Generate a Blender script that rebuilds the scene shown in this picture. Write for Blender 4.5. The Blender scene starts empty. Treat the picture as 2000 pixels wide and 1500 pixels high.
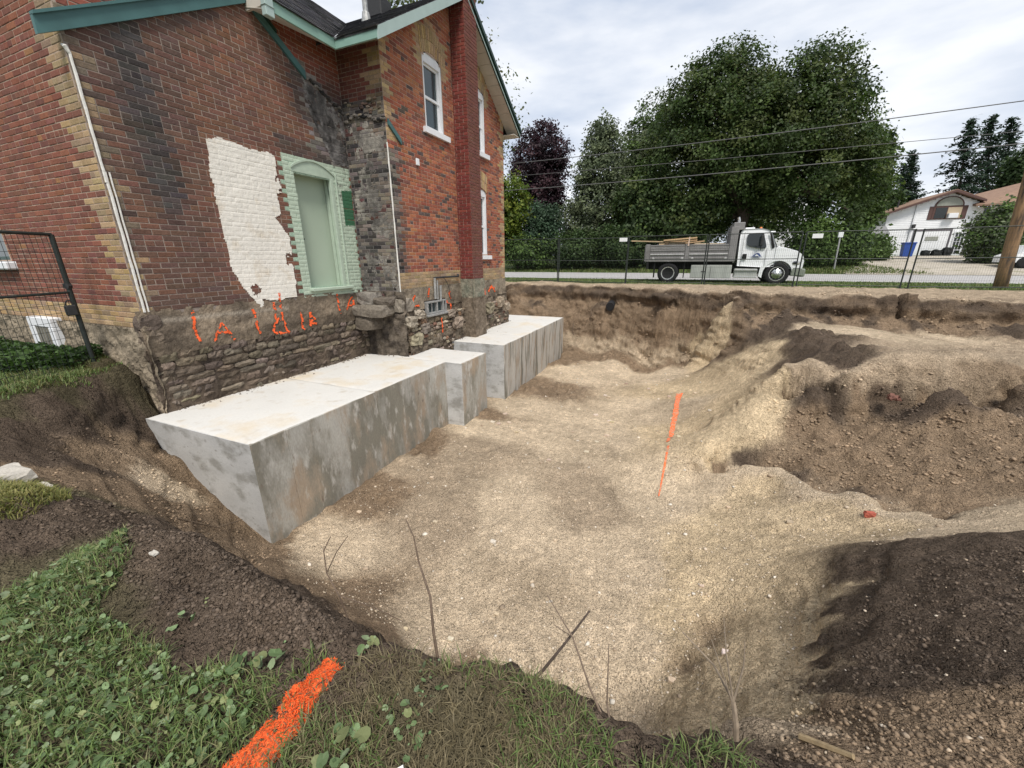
import bpy, math, random
import numpy as np
from mathutils import Vector, Matrix

# ---------------------------------------------------------------- camera, sky, sun, exposure
scene = bpy.context.scene
col = scene.collection
R = math.radians
cam_d = bpy.data.cameras.new('camera')
cam = bpy.data.objects.new('camera', cam_d)
col.objects.link(cam)
CAM = Vector((0, 0, 1.6))
PITCH, ROLL, YAW = R(17.6), R(-0.41), R(23.4)
def cam_axes():
    f = np.array([0, math.cos(PITCH), -math.sin(PITCH)])
    u = np.array([0, math.sin(PITCH), math.cos(PITCH)])
    r = np.array([1., 0, 0])
    c, s = math.cos(ROLL), math.sin(ROLL)
    m = np.array([c*r+s*u, -s*r+c*u, f])
    b = np.array([[math.cos(YAW), -math.sin(YAW), 0], [math.sin(YAW), math.cos(YAW), 0], [0, 0, 1]])
    return m @ b.T
AX = cam_axes()
rt, up, fw = AX
cam.matrix_world = Matrix(((rt[0], up[0], -fw[0], CAM.x), (rt[1], up[1], -fw[1], CAM.y), (rt[2], up[2], -fw[2], CAM.z), (0, 0, 0, 1)))
cam_d.sensor_width = 36
cam_d.lens = 36*771.5/2000
cam_d.clip_start = 0.05
cam_d.clip_end = 3000
scene.camera = cam

SUN_EL, SUN_AZ = R(57), R(146)          # azimuth measured from +Y towards +X
world = bpy.data.worlds.new('World')
scene.world = world
world.use_nodes = True
wn, wl = world.node_tree.nodes, world.node_tree.links
wn.clear()
w_out = wn.new('ShaderNodeOutputWorld')
w_bg = wn.new('ShaderNodeBackground')
w_bg.inputs['Strength'].default_value = 0.10
w_sky = wn.new('ShaderNodeTexSky')
w_sky.sky_type = 'NISHITA'
w_sky.sun_disc = False
w_sky.sun_elevation = SUN_EL
w_sky.sun_rotation = SUN_AZ
w_tc = wn.new('ShaderNodeTexCoord')
w_map = wn.new('ShaderNodeMapping')
w_map.inputs['Scale'].default_value = (1.0, 1.0, 3.2)
w_no = wn.new('ShaderNodeTexNoise')
w_no.inputs['Scale'].default_value = 2.3
w_no.inputs['Detail'].default_value = 6
w_no.inputs['Roughness'].default_value = 0.52
w_ramp = wn.new('ShaderNodeValToRGB')
w_ramp.color_ramp.elements[0].position = 0.39
w_ramp.color_ramp.elements[0].color = (3.8, 4.3, 5.2, 1)
w_ramp.color_ramp.elements[1].position = 0.60
w_ramp.color_ramp.elements[1].color = (6.6, 6.7, 6.9, 1)
w_mix = wn.new('ShaderNodeMix')
w_mix.data_type = 'RGBA'
w_mix.inputs['Factor'].default_value = 0.90
wl.new(w_tc.outputs['Generated'], w_map.inputs['Vector'])
wl.new(w_map.outputs['Vector'], w_no.inputs['Vector'])
wl.new(w_no.outputs['Fac'], w_ramp.inputs['Fac'])
wl.new(w_sky.outputs['Color'], w_mix.inputs['A'])
wl.new(w_ramp.outputs['Color'], w_mix.inputs['B'])
wl.new(w_mix.outputs['Result'], w_bg.inputs['Color'])
wl.new(w_bg.outputs['Background'], w_out.inputs['Surface'])

sun_d = bpy.data.lights.new('sun', 'SUN')
sun_d.energy = 2.4
sun_d.angle = R(16)
sun_d.color = (1.0, 0.95, 0.88)
sun = bpy.data.objects.new('sun', sun_d)
col.objects.link(sun)
sd = Vector((math.cos(SUN_EL)*math.sin(SUN_AZ), math.cos(SUN_EL)*math.cos(SUN_AZ), math.sin(SUN_EL)))
sun.rotation_euler = (-sd).to_track_quat('-Z', 'Y').to_euler()
sun.location = sd*60

scene.view_settings.view_transform = 'Standard'
scene.view_settings.look = 'None'
scene.view_settings.gamma = 1
scene.view_settings.exposure = 0.70
scene.view_settings.use_curve_mapping = False
scene.cycles.use_denoising = True
scene.cycles.max_bounces = 6
scene.cycles.diffuse_bounces = 3
scene.cycles.transparent_max_bounces = 8

# ---------------------------------------------------------------- helpers
rng = np.random.default_rng(11)
random.seed(5)

def hash2(ix, iy, seed):
    n = (ix.astype(np.int64)*374761393 + iy.astype(np.int64)*668265263 + seed*1274126177) & 0x7fffffff
    n = ((n ^ (n >> 13))*1274126177) & 0x7fffffff
    n = n ^ (n >> 16)
    return (n & 0xffff)/65535.0

def vnoise(x, y, seed=0):
    ix, iy = np.floor(x), np.floor(y)
    fx, fy = x-ix, y-iy
    fx = fx*fx*fx*(fx*(fx*6-15)+10)
    fy = fy*fy*fy*(fy*(fy*6-15)+10)
    a = hash2(ix, iy, seed); b = hash2(ix+1, iy, seed)
    c = hash2(ix, iy+1, seed); d = hash2(ix+1, iy+1, seed)
    return (a*(1-fx)+b*fx)*(1-fy)+(c*(1-fx)+d*fx)*fy

def fbm(x, y, octv=4, seed=0, gain=.5):
    x = np.asarray(x, float); y = np.asarray(y, float)
    s = np.zeros(np.broadcast(x, y).shape); a = 1.0; t = 0.0
    for o in range(octv):
        s = s + a*(vnoise(x+o*17.3, y-o*9.1, seed+o)-.5)
        t += a; a *= gain; x = x*2.03; y = y*2.03
    return s/t*2      # about -1..1

def clod(x, y, cell, seed, rmin=.25, rmax=.62):
    """heap of rounded lumps, one per cell"""
    X, Y = x/cell, y/cell
    ix, iy = np.floor(X), np.floor(Y)
    best = np.zeros(X.shape)
    for dx in (-1, 0, 1):
        for dy in (-1, 0, 1):
            cx, cy = ix+dx, iy+dy
            jx = cx+hash2(cx, cy, seed); jy = cy+hash2(cx, cy, seed+1)
            r = rmin+(rmax-rmin)*hash2(cx, cy, seed+2)**2
            an = hash2(cx, cy, seed+3)*6.28; sq = .6+.4*hash2(cx, cy, seed+4)
            u, v = X-jx, Y-jy
            a = (u*np.cos(an)+v*np.sin(an)); b = (-u*np.sin(an)+v*np.cos(an))/sq
            h = np.sqrt(np.maximum(0, 1-(a*a+b*b)/(r*r)))*r
            best = np.maximum(best, h)
    return best*cell

def inpoly(x, y, poly):
    x = np.asarray(x, float); y = np.asarray(y, float)
    r = np.zeros(np.broadcast(x, y).shape, bool)
    n = len(poly)
    for i in range(n):
        x1, y1 = poly[i]; x2, y2 = poly[(i+1) % n]
        if y1 == y2: continue
        c = ((y1 > y) != (y2 > y)) & (x < (x2-x1)*(y-y1)/(y2-y1)+x1)
        r ^= c
    return r

def srgb(r, g, b):
    f = lambda c: c/12.92 if c <= .04045 else ((c+.055)/1.055)**2.4
    return (f(r/255), f(g/255), f(b/255))

def link(ob, parent=None):
    col.objects.link(ob)
    if parent is not None:
        ob.parent = parent
        ob.matrix_parent_inverse = Matrix.Translation(-parent.location) if parent.type == 'EMPTY' else Matrix.Identity(4)
    return ob

def set_mesh(me, V, faces, cols=None, smooth=False):
    """V (n,3) array; faces list of arrays (m,k)."""
    V = np.asarray(V, np.float32)
    me.vertices.add(len(V))
    me.vertices.foreach_set('co', V.ravel())
    loops, starts, totals = [], [], []
    st = 0
    for F in faces:
        F = np.asarray(F, np.int32)
        if len(F) == 0: continue
        k = F.shape[1]
        loops.append(F.ravel())
        starts.append(st+np.arange(len(F))*k)
        totals.append(np.full(len(F), k))
        st += len(F)*k
    loops = np.concatenate(loops).astype(np.int32)
    starts = np.concatenate(starts).astype(np.int32)
    totals = np.concatenate(totals).astype(np.int32)
    me.loops.add(len(loops))
    me.loops.foreach_set('vertex_index', loops)
    me.polygons.add(len(starts))
    me.polygons.foreach_set('loop_start', starts)
    me.polygons.foreach_set('loop_total', totals)
    me.polygons.foreach_set('use_smooth', np.full(len(starts), smooth, bool))
    if cols is not None:
        C = np.ones((len(V), 4), np.float32); C[:, :3] = cols
        at = me.color_attributes.new('Col', 'FLOAT_COLOR', 'POINT')
        at.data.foreach_set('color', C.ravel())
    me.update(calc_edges=True)
    me.validate()

def np_obj(name, V, faces, mat, parent=None, cols=None, smooth=False):
    me = bpy.data.meshes.new(name)
    set_mesh(me, V, faces, cols, smooth)
    me.materials.append(mat)
    return link(bpy.data.objects.new(name, me), parent)

class MB:
    """collects shapes; build() links them as one mesh"""
    def __init__(s): s.v = []; s.f = []; s.c = []
    def add(s, vs, fs, c=None):
        o = len(s.v)
        s.v += [tuple(p) for p in vs]
        s.f += [tuple(i+o for i in q) for q in fs]
        s.c += [tuple(c) if c is not None else (.5, .5, .5)]*len(vs)
        return s
    def hexa(s, p, c=None):     # 4 bottom then 4 top
        return s.add(p, [(3, 2, 1, 0), (4, 5, 6, 7), (0, 1, 5, 4), (1, 2, 6, 5), (2, 3, 7, 6), (3, 0, 4, 7)], c)
    def box(s, lo, hi, c=None):
        x0, y0, z0 = lo; x1, y1, z1 = hi
        return s.hexa([(x0, y0, z0), (x1, y0, z0), (x1, y1, z0), (x0, y1, z0), (x0, y0, z1), (x1, y0, z1), (x1, y1, z1), (x0, y1, z1)], c)
    def bbox(s, lo, hi, b=.01, c=None):     # box with chamfered edges
        lo = np.array(lo, float); hi = np.array(hi, float)
        b = min(b, *( (hi-lo)*.45))
        vs = []
        idx = {}
        for sx in (0, 1):
            for sy in (0, 1):
                for sz in (0, 1):
                    cor = np.array([(lo, hi)[sx][0], (lo, hi)[sy][1], (lo, hi)[sz][2]])
                    d = np.array([1-2*sx, 1-2*sy, 1-2*sz])*b
                    for k in range(3):
                        p = cor+d; p[k] = cor[k]
                        idx[(sx, sy, sz, k)] = len(vs); vs.append(tuple(p))
        fs = []
        for k in range(3):
            a, e = [(1, 2), (2, 0), (0, 1)][k]
            for t in (0, 1):
                q = []
                for (i, j) in ((0, 0), (1, 0), (1, 1), (0, 1)):
                    key = [0, 0, 0]; key[k] = t; key[a] = i; key[e] = j
                    q.append(idx[(*key, k)])
                fs.append(tuple(q if t else q[::-1]))
        for k in range(3):
            a, e = [(1, 2), (2, 0), (0, 1)][k]
            for i in (0, 1):
                for j in (0, 1):
                    k0 = [0, 0, 0]; k0[a] = i; k0[e] = j
                    k1 = list(k0); k1[k] = 1
                    q = [idx[(*k0, a)], idx[(*k1, a)], idx[(*k1, e)], idx[(*k0, e)]]
                    fs.append(tuple(q if (i == j) else q[::-1]))
        for sx in (0, 1):
            for sy in (0, 1):
                for sz in (0, 1):
                    q = [idx[(sx, sy, sz, k)] for k in range(3)]
                    fs.append(tuple(q if (sx+sy+sz) % 2 == 1 else q[::-1]))
        return s.add(vs, fs, c)
    def tube(s, pts, r, n=8, c=None, cap=True):
        pts = [Vector(p) for p in pts]
        rs = r if isinstance(r, (list, tuple)) else [r]*len(pts)
        vs = []; fs = []
        ref = None
        for i, p in enumerate(pts):
            t = (pts[min(i+1, len(pts)-1)]-pts[max(i-1, 0)])
            if t.length < 1e-9: t = Vector((0, 0, 1))
            t.normalize()
            if ref is None:
                ref = Vector((0, 0, 1)) if abs(t.z) < .9 else Vector((1, 0, 0))
            a = t.cross(ref); a.normalize(); b = a.cross(t)
            ref = b if abs(t.dot(b)) < .9 else ref
            for k in range(n):
                an = 2*math.pi*k/n
                vs.append(p+(a*math.cos(an)+b*math.sin(an))*rs[i])
        for i in range(len(pts)-1):
            for k in range(n):
                k2 = (k+1) % n
                fs.append((i*n+k, i*n+k2, (i+1)*n+k2, (i+1)*n+k))
        if cap:
            fs.append(tuple(range(n))[::-1])
            fs.append(tuple(range((len(pts)-1)*n, len(pts)*n)))
        return s.add(vs, fs, c)
    def prism(s, poly, fn, t0, t1, c=None):
        """poly in 2D, fn(a,b,t)->xyz"""
        n = len(poly)
        vs = [fn(a, b, t0) for a, b in poly]+[fn(a, b, t1) for a, b in poly]
        fs = [tuple(range(n))[::-1], tuple(range(n, 2*n))]
        for i in range(n):
            j = (i+1) % n
            fs.append((i, j, n+j, n+i))
        return s.add(vs, fs, c)
    def lathe(s, prof, fn, n=24, c=None):
        """prof list of (r, t); fn(a,b,t)->xyz with a,b radial"""
        vs = []; fs = []
        for r, t in prof:
            for k in range(n):
                an = 2*math.pi*k/n
                vs.append(fn(r*math.cos(an), r*math.sin(an), t))
        for i in range(len(prof)-1):
            for k in range(n):
                k2 = (k+1) % n
                fs.append((i*n+k, i*n+k2, (i+1)*n+k2, (i+1)*n+k))
        fs.append(tuple(range(n))[::-1]); fs.append(tuple(range((len(prof)-1)*n, len(prof)*n)))
        return s.add(vs, fs, c)
    def build(s, name, mat, parent=None, smooth=False):
        me = bpy.data.meshes.new(name)
        me.from_pydata(s.v, [], s.f)
        C = np.ones((len(s.v), 4), np.float32); C[:, :3] = np.array(s.c, np.float32).reshape(-1, 3)
        at = me.color_attributes.new('Col', 'FLOAT_COLOR', 'POINT')
        at.data.foreach_set('color', C.ravel())
        me.materials.append(mat)
        if smooth:
            me.polygons.foreach_set('use_smooth', np.ones(len(me.polygons), bool))
        me.update()
        return link(bpy.data.objects.new(name, me), parent)

def empty(name, loc):
    e = bpy.data.objects.new(name, None)
    e.location = loc
    e.empty_display_size = .2
    col.objects.link(e)
    return e

def tag(o, label=None, cat=None, group=None, kind=None):
    if label: o['label'] = label
    if cat: o['category'] = cat
    if group: o['group'] = group
    if kind: o['kind'] = kind
    return o

def copy_tree(o, parent=None):
    c = o.copy()
    col.objects.link(c)
    if parent is not None:
        c.parent = parent
    for ch in list(o.children):
        copy_tree(ch, c)
    return c

def material(name, base=(.5, .5, .5), rough=.85, attr=False, var=None, bump=None, metal=0, spec=.3, var2=None, stretch=None, vor=None):
    """var=(scale, amount): brightness noise;  var2=(scale, colour, low, high): blotches of another colour;  bump=(scale, strength, dist)"""
    m = bpy.data.materials.new(name)
    m.use_nodes = True
    nt = m.node_tree; N = nt.nodes; L = nt.links
    bs = N['Principled BSDF']
    bs.inputs['Roughness'].default_value = rough
    bs.inputs['Metallic'].default_value = metal
    bs.inputs['Specular IOR Level'].default_value = spec
    bs.inputs['Base Color'].default_value = (*base, 1)
    geo = N.new('ShaderNodeNewGeometry')
    vec = geo.outputs['Position']
    if stretch:
        mp = N.new('ShaderNodeMapping'); mp.inputs['Scale'].default_value = stretch
        L.new(vec, mp.inputs['Vector']); vec = mp.outputs['Vector']
    src = None
    if attr:
        at = N.new('ShaderNodeAttribute'); at.attribute_name = 'Col'
        src = at.outputs['Color']
    def rgbmix(a, b, fac=None, blend='MIX'):
        mx = N.new('ShaderNodeMix'); mx.data_type = 'RGBA'; mx.blend_type = blend
        for sock, val in (('A', a), ('B', b)):
            if isinstance(val, tuple): mx.inputs[sock].default_value = (*val[:3], 1)
            else: L.new(val, mx.inputs[sock])
        if isinstance(fac, (int, float)): mx.inputs['Factor'].default_value = fac
        else: L.new(fac, mx.inputs['Factor'])
        return mx.outputs['Result']
    cur = src if src is not None else tuple(base)
    if var2:
        for (sc, colr, lo, hi) in (var2 if isinstance(var2, list) else [var2]):
            no = N.new('ShaderNodeTexNoise'); no.inputs['Scale'].default_value = sc; no.inputs['Detail'].default_value = 5
            no.inputs['Roughness'].default_value = .6
            L.new(vec, no.inputs['Vector'])
            mr = N.new('ShaderNodeMapRange'); mr.inputs['From Min'].default_value = lo; mr.inputs['From Max'].default_value = hi
            L.new(no.outputs['Fac'], mr.inputs['Value'])
            cur = rgbmix(cur, tuple(colr), mr.outputs['Result'])
    if var:
        for (sc, am) in (var if isinstance(var, list) else [var]):
            no = N.new('ShaderNodeTexNoise'); no.inputs['Scale'].default_value = sc; no.inputs['Detail'].default_value = 2
            L.new(vec, no.inputs['Vector'])
            mr = N.new('ShaderNodeMapRange'); mr.inputs['From Min'].default_value = .25; mr.inputs['From Max'].default_value = .75
            mr.inputs['To Min'].default_value = 1-am; mr.inputs['To Max'].default_value = 1+am
            L.new(no.outputs['Fac'], mr.inputs['Value'])
            cb = N.new('ShaderNodeCombineColor')
            for k in range(3): L.new(mr.outputs['Result'], cb.inputs[k])
            cur = rgbmix(cur, cb.outputs['Color'], 1.0, 'MULTIPLY')
    if not isinstance(cur, tuple): L.new(cur, bs.inputs['Base Color'])
    if bump:
        prev = None
        for (sc, st, di) in (vor or []):
            no = N.new('ShaderNodeTexVoronoi'); no.inputs['Scale'].default_value = sc; no.feature = 'F1'
            wv = N.new('ShaderNodeTexNoise'); wv.inputs['Scale'].default_value = sc*.6; wv.inputs['Detail'].default_value = 3
            L.new(vec, wv.inputs['Vector'])
            ad = N.new('ShaderNodeVectorMath'); ad.operation = 'MULTIPLY_ADD'; ad.inputs[1].default_value = (.9/sc,)*3
            L.new(wv.outputs['Color'], ad.inputs[0]); L.new(vec, ad.inputs[2]); L.new(ad.outputs[0], no.inputs['Vector'])
            bp = N.new('ShaderNodeBump'); bp.invert = True; bp.inputs['Strength'].default_value = st; bp.inputs['Distance'].default_value = di
            L.new(no.outputs['Distance'], bp.inputs['Height'])
            if prev is not None: L.new(prev, bp.inputs['Normal'])
            prev = bp.outputs['Normal']
        for (sc, st, di) in (bump if isinstance(bump, list) else [bump]):
            no = N.new('ShaderNodeTexNoise'); no.inputs['Scale'].default_value = sc; no.inputs['Detail'].default_value = 3
            L.new(vec, no.inputs['Vector'])
            bp = N.new('ShaderNodeBump'); bp.inputs['Strength'].default_value = st; bp.inputs['Distance'].default_value = di
            L.new(no.outputs['Fac'], bp.inputs['Height'])
            if prev is not None: L.new(prev, bp.inputs['Normal'])
            prev = bp.outputs['Normal']
        L.new(prev, bs.inputs['Normal'])
    return m

def glass_material(name, base=(.02, .03, .035), rough=.06):
    m = material(name, base, rough, spec=.6)
    return m

def leaf_material(name, trans=.3):
    m = bpy.data.materials.new(name); m.use_nodes = True
    nt = m.node_tree; N = nt.nodes; L = nt.links
    bs = N['Principled BSDF']; bs.inputs['Roughness'].default_value = .55; bs.inputs['Specular IOR Level'].default_value = .25
    at = N.new('ShaderNodeAttribute'); at.attribute_name = 'Col'
    L.new(at.outputs['Color'], bs.inputs['Base Color'])
    tr = N.new('ShaderNodeBsdfTranslucent')
    hs = N.new('ShaderNodeHueSaturation'); hs.inputs['Saturation'].default_value = 1.1; hs.inputs['Value'].default_value = 1.3
    L.new(at.outputs['Color'], hs.inputs['Color']); L.new(hs.outputs['Color'], tr.inputs['Color'])
    mx = N.new('ShaderNodeMixShader'); mx.inputs['Fac'].default_value = trans
    L.new(bs.outputs['BSDF'], mx.inputs[1]); L.new(tr.outputs['BSDF'], mx.inputs[2])
    L.new(mx.outputs['Shader'], N['Material Output'].inputs['Surface'])
    return m

MAT = {}
MAT['soil'] = material('soil', attr=True, rough=.95, spec=.12, var=[(60, .27), (9, .15), (170, .24)], bump=[(24, .9, .06), (110, 1.0, .02)], vor=[(42, .8, .028)])
MAT['leaf'] = leaf_material('leaf', .28)
MAT['grass'] = leaf_material('grass', .25)
MAT['bark'] = material('bark', (.06, .045, .035), .95, var=(14, .4), bump=(30, .8, .03), stretch=(1, 1, .25))
MAT['pebble'] = material('pebble', attr=True, rough=.85, var=(90, .18), bump=(120, .3, .004))

# ---------------------------------------------------------------- the ground: lawn, excavation, street side
# surveyed heights by soil type: L lawn soil, T dark topsoil, B brown subsoil, P pale gravelly floor, S sand, D driven dirt
CTRL = [
('L', [(-1.73, 0.11, 0.15), (-2.22, 0.24, 0.15), (-2.78, 0.4, 0.15), (-2.74, 0.65, 0.15), (-1.81, 0.53, 0.15), (-1.06, 0.41, 0.15), (-2, 0.45, 0.15), (-0.79, 0.58, 0.15), (-0.42, 0.74, 0.15), (-0.09, 0.95, 0.1), (-4.23, 0.81, 0.15), (-1.79, 0.23, 0.15), (-1.47, 0.37, 0.15), (-6.24, 1.38, 0.18), (-6.58, 1.99, 0.2), (-6.84, 2.68, 0.2), (-8.3, 1.95, 0.18), (-7.91, 2.31, 0.2), (-3, -1, 0.15), (0, -1, 0.15), (3, -1, 0.15), (-6, -1, 0.16), (-9, -1, 0.16), (-9, 2, 0.18), (-9, 1, 0.18), (6, -1, 0.2), (10, -1, 0.2), (-0.4, 0.3, 0.15), (-12, 2.9, 0.15), (-9, 3.2, 0.2), (-6, 0.3, 0.16), (-7.4, 2.75, 0.22)]),
('T', [(-1.03, 0.73, 0.14), (-0.93, 0.83, 0.1), (-0.75, 0.88, 0.1), (-0.53, 0.96, 0.1), (-0.24, 1, 0.1), (0.01, 0.9, 0.08), (-1.41, 0.81, 0.14), (-1.97, 0.82, 0.17), (-2.63, 0.82, 0.17), (-3.56, 0.84, 0.16), (-1.76, 0.6, 0.15), (-1.5, 0.64, 0.15), (-3.11, 0.6, 0.15), (-5.89, 1.24, 0.02), (-5.97, 1.44, -0.08), (-6.17, 1.79, -0.02), (-6.54, 2.22, -0.1), (-7.01, 2.69, -0.1), (-6.97, 2.74, -0.42), (-5.33, 1.4, -0.22), (1.36, 2.87, -0.52), (1.14, 2.34, -0.42), (1.11, 2.02, -0.26), (1.24, 2.67, -0.5), (1.5, 2.89, -0.4), (1.01, 2.09, -0.36), (1.56, 2.84, -0.33), (1.2, 1.91, -0.12), (0.11, 1.02, 0.05), (0.2, 1.06, 0.05), (0.3, 1.1, 0.05), (0.11, 0.92, 0.1), (0.25, 0.99, 0.1), (0.41, 1.07, 0.08), (0.97, 1.85, -0.25), (1.15, 2.6, -0.55), (1.42, 3.31, -0.75), (1.37, 2.4, -0.25), (1.49, 2.3, -0.1), (1.27, 1.86, -0.02), (1.37, 1.82, 0.08), (1.86, 2.69, -0.05), (1.87, 3.27, -0.35), (1.61, 3.35, -0.55), (2.18, 3.25, -0.15), (2.16, 7.55, -0.45), (2.83, 7.67, -0.32), (3.61, 7.4, -0.3), (4.65, 7.91, -0.25), (1.83, 8.18, -0.3), (3.36, 7.36, -0.48), (2.3, 10.64, -0.1), (2.45, 9.02, -0.15), (2.44, 10.18, -0.12), (2.57, 8.26, -0.2), (2.17, 8.08, -0.24), (2.59, 12.68, 0.05), (5.09, 13.41, 0.05), (1.7, 12.08, -0.05), (1.85, 12.01, -0.3), (3.4, 13.42, 0.3), (5.18, 13.81, 0.3), (6.72, 13.89, 0.3), (6.51, 13.14, -0.25), (6.84, 12.86, 0), (-5.37, 15.04, -0.25), (-2.75, 15.07, -0.15), (-0.74, 14.54, -0.1), (-6.5, 2.6, -0.72), (-1, 1, -0.25), (-0.8, 1.15, -0.6), (-0.3, 1.2, -0.5), (-1.9, 1.35, -0.6), (-2.4, 1.5, -0.75), (-1.5, 1.35, -0.8), (-3, 1.35, -0.5), (0.15, 1.22, -0.5)]),
('B', [(-5.72, 1.79, -0.5), (-6.18, 2.33, -0.72), (-4.87, 1.66, -0.6), (-4.62, 1.98, -1.05), (-4.46, 2.05, -1.25), (-3.95, 1.99, -1.3), (-2.98, 1.78, -1.2), (-4.58, 1.24, -0.18), (-3.08, 2.23, -1.72), (-4.2, 2.37, -1.72), (0.74, 1.28, 0.02), (1.14, 1.39, 0.1), (0.95, 1.46, 0), (1.11, 1.55, 0.03), (0.8, 1.6, -0.2), (1.16, 7.21, -1.3), (2.17, 7.13, -1), (2.59, 6.4, -1.08), (2.91, 5.91, -0.98), (3.47, 6.82, -0.72), (3.65, 5.75, -0.72), (4.09, 6.68, -0.55), (1.88, 6.26, -1.2), (2.43, 5.84, -1.16), (2.98, 5.52, -0.98), (2.81, 7.24, -0.85), (1.51, 12.55, -0.85), (-3.66, 13.96, -1.75), (-2.08, 13.9, -1.6), (-0.06, 13.95, -1.7), (-3.22, 14.77, -0.9), (-1.38, 14.84, -0.8), (-0.19, 14.65, -0.7), (-2.19, 14.43, -1.25), (-6, 2.6, -0.95), (-5.6, 2.6, -1.26), (-5, 2.6, -1.6), (-4.45, 2.6, -1.8), (-5.5, 4, -1.85), (-5.5, 6, -1.85), (-5.5, 9, -1.85), (-5.5, 12, -1.85), (-6.5, 4, -1.5), (-6.5, 7, -1.5), (-6.5, 10, -1.5), (-6.5, 13, -1.5), (-4.2, 4, -1.82), (-4.2, 5.5, -1.82), (-3.8, 7.5, -1.8), (-3.9, 10, -1.83), (-3.8, 12.5, -1.83), (-3.6, 14.2, -1.7), (-6.5, 14.4, -0.9), (-0.9, 1.5, -1.3), (-0.2, 1.6, -1.35), (-1.5, 1.9, -1.7), (-2.2, 1.9, -1.4), (0.1, 1.5, -1.2), (-0.1, 2, -1.75)]),
('P', [(-5.44, 2.18, -0.98), (-4.04, 2.78, -1.8), (-3.51, 2.62, -1.8), (-1.88, 2.24, -1.8), (-1.24, 2.82, -1.8), (-1.9, 4.36, -1.8), (-1.47, 7.28, -1.8), (-1.51, 3.46, -1.8), (-0.86, 2.51, -1.8), (-0.21, 2.69, -1.8), (-3.39, 12.04, -1.82), (-1.93, 13.1, -1.8), (-3.49, 8.05, -1.82), (-3.62, 6.96, -1.8), (-0.32, 12.98, -1.78), (-0.09, 5.68, -1.8), (-0.02, 9.35, -1.78), (-0.14, 4.06, -1.82), (0.03, 2.18, -1.78), (0.54, 6.17, -1.62), (2.07, 5.45, -1.2), (2.55, 4.98, -0.98), (2.91, 4.98, -0.85), (3.28, 5.03, -0.75), (3.3, 11.83, -0.05), (4.13, 11.94, -0.08), (5.68, 12.53, -0.2), (2.3, 4, -0.6), (3.2, 4.6, -0.6), (4.5, 5, -0.4)]),
('S', [(0.6, 3.35, -1.55), (0.4, 4.12, -1.68), (0.92, 4.56, -1.5), (1.32, 5.62, -1.42), (1.68, 4.88, -1.22), (1.95, 4.43, -1.02), (1.13, 3.41, -1.1), (0.74, 2.47, -1.05), (0.32, 2.16, -1.35), (0.46, 2.52, -1.35), (1.01, 2.61, -0.8), (0.49, 1.74, -0.7), (0.27, 1.92, -1.1), (0.66, 1.81, -0.55), (0.85, 2.17, -0.7), (1.18, 3.1, -0.95), (1.55, 7.7, -0.95), (1.7, 8.16, -0.5), (1.61, 10.24, -0.85), (1.03, 8.59, -1.35), (0.97, 10.89, -1.35), (1.87, 10.5, -0.4), (0.93, 12.98, -1.3), (0.41, 10.74, -1.65), (0.41, 7.83, -1.7), (1.16, 13.5, 0.25), (0.79, 13.38, -0.6), (0.45, 13.75, -1.35)]),
('D', [(-4.16, 5.02, -1.8), (-3.52, 5.71, -1.8), (-2.79, 3.91, -1.83), (-0.98, 5.12, -1.87), (0.34, 1.42, -0.35), (0.66, 1.43, -0.15), (3.69, 9.3, -0.2), (4.82, 8.84, -0.18), (2.51, 7.75, -0.25), (3.79, 7.86, -0.22), (1.41, 13.54, 0.42), (3.45, 13.76, 0.45), (5.2, 13.96, 0.46), (7.16, 13.73, 0.46), (7.44, 13.52, 0.3), (-6.49, 15.06, 0.44), (-4.65, 16.11, 0.45), (-2.47, 15.38, 0.45), (-0.62, 14.34, 0.45), (0.61, 14.15, 0.45), (8.56, 15.75, 0.5), (1.3, 0.2, 0.15), (2.5, 0.6, 0.18), (5, 2, 0.2), (10, 3, 0.2), (-7.2, 15.6, 0.4), (-9, 14, 0.45), (-9, 16.5, 0.5), (6.5, 6, -0.2), (9, 6, 0.1), (9, 9, 0.1), (6, 8.5, -0.2), (7, 11, -0.15), (9, 12, 0.3), (9, 14, 0.5), (-8, 17.2, 0.5), (-8, 18.2, 0.5), (-4, 17.2, 0.5), (-4, 18.2, 0.5), (-1, 17.2, 0.5), (-1, 18.2, 0.5), (2, 17.2, 0.5), (2, 18.2, 0.5), (5, 17.2, 0.5), (5, 18.2, 0.5), (8, 17.2, 0.5), (8, 18.2, 0.5), (11, 17.2, 0.5), (11, 18.2, 0.5)]),
]
cp, ct = [], []
for t, l in CTRL:
    for p in l:
        cp.append(p); ct.append('LTBPSD'.index(t))
def breakline(pts, t, step=.42):
    for a, b in zip(pts[:-1], pts[1:]):
        n = max(1, int(math.hypot(b[0]-a[0], b[1]-a[1])/step))
        for k in range(n):
            f = k/n
            cp.append(tuple(a[i]*(1-f)+b[i]*f for i in range(3))); ct.append('LTBPSD'.index(t[len(ct) % len(t)]))
lip = [(-6.9, 15.4, .45), (-4.65, 16.15, .45), (-2.5, 15.6, .45), (-.6, 14.7, .45), (.6, 14.3, .45), (1.3, 13.75, .45), (3.2, 13.55, .46), (4.75, 13.5, .47), (6.5, 13.25, .47), (7.6, 13.7, .47)]
breakline([(x, y+.35, z+.02) for x, y, z in lip], 'D', .8)
breakline(lip, 'D', .2); breakline([(x, y-.15, z-.30) for x, y, z in lip], 'TBTBB', .2)
breakline([(-6.3, 14.4, -1.0), (-4.6, 14.7, -1.7), (-3, 14.45, -1.65), (-2, 14.25, -1.6), (-.6, 13.8, -1.7), (.2, 13.7, -1.65), (.75, 13.35, -1.1)], 'B', .35)
breakline([(1.7, 13.05, -.12), (2.6, 13.15, .0), (3.5, 13.1, -.02), (5, 13.0, -.06), (6.3, 12.8, -.2)], 'BTB', .3)
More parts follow.
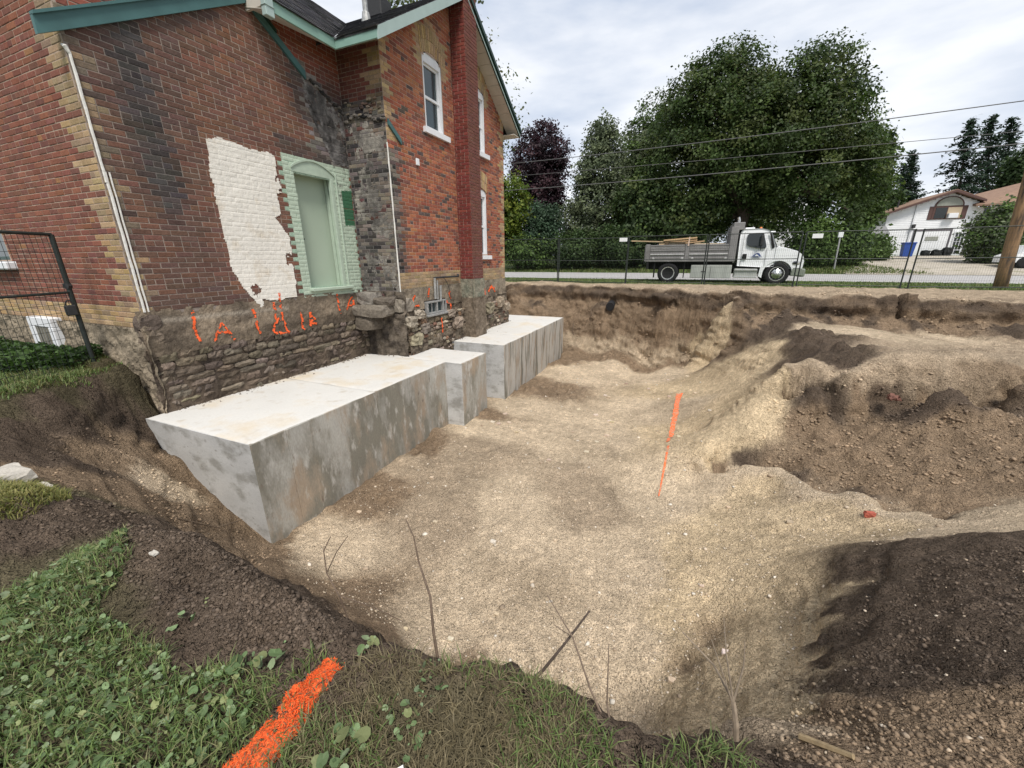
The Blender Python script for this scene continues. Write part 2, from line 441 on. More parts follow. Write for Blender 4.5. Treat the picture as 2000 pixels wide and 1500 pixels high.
crest = [(1.83, 8.18, -.28), (2.5, 7.85, -.25), (3.7, 7.9, -.22), (4.7, 8.3, -.2), (5.5, 8.9, -.2)]
breakline(crest, 'D', .25); breakline([(x-.04, y-.20, z-.46) for x, y, z in crest], 'TTB', .3)
corner = [(1.75, 8.08, -0.36), (1.42, 7.63, -0.66), (1.03, 7.03, -1.06), (0.7, 6.44, -1.36), (0.46, 6.12, -1.58)]
breakline(corner, 'S', .18)
apron = [(0.75, 6.12, -1.56), (1.09, 6.3, -1.43), (1.56, 6.08, -1.3), (1.8, 5.42, -1.18), (2.18, 5.4, -1.1), (2.3, 4.95, -1.03), (2.66, 4.79, -0.93), (3.06, 5.06, -0.83), (3.24, 4.96, -0.73)]
breakline(apron, 'P', .2); breakline([(x+.03, y+.14, z-.11) for x, y, z in apron], 'TBB', .2)
nl = [(-2.2, .98, .14), (-1.6, .92, .14), (-1.1, .88, .12), (-.75, .90, .11), (-.53, .97, .11), (-.24, 1.01, .11), (-.08, .98, .10), (.03, .99, .07), (.15, 1.03, .06), (.26, 1.07, .06), (.36, 1.11, .06)]
breakline(nl, 'T', .12); breakline([(x+.02, y+.13, z-.34) for x, y, z in nl], 'T', .12)
for p in ((-7.1, 1.6, .18), (-7.2, 2.1, .2), (-7.3, 2.5, .21), (-8, 1.2, .17), (-8.4, 2.6, .18), (-7, .6, .17), (-8, 0, .16), (-9.5, 2.6, .16), (-10.5, 2.3, .12), (-11, 1.5, .12)):
    cp.append(p); ct.append(0)
for x in (-6, -3, 0, 3, 6, 9):
    for y in (16.4, 15.4):
        if y > np.interp(x, [q[0] for q in lip], [q[1] for q in lip])+.6: cp.append((x, y, .48)); ct.append(5)
cp = np.array(cp); ct = np.array(ct)
keep_ = np.ones(len(cp), bool)           # drop points that nearly coincide with another
for i in range(len(cp)):
    d = np.hypot(cp[i+1:, 0]-cp[i, 0], cp[i+1:, 1]-cp[i, 1])
    if (d < .09).any(): keep_[i] = False
cp, ct = cp[keep_], ct[keep_]

def base_z(x, y):
    z = np.interp(y, [-400, 3, 12, 17, 18.4, 21, 24, 25.5, 33, 35, 40, 50, 60, 90, 700],
                  [.15, .18, .4, .5, .5, .38, .36, .36, .42, .55, .95, 1.65, 1.9, 2.2, 2.2])
    return z + .06*fbm(x*.13, y*.13, 3, 71)*np.clip((np.abs(y-29)-6)/8, 0, 1)*np.clip((y-10)/10, 0, 1)

def rbf_fit(P, z, c=.13, lam=3e-4):
    d = np.sqrt((P[:, None, 0]-P[None, :, 0])**2+(P[:, None, 1]-P[None, :, 1])**2+c*c)
    n = len(P)
    A = np.zeros((n+1, n+1)); A[:n, :n] = -d + lam*np.eye(n)*-1; A[n, :n] = 1; A[:n, n] = 1
    b = np.zeros(n+1); b[:n] = z
    return np.linalg.lstsq(A, b, rcond=None)[0]
RC = .13
rw = rbf_fit(cp[:, :2], cp[:, 2], RC)

def axis(segs, lo, hi, g=1.28):
    a = [segs[0][0]]
    for s0, s1, d in segs:
        n = max(1, int(round((s1-s0)/d)))
        a += list(np.linspace(s0, s1, n+1)[1:])
    d = segs[-1][2]
    while a[-1] < hi: d *= g; a.append(a[-1]+d)
    d = segs[0][2]; b = []
    x = a[0]
    while x > lo: d *= g; x -= d; b.append(x)
    return np.array(b[::-1]+a)
gx = axis([(-11, -7.5, .09), (-7.5, -3.2, .045), (-3.2, 2.2, .024), (2.2, 6.5, .045), (6.5, 11, .09), (11, 27, .5)], -420, 420)
gy = axis([(-.3, .2, .06), (.2, 2.8, .024), (2.8, 9, .04), (9, 12.6, .05), (12.6, 16.5, .032), (16.5, 17.5, .06), (17.5, 25, .16), (25, 52, .5)], -60, 800)
GX, GY = np.meshgrid(gx, gy)          # rows y
inside = (GX > -12) & (GX < 12.5) & (GY > -2.5) & (GY < 19)
px, py = GX[inside], GY[inside]
zz = base_z(GX, GY)
zi = np.zeros(len(px)); wt = np.zeros((len(px), 6))
wx = px+.10*fbm(px*1.7, py*1.7, 4, 3)+.07*fbm(px*9, py*9, 3, 33, .7)
wy = py+.10*fbm(px*1.7, py*1.7, 4, 9)+.07*fbm(px*9, py*9, 3, 39, .7)
nb_ = np.clip(1.6-np.hypot(px, py)/4, 0, 1)
wx += nb_*.05*fbm(px*26, py*26, 3, 133, .7); wy += nb_*.05*fbm(px*26, py*26, 3, 139, .7)
for s in range(0, len(px), 40000):
    e = slice(s, s+40000)
    d2 = (px[e][:, None]-cp[None, :, 0])**2+(py[e][:, None]-cp[None, :, 1])**2
    zi[e] = -np.sqrt(d2+RC*RC) @ rw[:-1] + rw[-1]
    d2 = (wx[e][:, None]-cp[None, :, 0])**2+(wy[e][:, None]-cp[None, :, 1])**2
    w = 1/(d2+.003)**4
    for k in range(6): wt[e, k] = w[:, ct == k].sum(1)
wt /= wt.sum(1, keepdims=True)
zt = zz.copy(); zt[inside] = zi
dzy, dzx = np.gradient(zt, gy, gx)
sl = np.hypot(dzx, dzy)[inside]
steep = np.clip((sl-.7)/.7, 0, 1)
dist0 = np.hypot(px, py)
# layers in the far cut: topsoil, subsoil, paler sand
st = np.clip((dist0-8)/2, 0, 1)*steep
lay_n = .22*fbm(px*1.1, zi*2, 3, 141)+.07*fbm(px*6, zi*6, 2, 143)
tgt = np.zeros_like(wt)
top_ = np.clip((zi-.10+lay_n)/.06, 0, 1); low_ = np.clip((-1.05-zi+lay_n*2)/.4, 0, 1)
tgt[:, 1] = top_*np.clip(.75+.9*fbm(px*2.3, zi*5, 3, 145), .15, 1); tgt[:, 3] = (1-top_)*low_*.7; tgt[:, 2] = 1-tgt[:, 1]-tgt[:, 3]
keep_s = wt[:, 4]
st = st*(1-np.clip(keep_s*1.5, 0, 1))
wt = wt*(1-st[:, None])+tgt*st[:, None]
# uneven surface: clods in topsoil, rake marks and washouts in the sand
flatf = 1/(1+1.2*sl*sl)
amp = (wt @ np.array([.012, .038, .030, .010, .013, .022]))*flatf
n1 = fbm(px*2.6, py*2.6, 5, 21, .55)
n2 = fbm(px*9, py*9, 3, 27, .6)
rid = 1-np.abs(fbm(px*5, py*5, 4, 41, .55))*2
dist = np.hypot(px, py)
zi += amp*n1*1.3 + amp*.75*n2*np.clip(1.4-dist/14, .45, 1) + wt[:, 1]*.020*rid + (wt[:, 1]*.010+wt[:, 2]*.009+wt[:, 5]*.006+wt[:, 3]*.003+wt[:, 4]*.003)*fbm(px*24, py*24, 2, 47)*np.clip(1.6-dist/5, .25, 1)
rough = flatf*(wt[:, 1]+(.35+.4*(dist > 4))*wt[:, 2]+(.05+.2*(dist > 6))*wt[:, 5])
jx, jy = px+.03*fbm(px*9, py*9, 2, 101), py+.03*fbm(px*9, py*9, 2, 103)
nearw = np.clip(1.5-dist/5, 0, 1); farw = np.clip((dist-3)/4, 0, 1)
zi += rough*(nearw*(.55*clod(jx, jy, .11, 201)+.5*clod(jx, jy, .055, 211)) + .55*clod(jx, jy, .21, 221)*(.35+.65*farw) + farw*.5*clod(jx, jy, .42, 231))
zi += rough*farw*.10*(np.abs(fbm(px*1.6, py*1.6, 4, 241))-.25)
zi += (wt[:, 3]+wt[:, 4])*(.25*clod(jx, jy, .09, 251, .1, .42)*nearw+.16*clod(jx, jy, .22, 261, .1, .40))
zi += flatf*(wt[:, 1]+wt[:, 2])*np.clip((dist-5)/5, 0, 1)*(.07*fbm(px*1.1, py*1.1, 3, 43)+.035*fbm(px*4.5, py*2, 3, 45))
zi += wt[:, 3]*(.018*fbm((px+.15*py)*3.2, py*.35, 3, 171)+.014*fbm(px*.8, py*.8, 3, 173))
zi += (wt[:, 3]+wt[:, 4])*.007*fbm(px*2.5, py*15, 3, 51)
zi += (wt[:, 4]+.4*wt[:, 3]*(px > .2))*.034*fbm((px-.3*py)*.9, (py+.3*px)*6, 4, 57, .6)
zi += np.where(py > 13.5, wt[:, 5], 0)*.04*np.abs(fbm(px*.25, py*4.5, 3, 61))
for (dx_, dy_, rr_, dd_) in ((.56, 3.22, .16, .11), (.50, 3.02, .11, .09), (.34, 2.78, .15, .13)):      # small washouts in the sand
    g_ = np.exp(-((px-dx_)**2+(py-dy_)**2)/rr_**2*(1+.6*n2)); zi -= dd_*g_
    wt = wt*(1-.8*g_[:, None]); wt[:, 2] += .8*g_
edge = np.clip(np.minimum.reduce([(px+12)/2.5, (12.5-px)/2.5, (py+2.5)/1.5, (19-py)/1.2]), 0, 1)
edge = edge*edge*(3-2*edge)
zz[inside] = zz[inside]*(1-edge)+zi*edge
# keep the soil below the concrete and the house
def sink(x0, x1, y0, y1, z):
    m = (GX > x0) & (GX < x1) & (GY > y0) & (GY < y1)
    zz[m] = np.minimum(zz[m], z)
sink(-6.6, -4.5, 2.68, 7.8, -1.86); sink(-5.6, -4.1, 8.8, 13.8, -1.88)
sink(-40, -6.62, 2.98, 30, -.6) if False else None
sink(-14, -6.60, 2.99, 12.2, -.4); sink(-14, -5.62, 6.98, 12.2, -.6)

SOIL = np.array([(.095, .080, .048), (.105, .078, .057), (.25, .180, .118), (.62, .495, .350), (.62, .485, .315), (.41, .32, .225)])
CG = np.zeros(GX.shape+(3,))
gr = fbm(GX*.35, GY*.35, 4, 81)[..., None]
CG[:] = np.array([.105, .160, .040])*(1+.3*gr)
far = (GY > 34)[..., None]
CG = np.where(far, np.array([.10, .13, .042])*(1+.4*gr), CG)
ci = wt @ SOIL
ci *= (1+.28*n1*1.0)[:, None]
pt = np.clip(fbm(px*.9, py*.9, 4, 91)*1.6, 0, 1)[:, None]           # damp brown patches
ci = ci*(1-pt*.35)+pt*.35*np.array([.16, .115, .07])*(wt[:, 3:5].sum(1)[:, None]) + pt*.35*ci*(1-wt[:, 3:5].sum(1)[:, None])
sp = (fbm(px*23, py*23, 2, 95) > .32)[:, None]
ci = np.where(sp, ci*1.22, ci)
CG[inside] = CG[inside]*(1-edge[:, None])+ci*edge[:, None]
ny, nx = GX.shape
# break up the steep cuts sideways, with a ledge of sod over a hollow
DXv, DYv, DZv = np.zeros(GX.shape), np.zeros(GX.shape), np.zeros(GX.shape)
nrmf = 1/np.sqrt(1+dzx**2+dzy**2)
s_ = px*.85+py*.55; zc = zz[inside]
fscale = np.clip(dist/9, .28, 1)
dd = steep*edge*(fscale*(.13*fbm(s_*1.5/fscale, zc*2.0/fscale, 3, 151)+.07*fbm(s_*5/fscale, zc*6/fscale, 3, 153)+.55*clod(s_/fscale, zc*1.25/fscale, .24, 155)+.5*clod(s_/fscale, zc*1.1/fscale, .11, 157)))
ov = np.clip((dist-8)/3, 0, 1)*steep*edge*(.6+.8*fbm(s_*1.1, zc*0, 3, 159))
dd += ov*(.14*np.exp(-((zc-.28)/.10)**2)-.13*np.exp(-((zc-.02)/.13)**2))
DXv[inside] = -dzx[inside]*nrmf[inside]*dd; DYv[inside] = -dzy[inside]*nrmf[inside]*dd; DZv[inside] = nrmf[inside]*dd*.6
V = np.stack([(GX+DXv).ravel(), (GY+DYv).ravel(), (zz+DZv).ravel()], 1)
I = np.arange(ny*nx).reshape(ny, nx)
F = np.stack([I[:-1, :-1].ravel(), I[:-1, 1:].ravel(), I[1:, 1:].ravel(), I[1:, :-1].ravel()], 1)
ground = np_obj('ground', V, [F], MAT['soil'], None, CG.reshape(-1, 3), True)
tag(ground, kind='structure')

def gz(x, y):
    x = np.atleast_1d(np.asarray(x, float)); y = np.atleast_1d(np.asarray(y, float))
    i = np.clip(np.searchsorted(gx, x)-1, 0, nx-2); j = np.clip(np.searchsorted(gy, y)-1, 0, ny-2)
    u = (x-gx[i])/(gx[i+1]-gx[i]); v = (y-gy[j])/(gy[j+1]-gy[j])
    return (zz[j, i]*(1-u)+zz[j, i+1]*u)*(1-v)+(zz[j+1, i]*(1-u)+zz[j+1, i+1]*u)*v
def gz1(x, y): return float(gz(x, y)[0])

MAT['road'] = material('road', (.36, .35, .34), .9, var=[(3, .12), (60, .12)], bump=(90, .3, .006))
MAT['gravel_drive'] = material('gravel_drive', (.40, .36, .30), .95, var=[(2.2, .16), (30, .2)], bump=(40, .5, .02), var2=(1.1, (.16, .15, .08), .56, .72))
def sheet(name, xs, ys, mat, lift, keep=None):
    X, Y = np.meshgrid(xs, ys)
    Z = gz(X.ravel(), Y.ravel())+lift
    Vv = np.stack([X.ravel(), Y.ravel(), Z], 1)
    J = np.arange(X.size).reshape(X.shape)
    Ff = np.stack([J[:-1, :-1].ravel(), J[:-1, 1:].ravel(), J[1:, 1:].ravel(), J[1:, :-1].ravel()], 1)
    if keep is not None:
        cx = Vv[Ff].mean(1)
        Ff = Ff[keep(cx[:, 0], cx[:, 1])]
    return tag(np_obj(name, Vv, [Ff], mat, smooth=True), kind='structure')
sheet('road', np.concatenate([np.linspace(-260, -30, 24), np.linspace(-29, 40, 70), np.linspace(45, 260, 20)]), np.linspace(25.4, 33.4, 17), MAT['road'], .03)
def drive_keep(x, y):
    e = .5*fbm(x*.6, y*.6, 3, 5)
    return (x > 9.2+np.clip(y-33, 0, 20)*.42+e*1.2) & (x < 29+e) & (y < 49.3-.02*x+e*.5)
sheet('driveway', np.linspace(8, 31, 60), np.linspace(33.2, 50, 60), MAT['gravel_drive'], .05, drive_keep)

# ---------------------------------------------------------------- the brick house
MAT['brick'] = material('brick', attr=True, rough=.9, spec=.15, var=[(45, .22), (6, .10), (150, .2)], bump=[(70, .5, .006)])
MAT['mortar'] = material('mortar', attr=True, rough=.95, spec=.1, var=[(30, .2), (140, .2)], bump=[(90, .5, .006)])
MAT['rubble'] = material('rubble', attr=True, rough=.95, spec=.12, var=[(14, .28), (55, .25), (160, .2)], bump=[(22, .6, .02), (80, .6, .01)])
MAT['paint_skin'] = material('paint_skin', attr=True, rough=.7, spec=.2, var=[(3, .05), (40, .07)], bump=[(60, .25, .004)])
MAT['plaster'] = material('plaster', (.71, .675, .61), .85, var=[(2.5, .06), (25, .05)], var2=[(3.2, (.60, .53, .43), .55, .75), (16, (.38, .33, .27), .66, .74)], bump=[(14, .45, .02), (60, .4, .006)])
MAT['spray'] = material('spray', (.78, .115, .028), .75, var=[(30, .2)], var2=(38, (.30, .12, .06), .58, .72))
MAT['trim_green'] = material('trim_green', (.215, .345, .295), .6, var=[(4, .08)], bump=(8, .05, .01))
MAT['trim_teal'] = material('trim_teal', (.060, .135, .135), .55, var=[(4, .15)])
MAT['trim_pale'] = material('trim_pale', (.34, .43, .41), .55, var=[(5, .06)])
MAT['trim_dark'] = material('trim_dark', (.012, .035, .026), .5, var=[(5, .15)])
MAT['soffit'] = material('soffit', (.52, .48, .42), .6, var=[(6, .05)])
MAT['shingle'] = material('shingle', attr=True, rough=.95, var=[(50, .25)], bump=(120, .5, .006))
MAT['white_trim'] = material('white_trim', (.72, .73, .75), .5, var=[(8, .05)])
MAT['caulk'] = material('caulk', (.66, .64, .60), .7, var=[(20, .12)], bump=(30, .4, .01))
MAT['door_green'] = material('door_green', (.36, .43, .34), .6, var=[(1.2, .05)], bump=(6, .06, .01))
MAT['metal_old'] = material('metal_old', (.35, .35, .34), .5, var=[(20, .3)], metal=.4)
MAT['dark_metal'] = material('dark_metal', (.035, .035, .036), .6, var=[(20, .2)])
MAT['glass'] = glass_material('glass', (.03, .05, .055), .08)
MAT['flashing'] = material('flashing', (.62, .63, .64), .35, var=[(7, .12)], metal=.3)

HX, DX = -6.53, -5.53         # planes of the wing wall and of the gable wall
house = empty('brick_house', (HX, 2.87, .2))
tag(house, 'two storey red brick house with its side wall stripped bare above an excavation', 'house')

def lerp3(a, b, t): return tuple(a[i]*(1-t)+b[i]*t for i in range(3))
class Wall:
    """a brick wall plane: origin, U along the wall, N outward; u, z, d -> world"""
    def __init__(s, o, U, N): s.o = Vector(o); s.U = Vector(U); s.N = Vector(N)
    def P(s, u, z, d=0): return s.o+s.U*u+s.N*d+Vector((0, 0, z))
    def P0(s, u, z, d=0):
        p = s.P(u, z, d); return (p.x, p.y, p.z)
WA = Wall((HX, 0, 0), (0, 1, 0), (1, 0, 0))
WB = Wall((0, 2.87, 0), (1, 0, 0), (0, -1, 0))
WC = Wall((DX, 0, 0), (0, 1, 0), (1, 0, 0))
WD = Wall((0, 6.90, 0), (1, 0, 0), (0, -1, 0))

BRICKS = []       # (score, wall object index, verts, colour)
BW, BH, JT = .215, .07, .0085
FACES_B = [(4, 5, 6, 7), (0, 1, 5, 4), (1, 2, 6, 5), (2, 3, 7, 6), (3, 0, 4, 7)]
def brick_verts(w, u0, u1, z0, z1, d, tilt=0):
    b = .006
    pts = []
    for (dd, ins) in ((-.012, 0), (d-.003, 0), (d, b)):
        for (uu, zc) in ((u0+ins, z0+ins), (u1-ins, z0+ins), (u1-ins, z1-ins), (u0+ins, z1-ins)):
            pts.append(w.P0(uu, zc+tilt*(uu-u0), dd))
    return pts
BF = []
for k in (0, 4):
    for i in range(4):
        j = (i+1) % 4
        BF.append((k+i, k+j, k+4+j, k+4+i))
BF.append((8, 9, 10, 11))
FLIP = [tuple(reversed(f)) for f in BF]

def subtract(iv, a, b):
    out = []
    for (s, e) in iv:
        if b <= s or a >= e: out.append((s, e))
        else:
            if a > s: out.append((s, a))
            if b < e: out.append((b, e))
    return out

walls = []
def lay(w, wi, z0, z1, spans, colour, proud=.005, module=BW, seed=0, ends=True):
    """lay running bond; spans(zmid) -> list of (u0,u1); colour(u,z,row)->(rgb, proud) or None"""
    rr = random.Random(seed)
    row = 0
    z = z0
    while z+BH <= z1+.001:
        zm = z+BH/2
        for (a, b) in spans(zm):
            u = math.floor(a/module)*module - (module/2 if row % 2 else 0)
            if row % 7 == 5: mod = module/2
            else: mod = module
            while u < b:
                x0, x1 = max(u, a), min(u+mod, b)
                if x1-x0 > .035:
                    c = colour((x0+x1)/2, zm, row, rr)
                    if c is not None:
                        j = JT/2
                        dd = proud+rr.uniform(-.002, .002)
                        vs = brick_verts(w, x0+j+rr.uniform(0, .002), x1-j-rr.uniform(0, .002), z+j+rr.uniform(-.0015, .0015), z+BH-j+rr.uniform(-.0015, .0015), dd, rr.uniform(-.006, .006))
                        ctr = w.P((x0+x1)/2, zm)
                        to = CAM-ctr
                        q = AX @ np.array(ctr-CAM)
                        vis = q[2] > .2 and abs(q[0]/q[2]) < 1.27 and abs(q[1]/q[2]) < .96
                        sc = (x1-x0)*BH*max(0, to.normalized().dot(w.N))/to.length_squared if vis else 0
                        BRICKS.append((sc, wi, vs, c))
                u += mod
        z += BH; row += 1

def mortar(w, name, pts_fn, u0, u1, z0, z1, colour, step=.06, keep=None, mat='mortar'):
    us = np.linspace(u0, u1, max(2, int((u1-u0)/step)+1)); zs = np.linspace(z0, z1, max(2, int((z1-z0)/step)+1))
    Uu, Zz = np.meshgrid(us, zs)
    Vv = np.array([w.P0(a, b, pts_fn(a, b)) for a, b in zip(Uu.ravel(), Zz.ravel())])
    J = np.arange(Uu.size).reshape(Uu.shape)
    Ff = np.stack([J[:-1, :-1].ravel(), J[:-1, 1:].ravel(), J[1:, 1:].ravel(), J[1:, :-1].ravel()], 1)
    if keep is not None:
        cu = Uu.ravel()[Ff].mean(1); cz = Zz.ravel()[Ff].mean(1)
        Ff = Ff[np.array([keep(a, b) for a, b in zip(cu, cz)], bool)]
    C = np.array([colour(a, b) for a, b in zip(Uu.ravel(), Zz.ravel())])
    o = np_obj(name, Vv, [Ff], MAT[mat], house, C)
    return o

def nz(a, b, s=1., seed=0): return float(fbm(a*s, b*s, 4, seed))
def pick(rr, pal): return pal[min(len(pal)-1, int(rr.random()*len(pal)))]
def vary(c, rr, k=.11):
    f = 1+rr.uniform(-k, k); return (c[0]*f, c[1]*f*(1+rr.uniform(-.06, .06)), c[2]*f*(1+rr.uniform(-.08, .08)))

BUFF = [(.39, .275, .155), (.34, .24, .14), (.43, .305, .165), (.30, .215, .135), (.39, .26, .13)]
RED_B = [(.215, .086, .060), (.195, .080, .057), (.18, .076, .056), (.235, .094, .062), (.165, .074, .057), (.21, .085, .059), (.20, .086, .063)]
RED_A = [(.180, .090, .062), (.168, .085, .060), (.155, .080, .060), (.188, .088, .060), (.148, .080, .060), (.20, .094, .062)]
RED_A2 = [(.26, .085, .058), (.22, .075, .054), (.19, .070, .054), (.24, .080, .055)]
RED_C = [(.32, .108, .064), (.29, .098, .060), (.265, .090, .058), (.35, .130, .070), (.24, .085, .058), (.34, .145, .075), (.18, .080, .060), (.30, .12, .072)]
BLACK = [(.055, .050, .048), (.075, .066, .062), (.040, .037, .036), (.10, .085, .078)]
CREAM = (.44, .36, .29)

# outline left on the wall by the demolished addition's roof
def scar_z(y):
    return 3.95+.555*(y-2.69) if y < 5.156 else 5.32-.553*(y-5.156)
def soot_a(y, z):
    n = nz(y, z*.35, 2.2, 5); n2 = nz(y, z, 5, 8)
    s = max(0, .16+.5*nz(y, z*.5, 1.1, 77)) if z < scar_z(y) else 0.
    if z < scar_z(y):
        s = max(s, 1.0*max(0, 1-abs(y-3.42-.05*(4-z))/.50)*min(1, max(0, (z-1.7)/.8))*(1+.7*n))      # drips below the valley
        s = max(s, .45*max(0, 1-abs(y-3.95)/.20)*min(1, max(0, (z-2.1)/.6))*(1+.8*n))
        s = max(s, .75*max(0, 1-(scar_z(y)-z)/.8)*(.75+.6*n2) if y < 4.7 else 0)
        edge = 6.02+.30*max(0, z-3.3)*-.1+.12*n2
        if z > 3.36 and y > edge: s = max(s, .82)
        if z > 4.0 and y > 5.75+.1*n2: s = max(s, .7)
        if y > 6.86: s = max(s, .85)
        if 3.36 < z < 3.62 and y > 5.3: s = max(s, .62+.2*n2)
        if y < 3.02: s = max(s, .55+.3*n2)
    else:
        if y > 6.15: s = max(s, min(.9, (y-6.15)/.5)*max(0, 1-(z-scar_z(y))/.5))
    if z < 1.12: s = max(s, .55)
    return min(1., max(0., s))
GREY_A = (.115, .108, .105)
def col_a(y, z, row, rr):
    if (5.36 < y < 6.83 and .95 < z < 3.31 and not (y > 6.60 and 2.26 < z < 2.92)): return (.30, .40, .31)
    k = (row // 3) % 2
    qlen = .24 if k else .13
    if y < 2.87+qlen*.9 and (row % 6) != 5:
        c = vary(pick(rr, BUFF), rr); base = lerp3(c, (.11, .095, .085), .35+.45*rr.random() if z > 1.8 else .3)
        return base
    c = vary(pick(rr, RED_A if z < scar_z(y) else RED_A2), rr)
    s = soot_a(y, z)
    tgt = vary((.062, .055, .053), rr, .3)
    if z > 3.36 and y > 5.95 and z < scar_z(y): tgt = vary(pick(rr, [GREY_A, (.16, .15, .145), (.075, .07, .07), (.20, .19, .18)]), rr, .3)
    return lerp3(c, tgt, min(1, s*(.9+.25*rr.random())))
def mor_a(y, z):
    if 5.34 < y < 6.86 and .93 < z < 3.33: return (.30, .40, .31)
    s = soot_a(y, z)
    return lerp3((.33, .265, .22), (.145, .132, .125), s*.9)
DOOR = (5.55, 6.40, 1.09, 3.08)
PLASTER = [(4.19, 3.24), (4.38, 3.31), (4.68, 3.28), (4.90, 3.27), (5.1, 3.28), (5.23, 3.25), (5.22, 2.98), (5.26, 2.71), (5.14, 2.67), (5.16, 2.34), (5.03, 2.29), (5.26, 1.97), (5.24, 1.72), (5.21, .96), (5.0, .96), (4.8, .93), (4.55, .97), (4.52, .85), (4.43, .82), (4.43, .94), (4.29, 1.16), (4.16, 1.44), (4.15, 1.74), (4.12, 2.11), (4.14, 2.6), (4.14, 2.93)]
PLASTER_IN = [(4.68+(a-4.68)*.9, 2.1+(b-2.1)*.93) for a, b in PLASTER]
def gable_a(y):          # top of the wing's wall: small wall gable, then the level eave
    return 5.40 if y > 5.2 else min(6.6, 5.16+(5.2-y)*1.15, 5.16+max(0, y-2.87)*1.15+.25)
def spans_a(z):
    if z > 5.14:
        d = (z-5.14)/1.15
        iv = [(2.87+max(0, d-.22), 5.2-d)] if 2.87+d < 5.2-d else []
        if z < 5.36: iv = [(2.87, 6.90)]
    else: iv = [(2.87, 6.90)]
    if DOOR[2]-.02 < z < DOOR[3]: iv = subtract(iv, DOOR[0], DOOR[1])
    return iv
def build_wall(w, name, u0, u1, z0, z1, colm, keep=None, seed=0):
    o = mortar(w, name, lambda a, b: 0., u0, u1, z0, z1, colm, .07, keep)
    walls.append(o)
    return len(walls)-1
ia = build_wall(WA, 'wall', 2.87, 6.90, .90, 6.4, mor_a, lambda y, z: not (DOOR[0] < y < DOOR[1] and DOOR[2] < z < DOOR[3]) and z < gable_a(y)+.02)
lay(WA, ia, .95, 6.4, spans_a, col_a, .0045, seed=1)

# wall with the basement window, facing the lawn
BWIN = (-9.55, -8.87, .20, .74)
UWIN = (-11.0, -9.80, 1.62, 3.4)
def col_b(x, z, row, rr):
    k = (row // 3) % 2
    ql = (.42 if k else .27)+(.10 if row % 3 == 1 else 0)
    if z < 1.03: return vary(pick(rr, BUFF), rr, .2)
    if x > HX-ql and (row % 6) != 5: return vary(lerp3(pick(rr, BUFF), (.15, .12, .10), .3 if z > 3.2 else .08), rr)
    c = vary(pick(rr, RED_B), rr)
    if rr.random() < .012: c = (.28, .14, .07)
    return c
def spans_b(z):
    iv = [(-12.5, HX)]
    if BWIN[2]-.03 < z < BWIN[3]+.03: iv = subtract(iv, BWIN[0]-.03, BWIN[1]+.03)
    if UWIN[2]-.13 < z < UWIN[3]: iv = subtract(iv, UWIN[0], UWIN[1])
    return iv
ib = build_wall(WB, 'wall', -12.5, HX, -.4, 6.2, lambda x, z: (.37, .285, .225) if z > .74 else (.26, .20, .14),
                lambda x, z: not (UWIN[0] < x < UWIN[1] and UWIN[2] < z < UWIN[3]) and not (BWIN[0] < x < BWIN[1] and BWIN[2] < z < BWIN[3]))
lay(WB, ib, .74, 6.2, spans_b, col_b, .0045, seed=2)

# short return wall between the wing and the gable front
def col_d(x, z, row, rr):
    k = (row // 3) % 2
    if z > 4.45:
        if x > DX-(.46 if k else .30) and row % 5 != 4: c = vary(lerp3(pick(rr, BUFF), (.12, .09, .06), .35), rr)
        else: c = vary(pick(rr, [(.15, .055, .042), (.13, .05, .04), (.17, .06, .045)]), rr)
        return lerp3(c, (.05, .045, .042), max(0, min(1, (4.75-z)/.3))*rr.random())
    c = pick(rr, BLACK+[(.14, .12, .105), (.17, .145, .12), (.12, .11, .10)])
    if rr.random() < .10: c = (.10, .05, .045)
    if x > -5.95 and rr.random() < .6: c = lerp3(c, (.24, .205, .165), .6)
    return vary(c, rr, .3)
def mor_d(x, z): return lerp3((.19, .175, .165), (.30, .23, .18), min(1, max(0, (z-4.4)/.3)))
idd = build_wall(WD, 'wall', HX, DX, .55, 5.42, mor_d)
lay(WD, idd, .76, 5.42, lambda z: [(HX, DX)], col_d, .0055, seed=3)

# gable wall
CW = [(8.22, 8.95, 4.30, 5.72), (10.28, 11.03, 4.34, 5.80), (10.28, 11.03, 1.70, 3.46)]
CB = (7.68, 8.50, .37, .66)
APY, APZ, SL = 9.55, 7.12, .635
def col_c(y, z, row, rr):
    k = (row // 3) % 2
    if z < 1.30: return vary(lerp3(pick(rr, BUFF), (.20, .16, .12), .35), rr, .22)
    ql = .30 if k else .18
    if z > 3.75 and y < 6.9+ql and row % 5 != 4: return vary(pick(rr, BUFF), rr)
    if y > 12.25-ql*1.1 and row % 5 != 4: return vary(pick(rr, BUFF), rr)
    c = vary(pick(rr, RED_C), rr)
    if z < 3.72-(y-6.9)*.55 and y < 7.22+.05*(row % 3):
        t = max(0, 1-max(0, y-7.05)/.2)
        c = lerp3(c, vary(pick(rr, BLACK+[(.16, .14, .12), (.2, .17, .14)]), rr, .3), .35+.65*t)
    for (a, b, q0, q1) in CW[:2]:
        m = (a+b)/2
        if abs(y-m) < .60 and q1-.35 < z < q1+.62-.5*abs(y-m): return vary(lerp3(pick(rr, BUFF), (.30, .22, .14), .3), rr)
    if rr.random() < .07: c = vary((.10, .075, .068), rr)
    return c
def mor_c(y, z):
    if z < 1.30: return (.32, .26, .20)
    if z < 3.7 and y < 7.2: return (.20, .185, .17)
    return (.40, .295, .235)
def arch_top(y, w): m = (w[0]+w[1])/2; return w[3]-.11*((y-m)/((w[1]-w[0])/2))**2
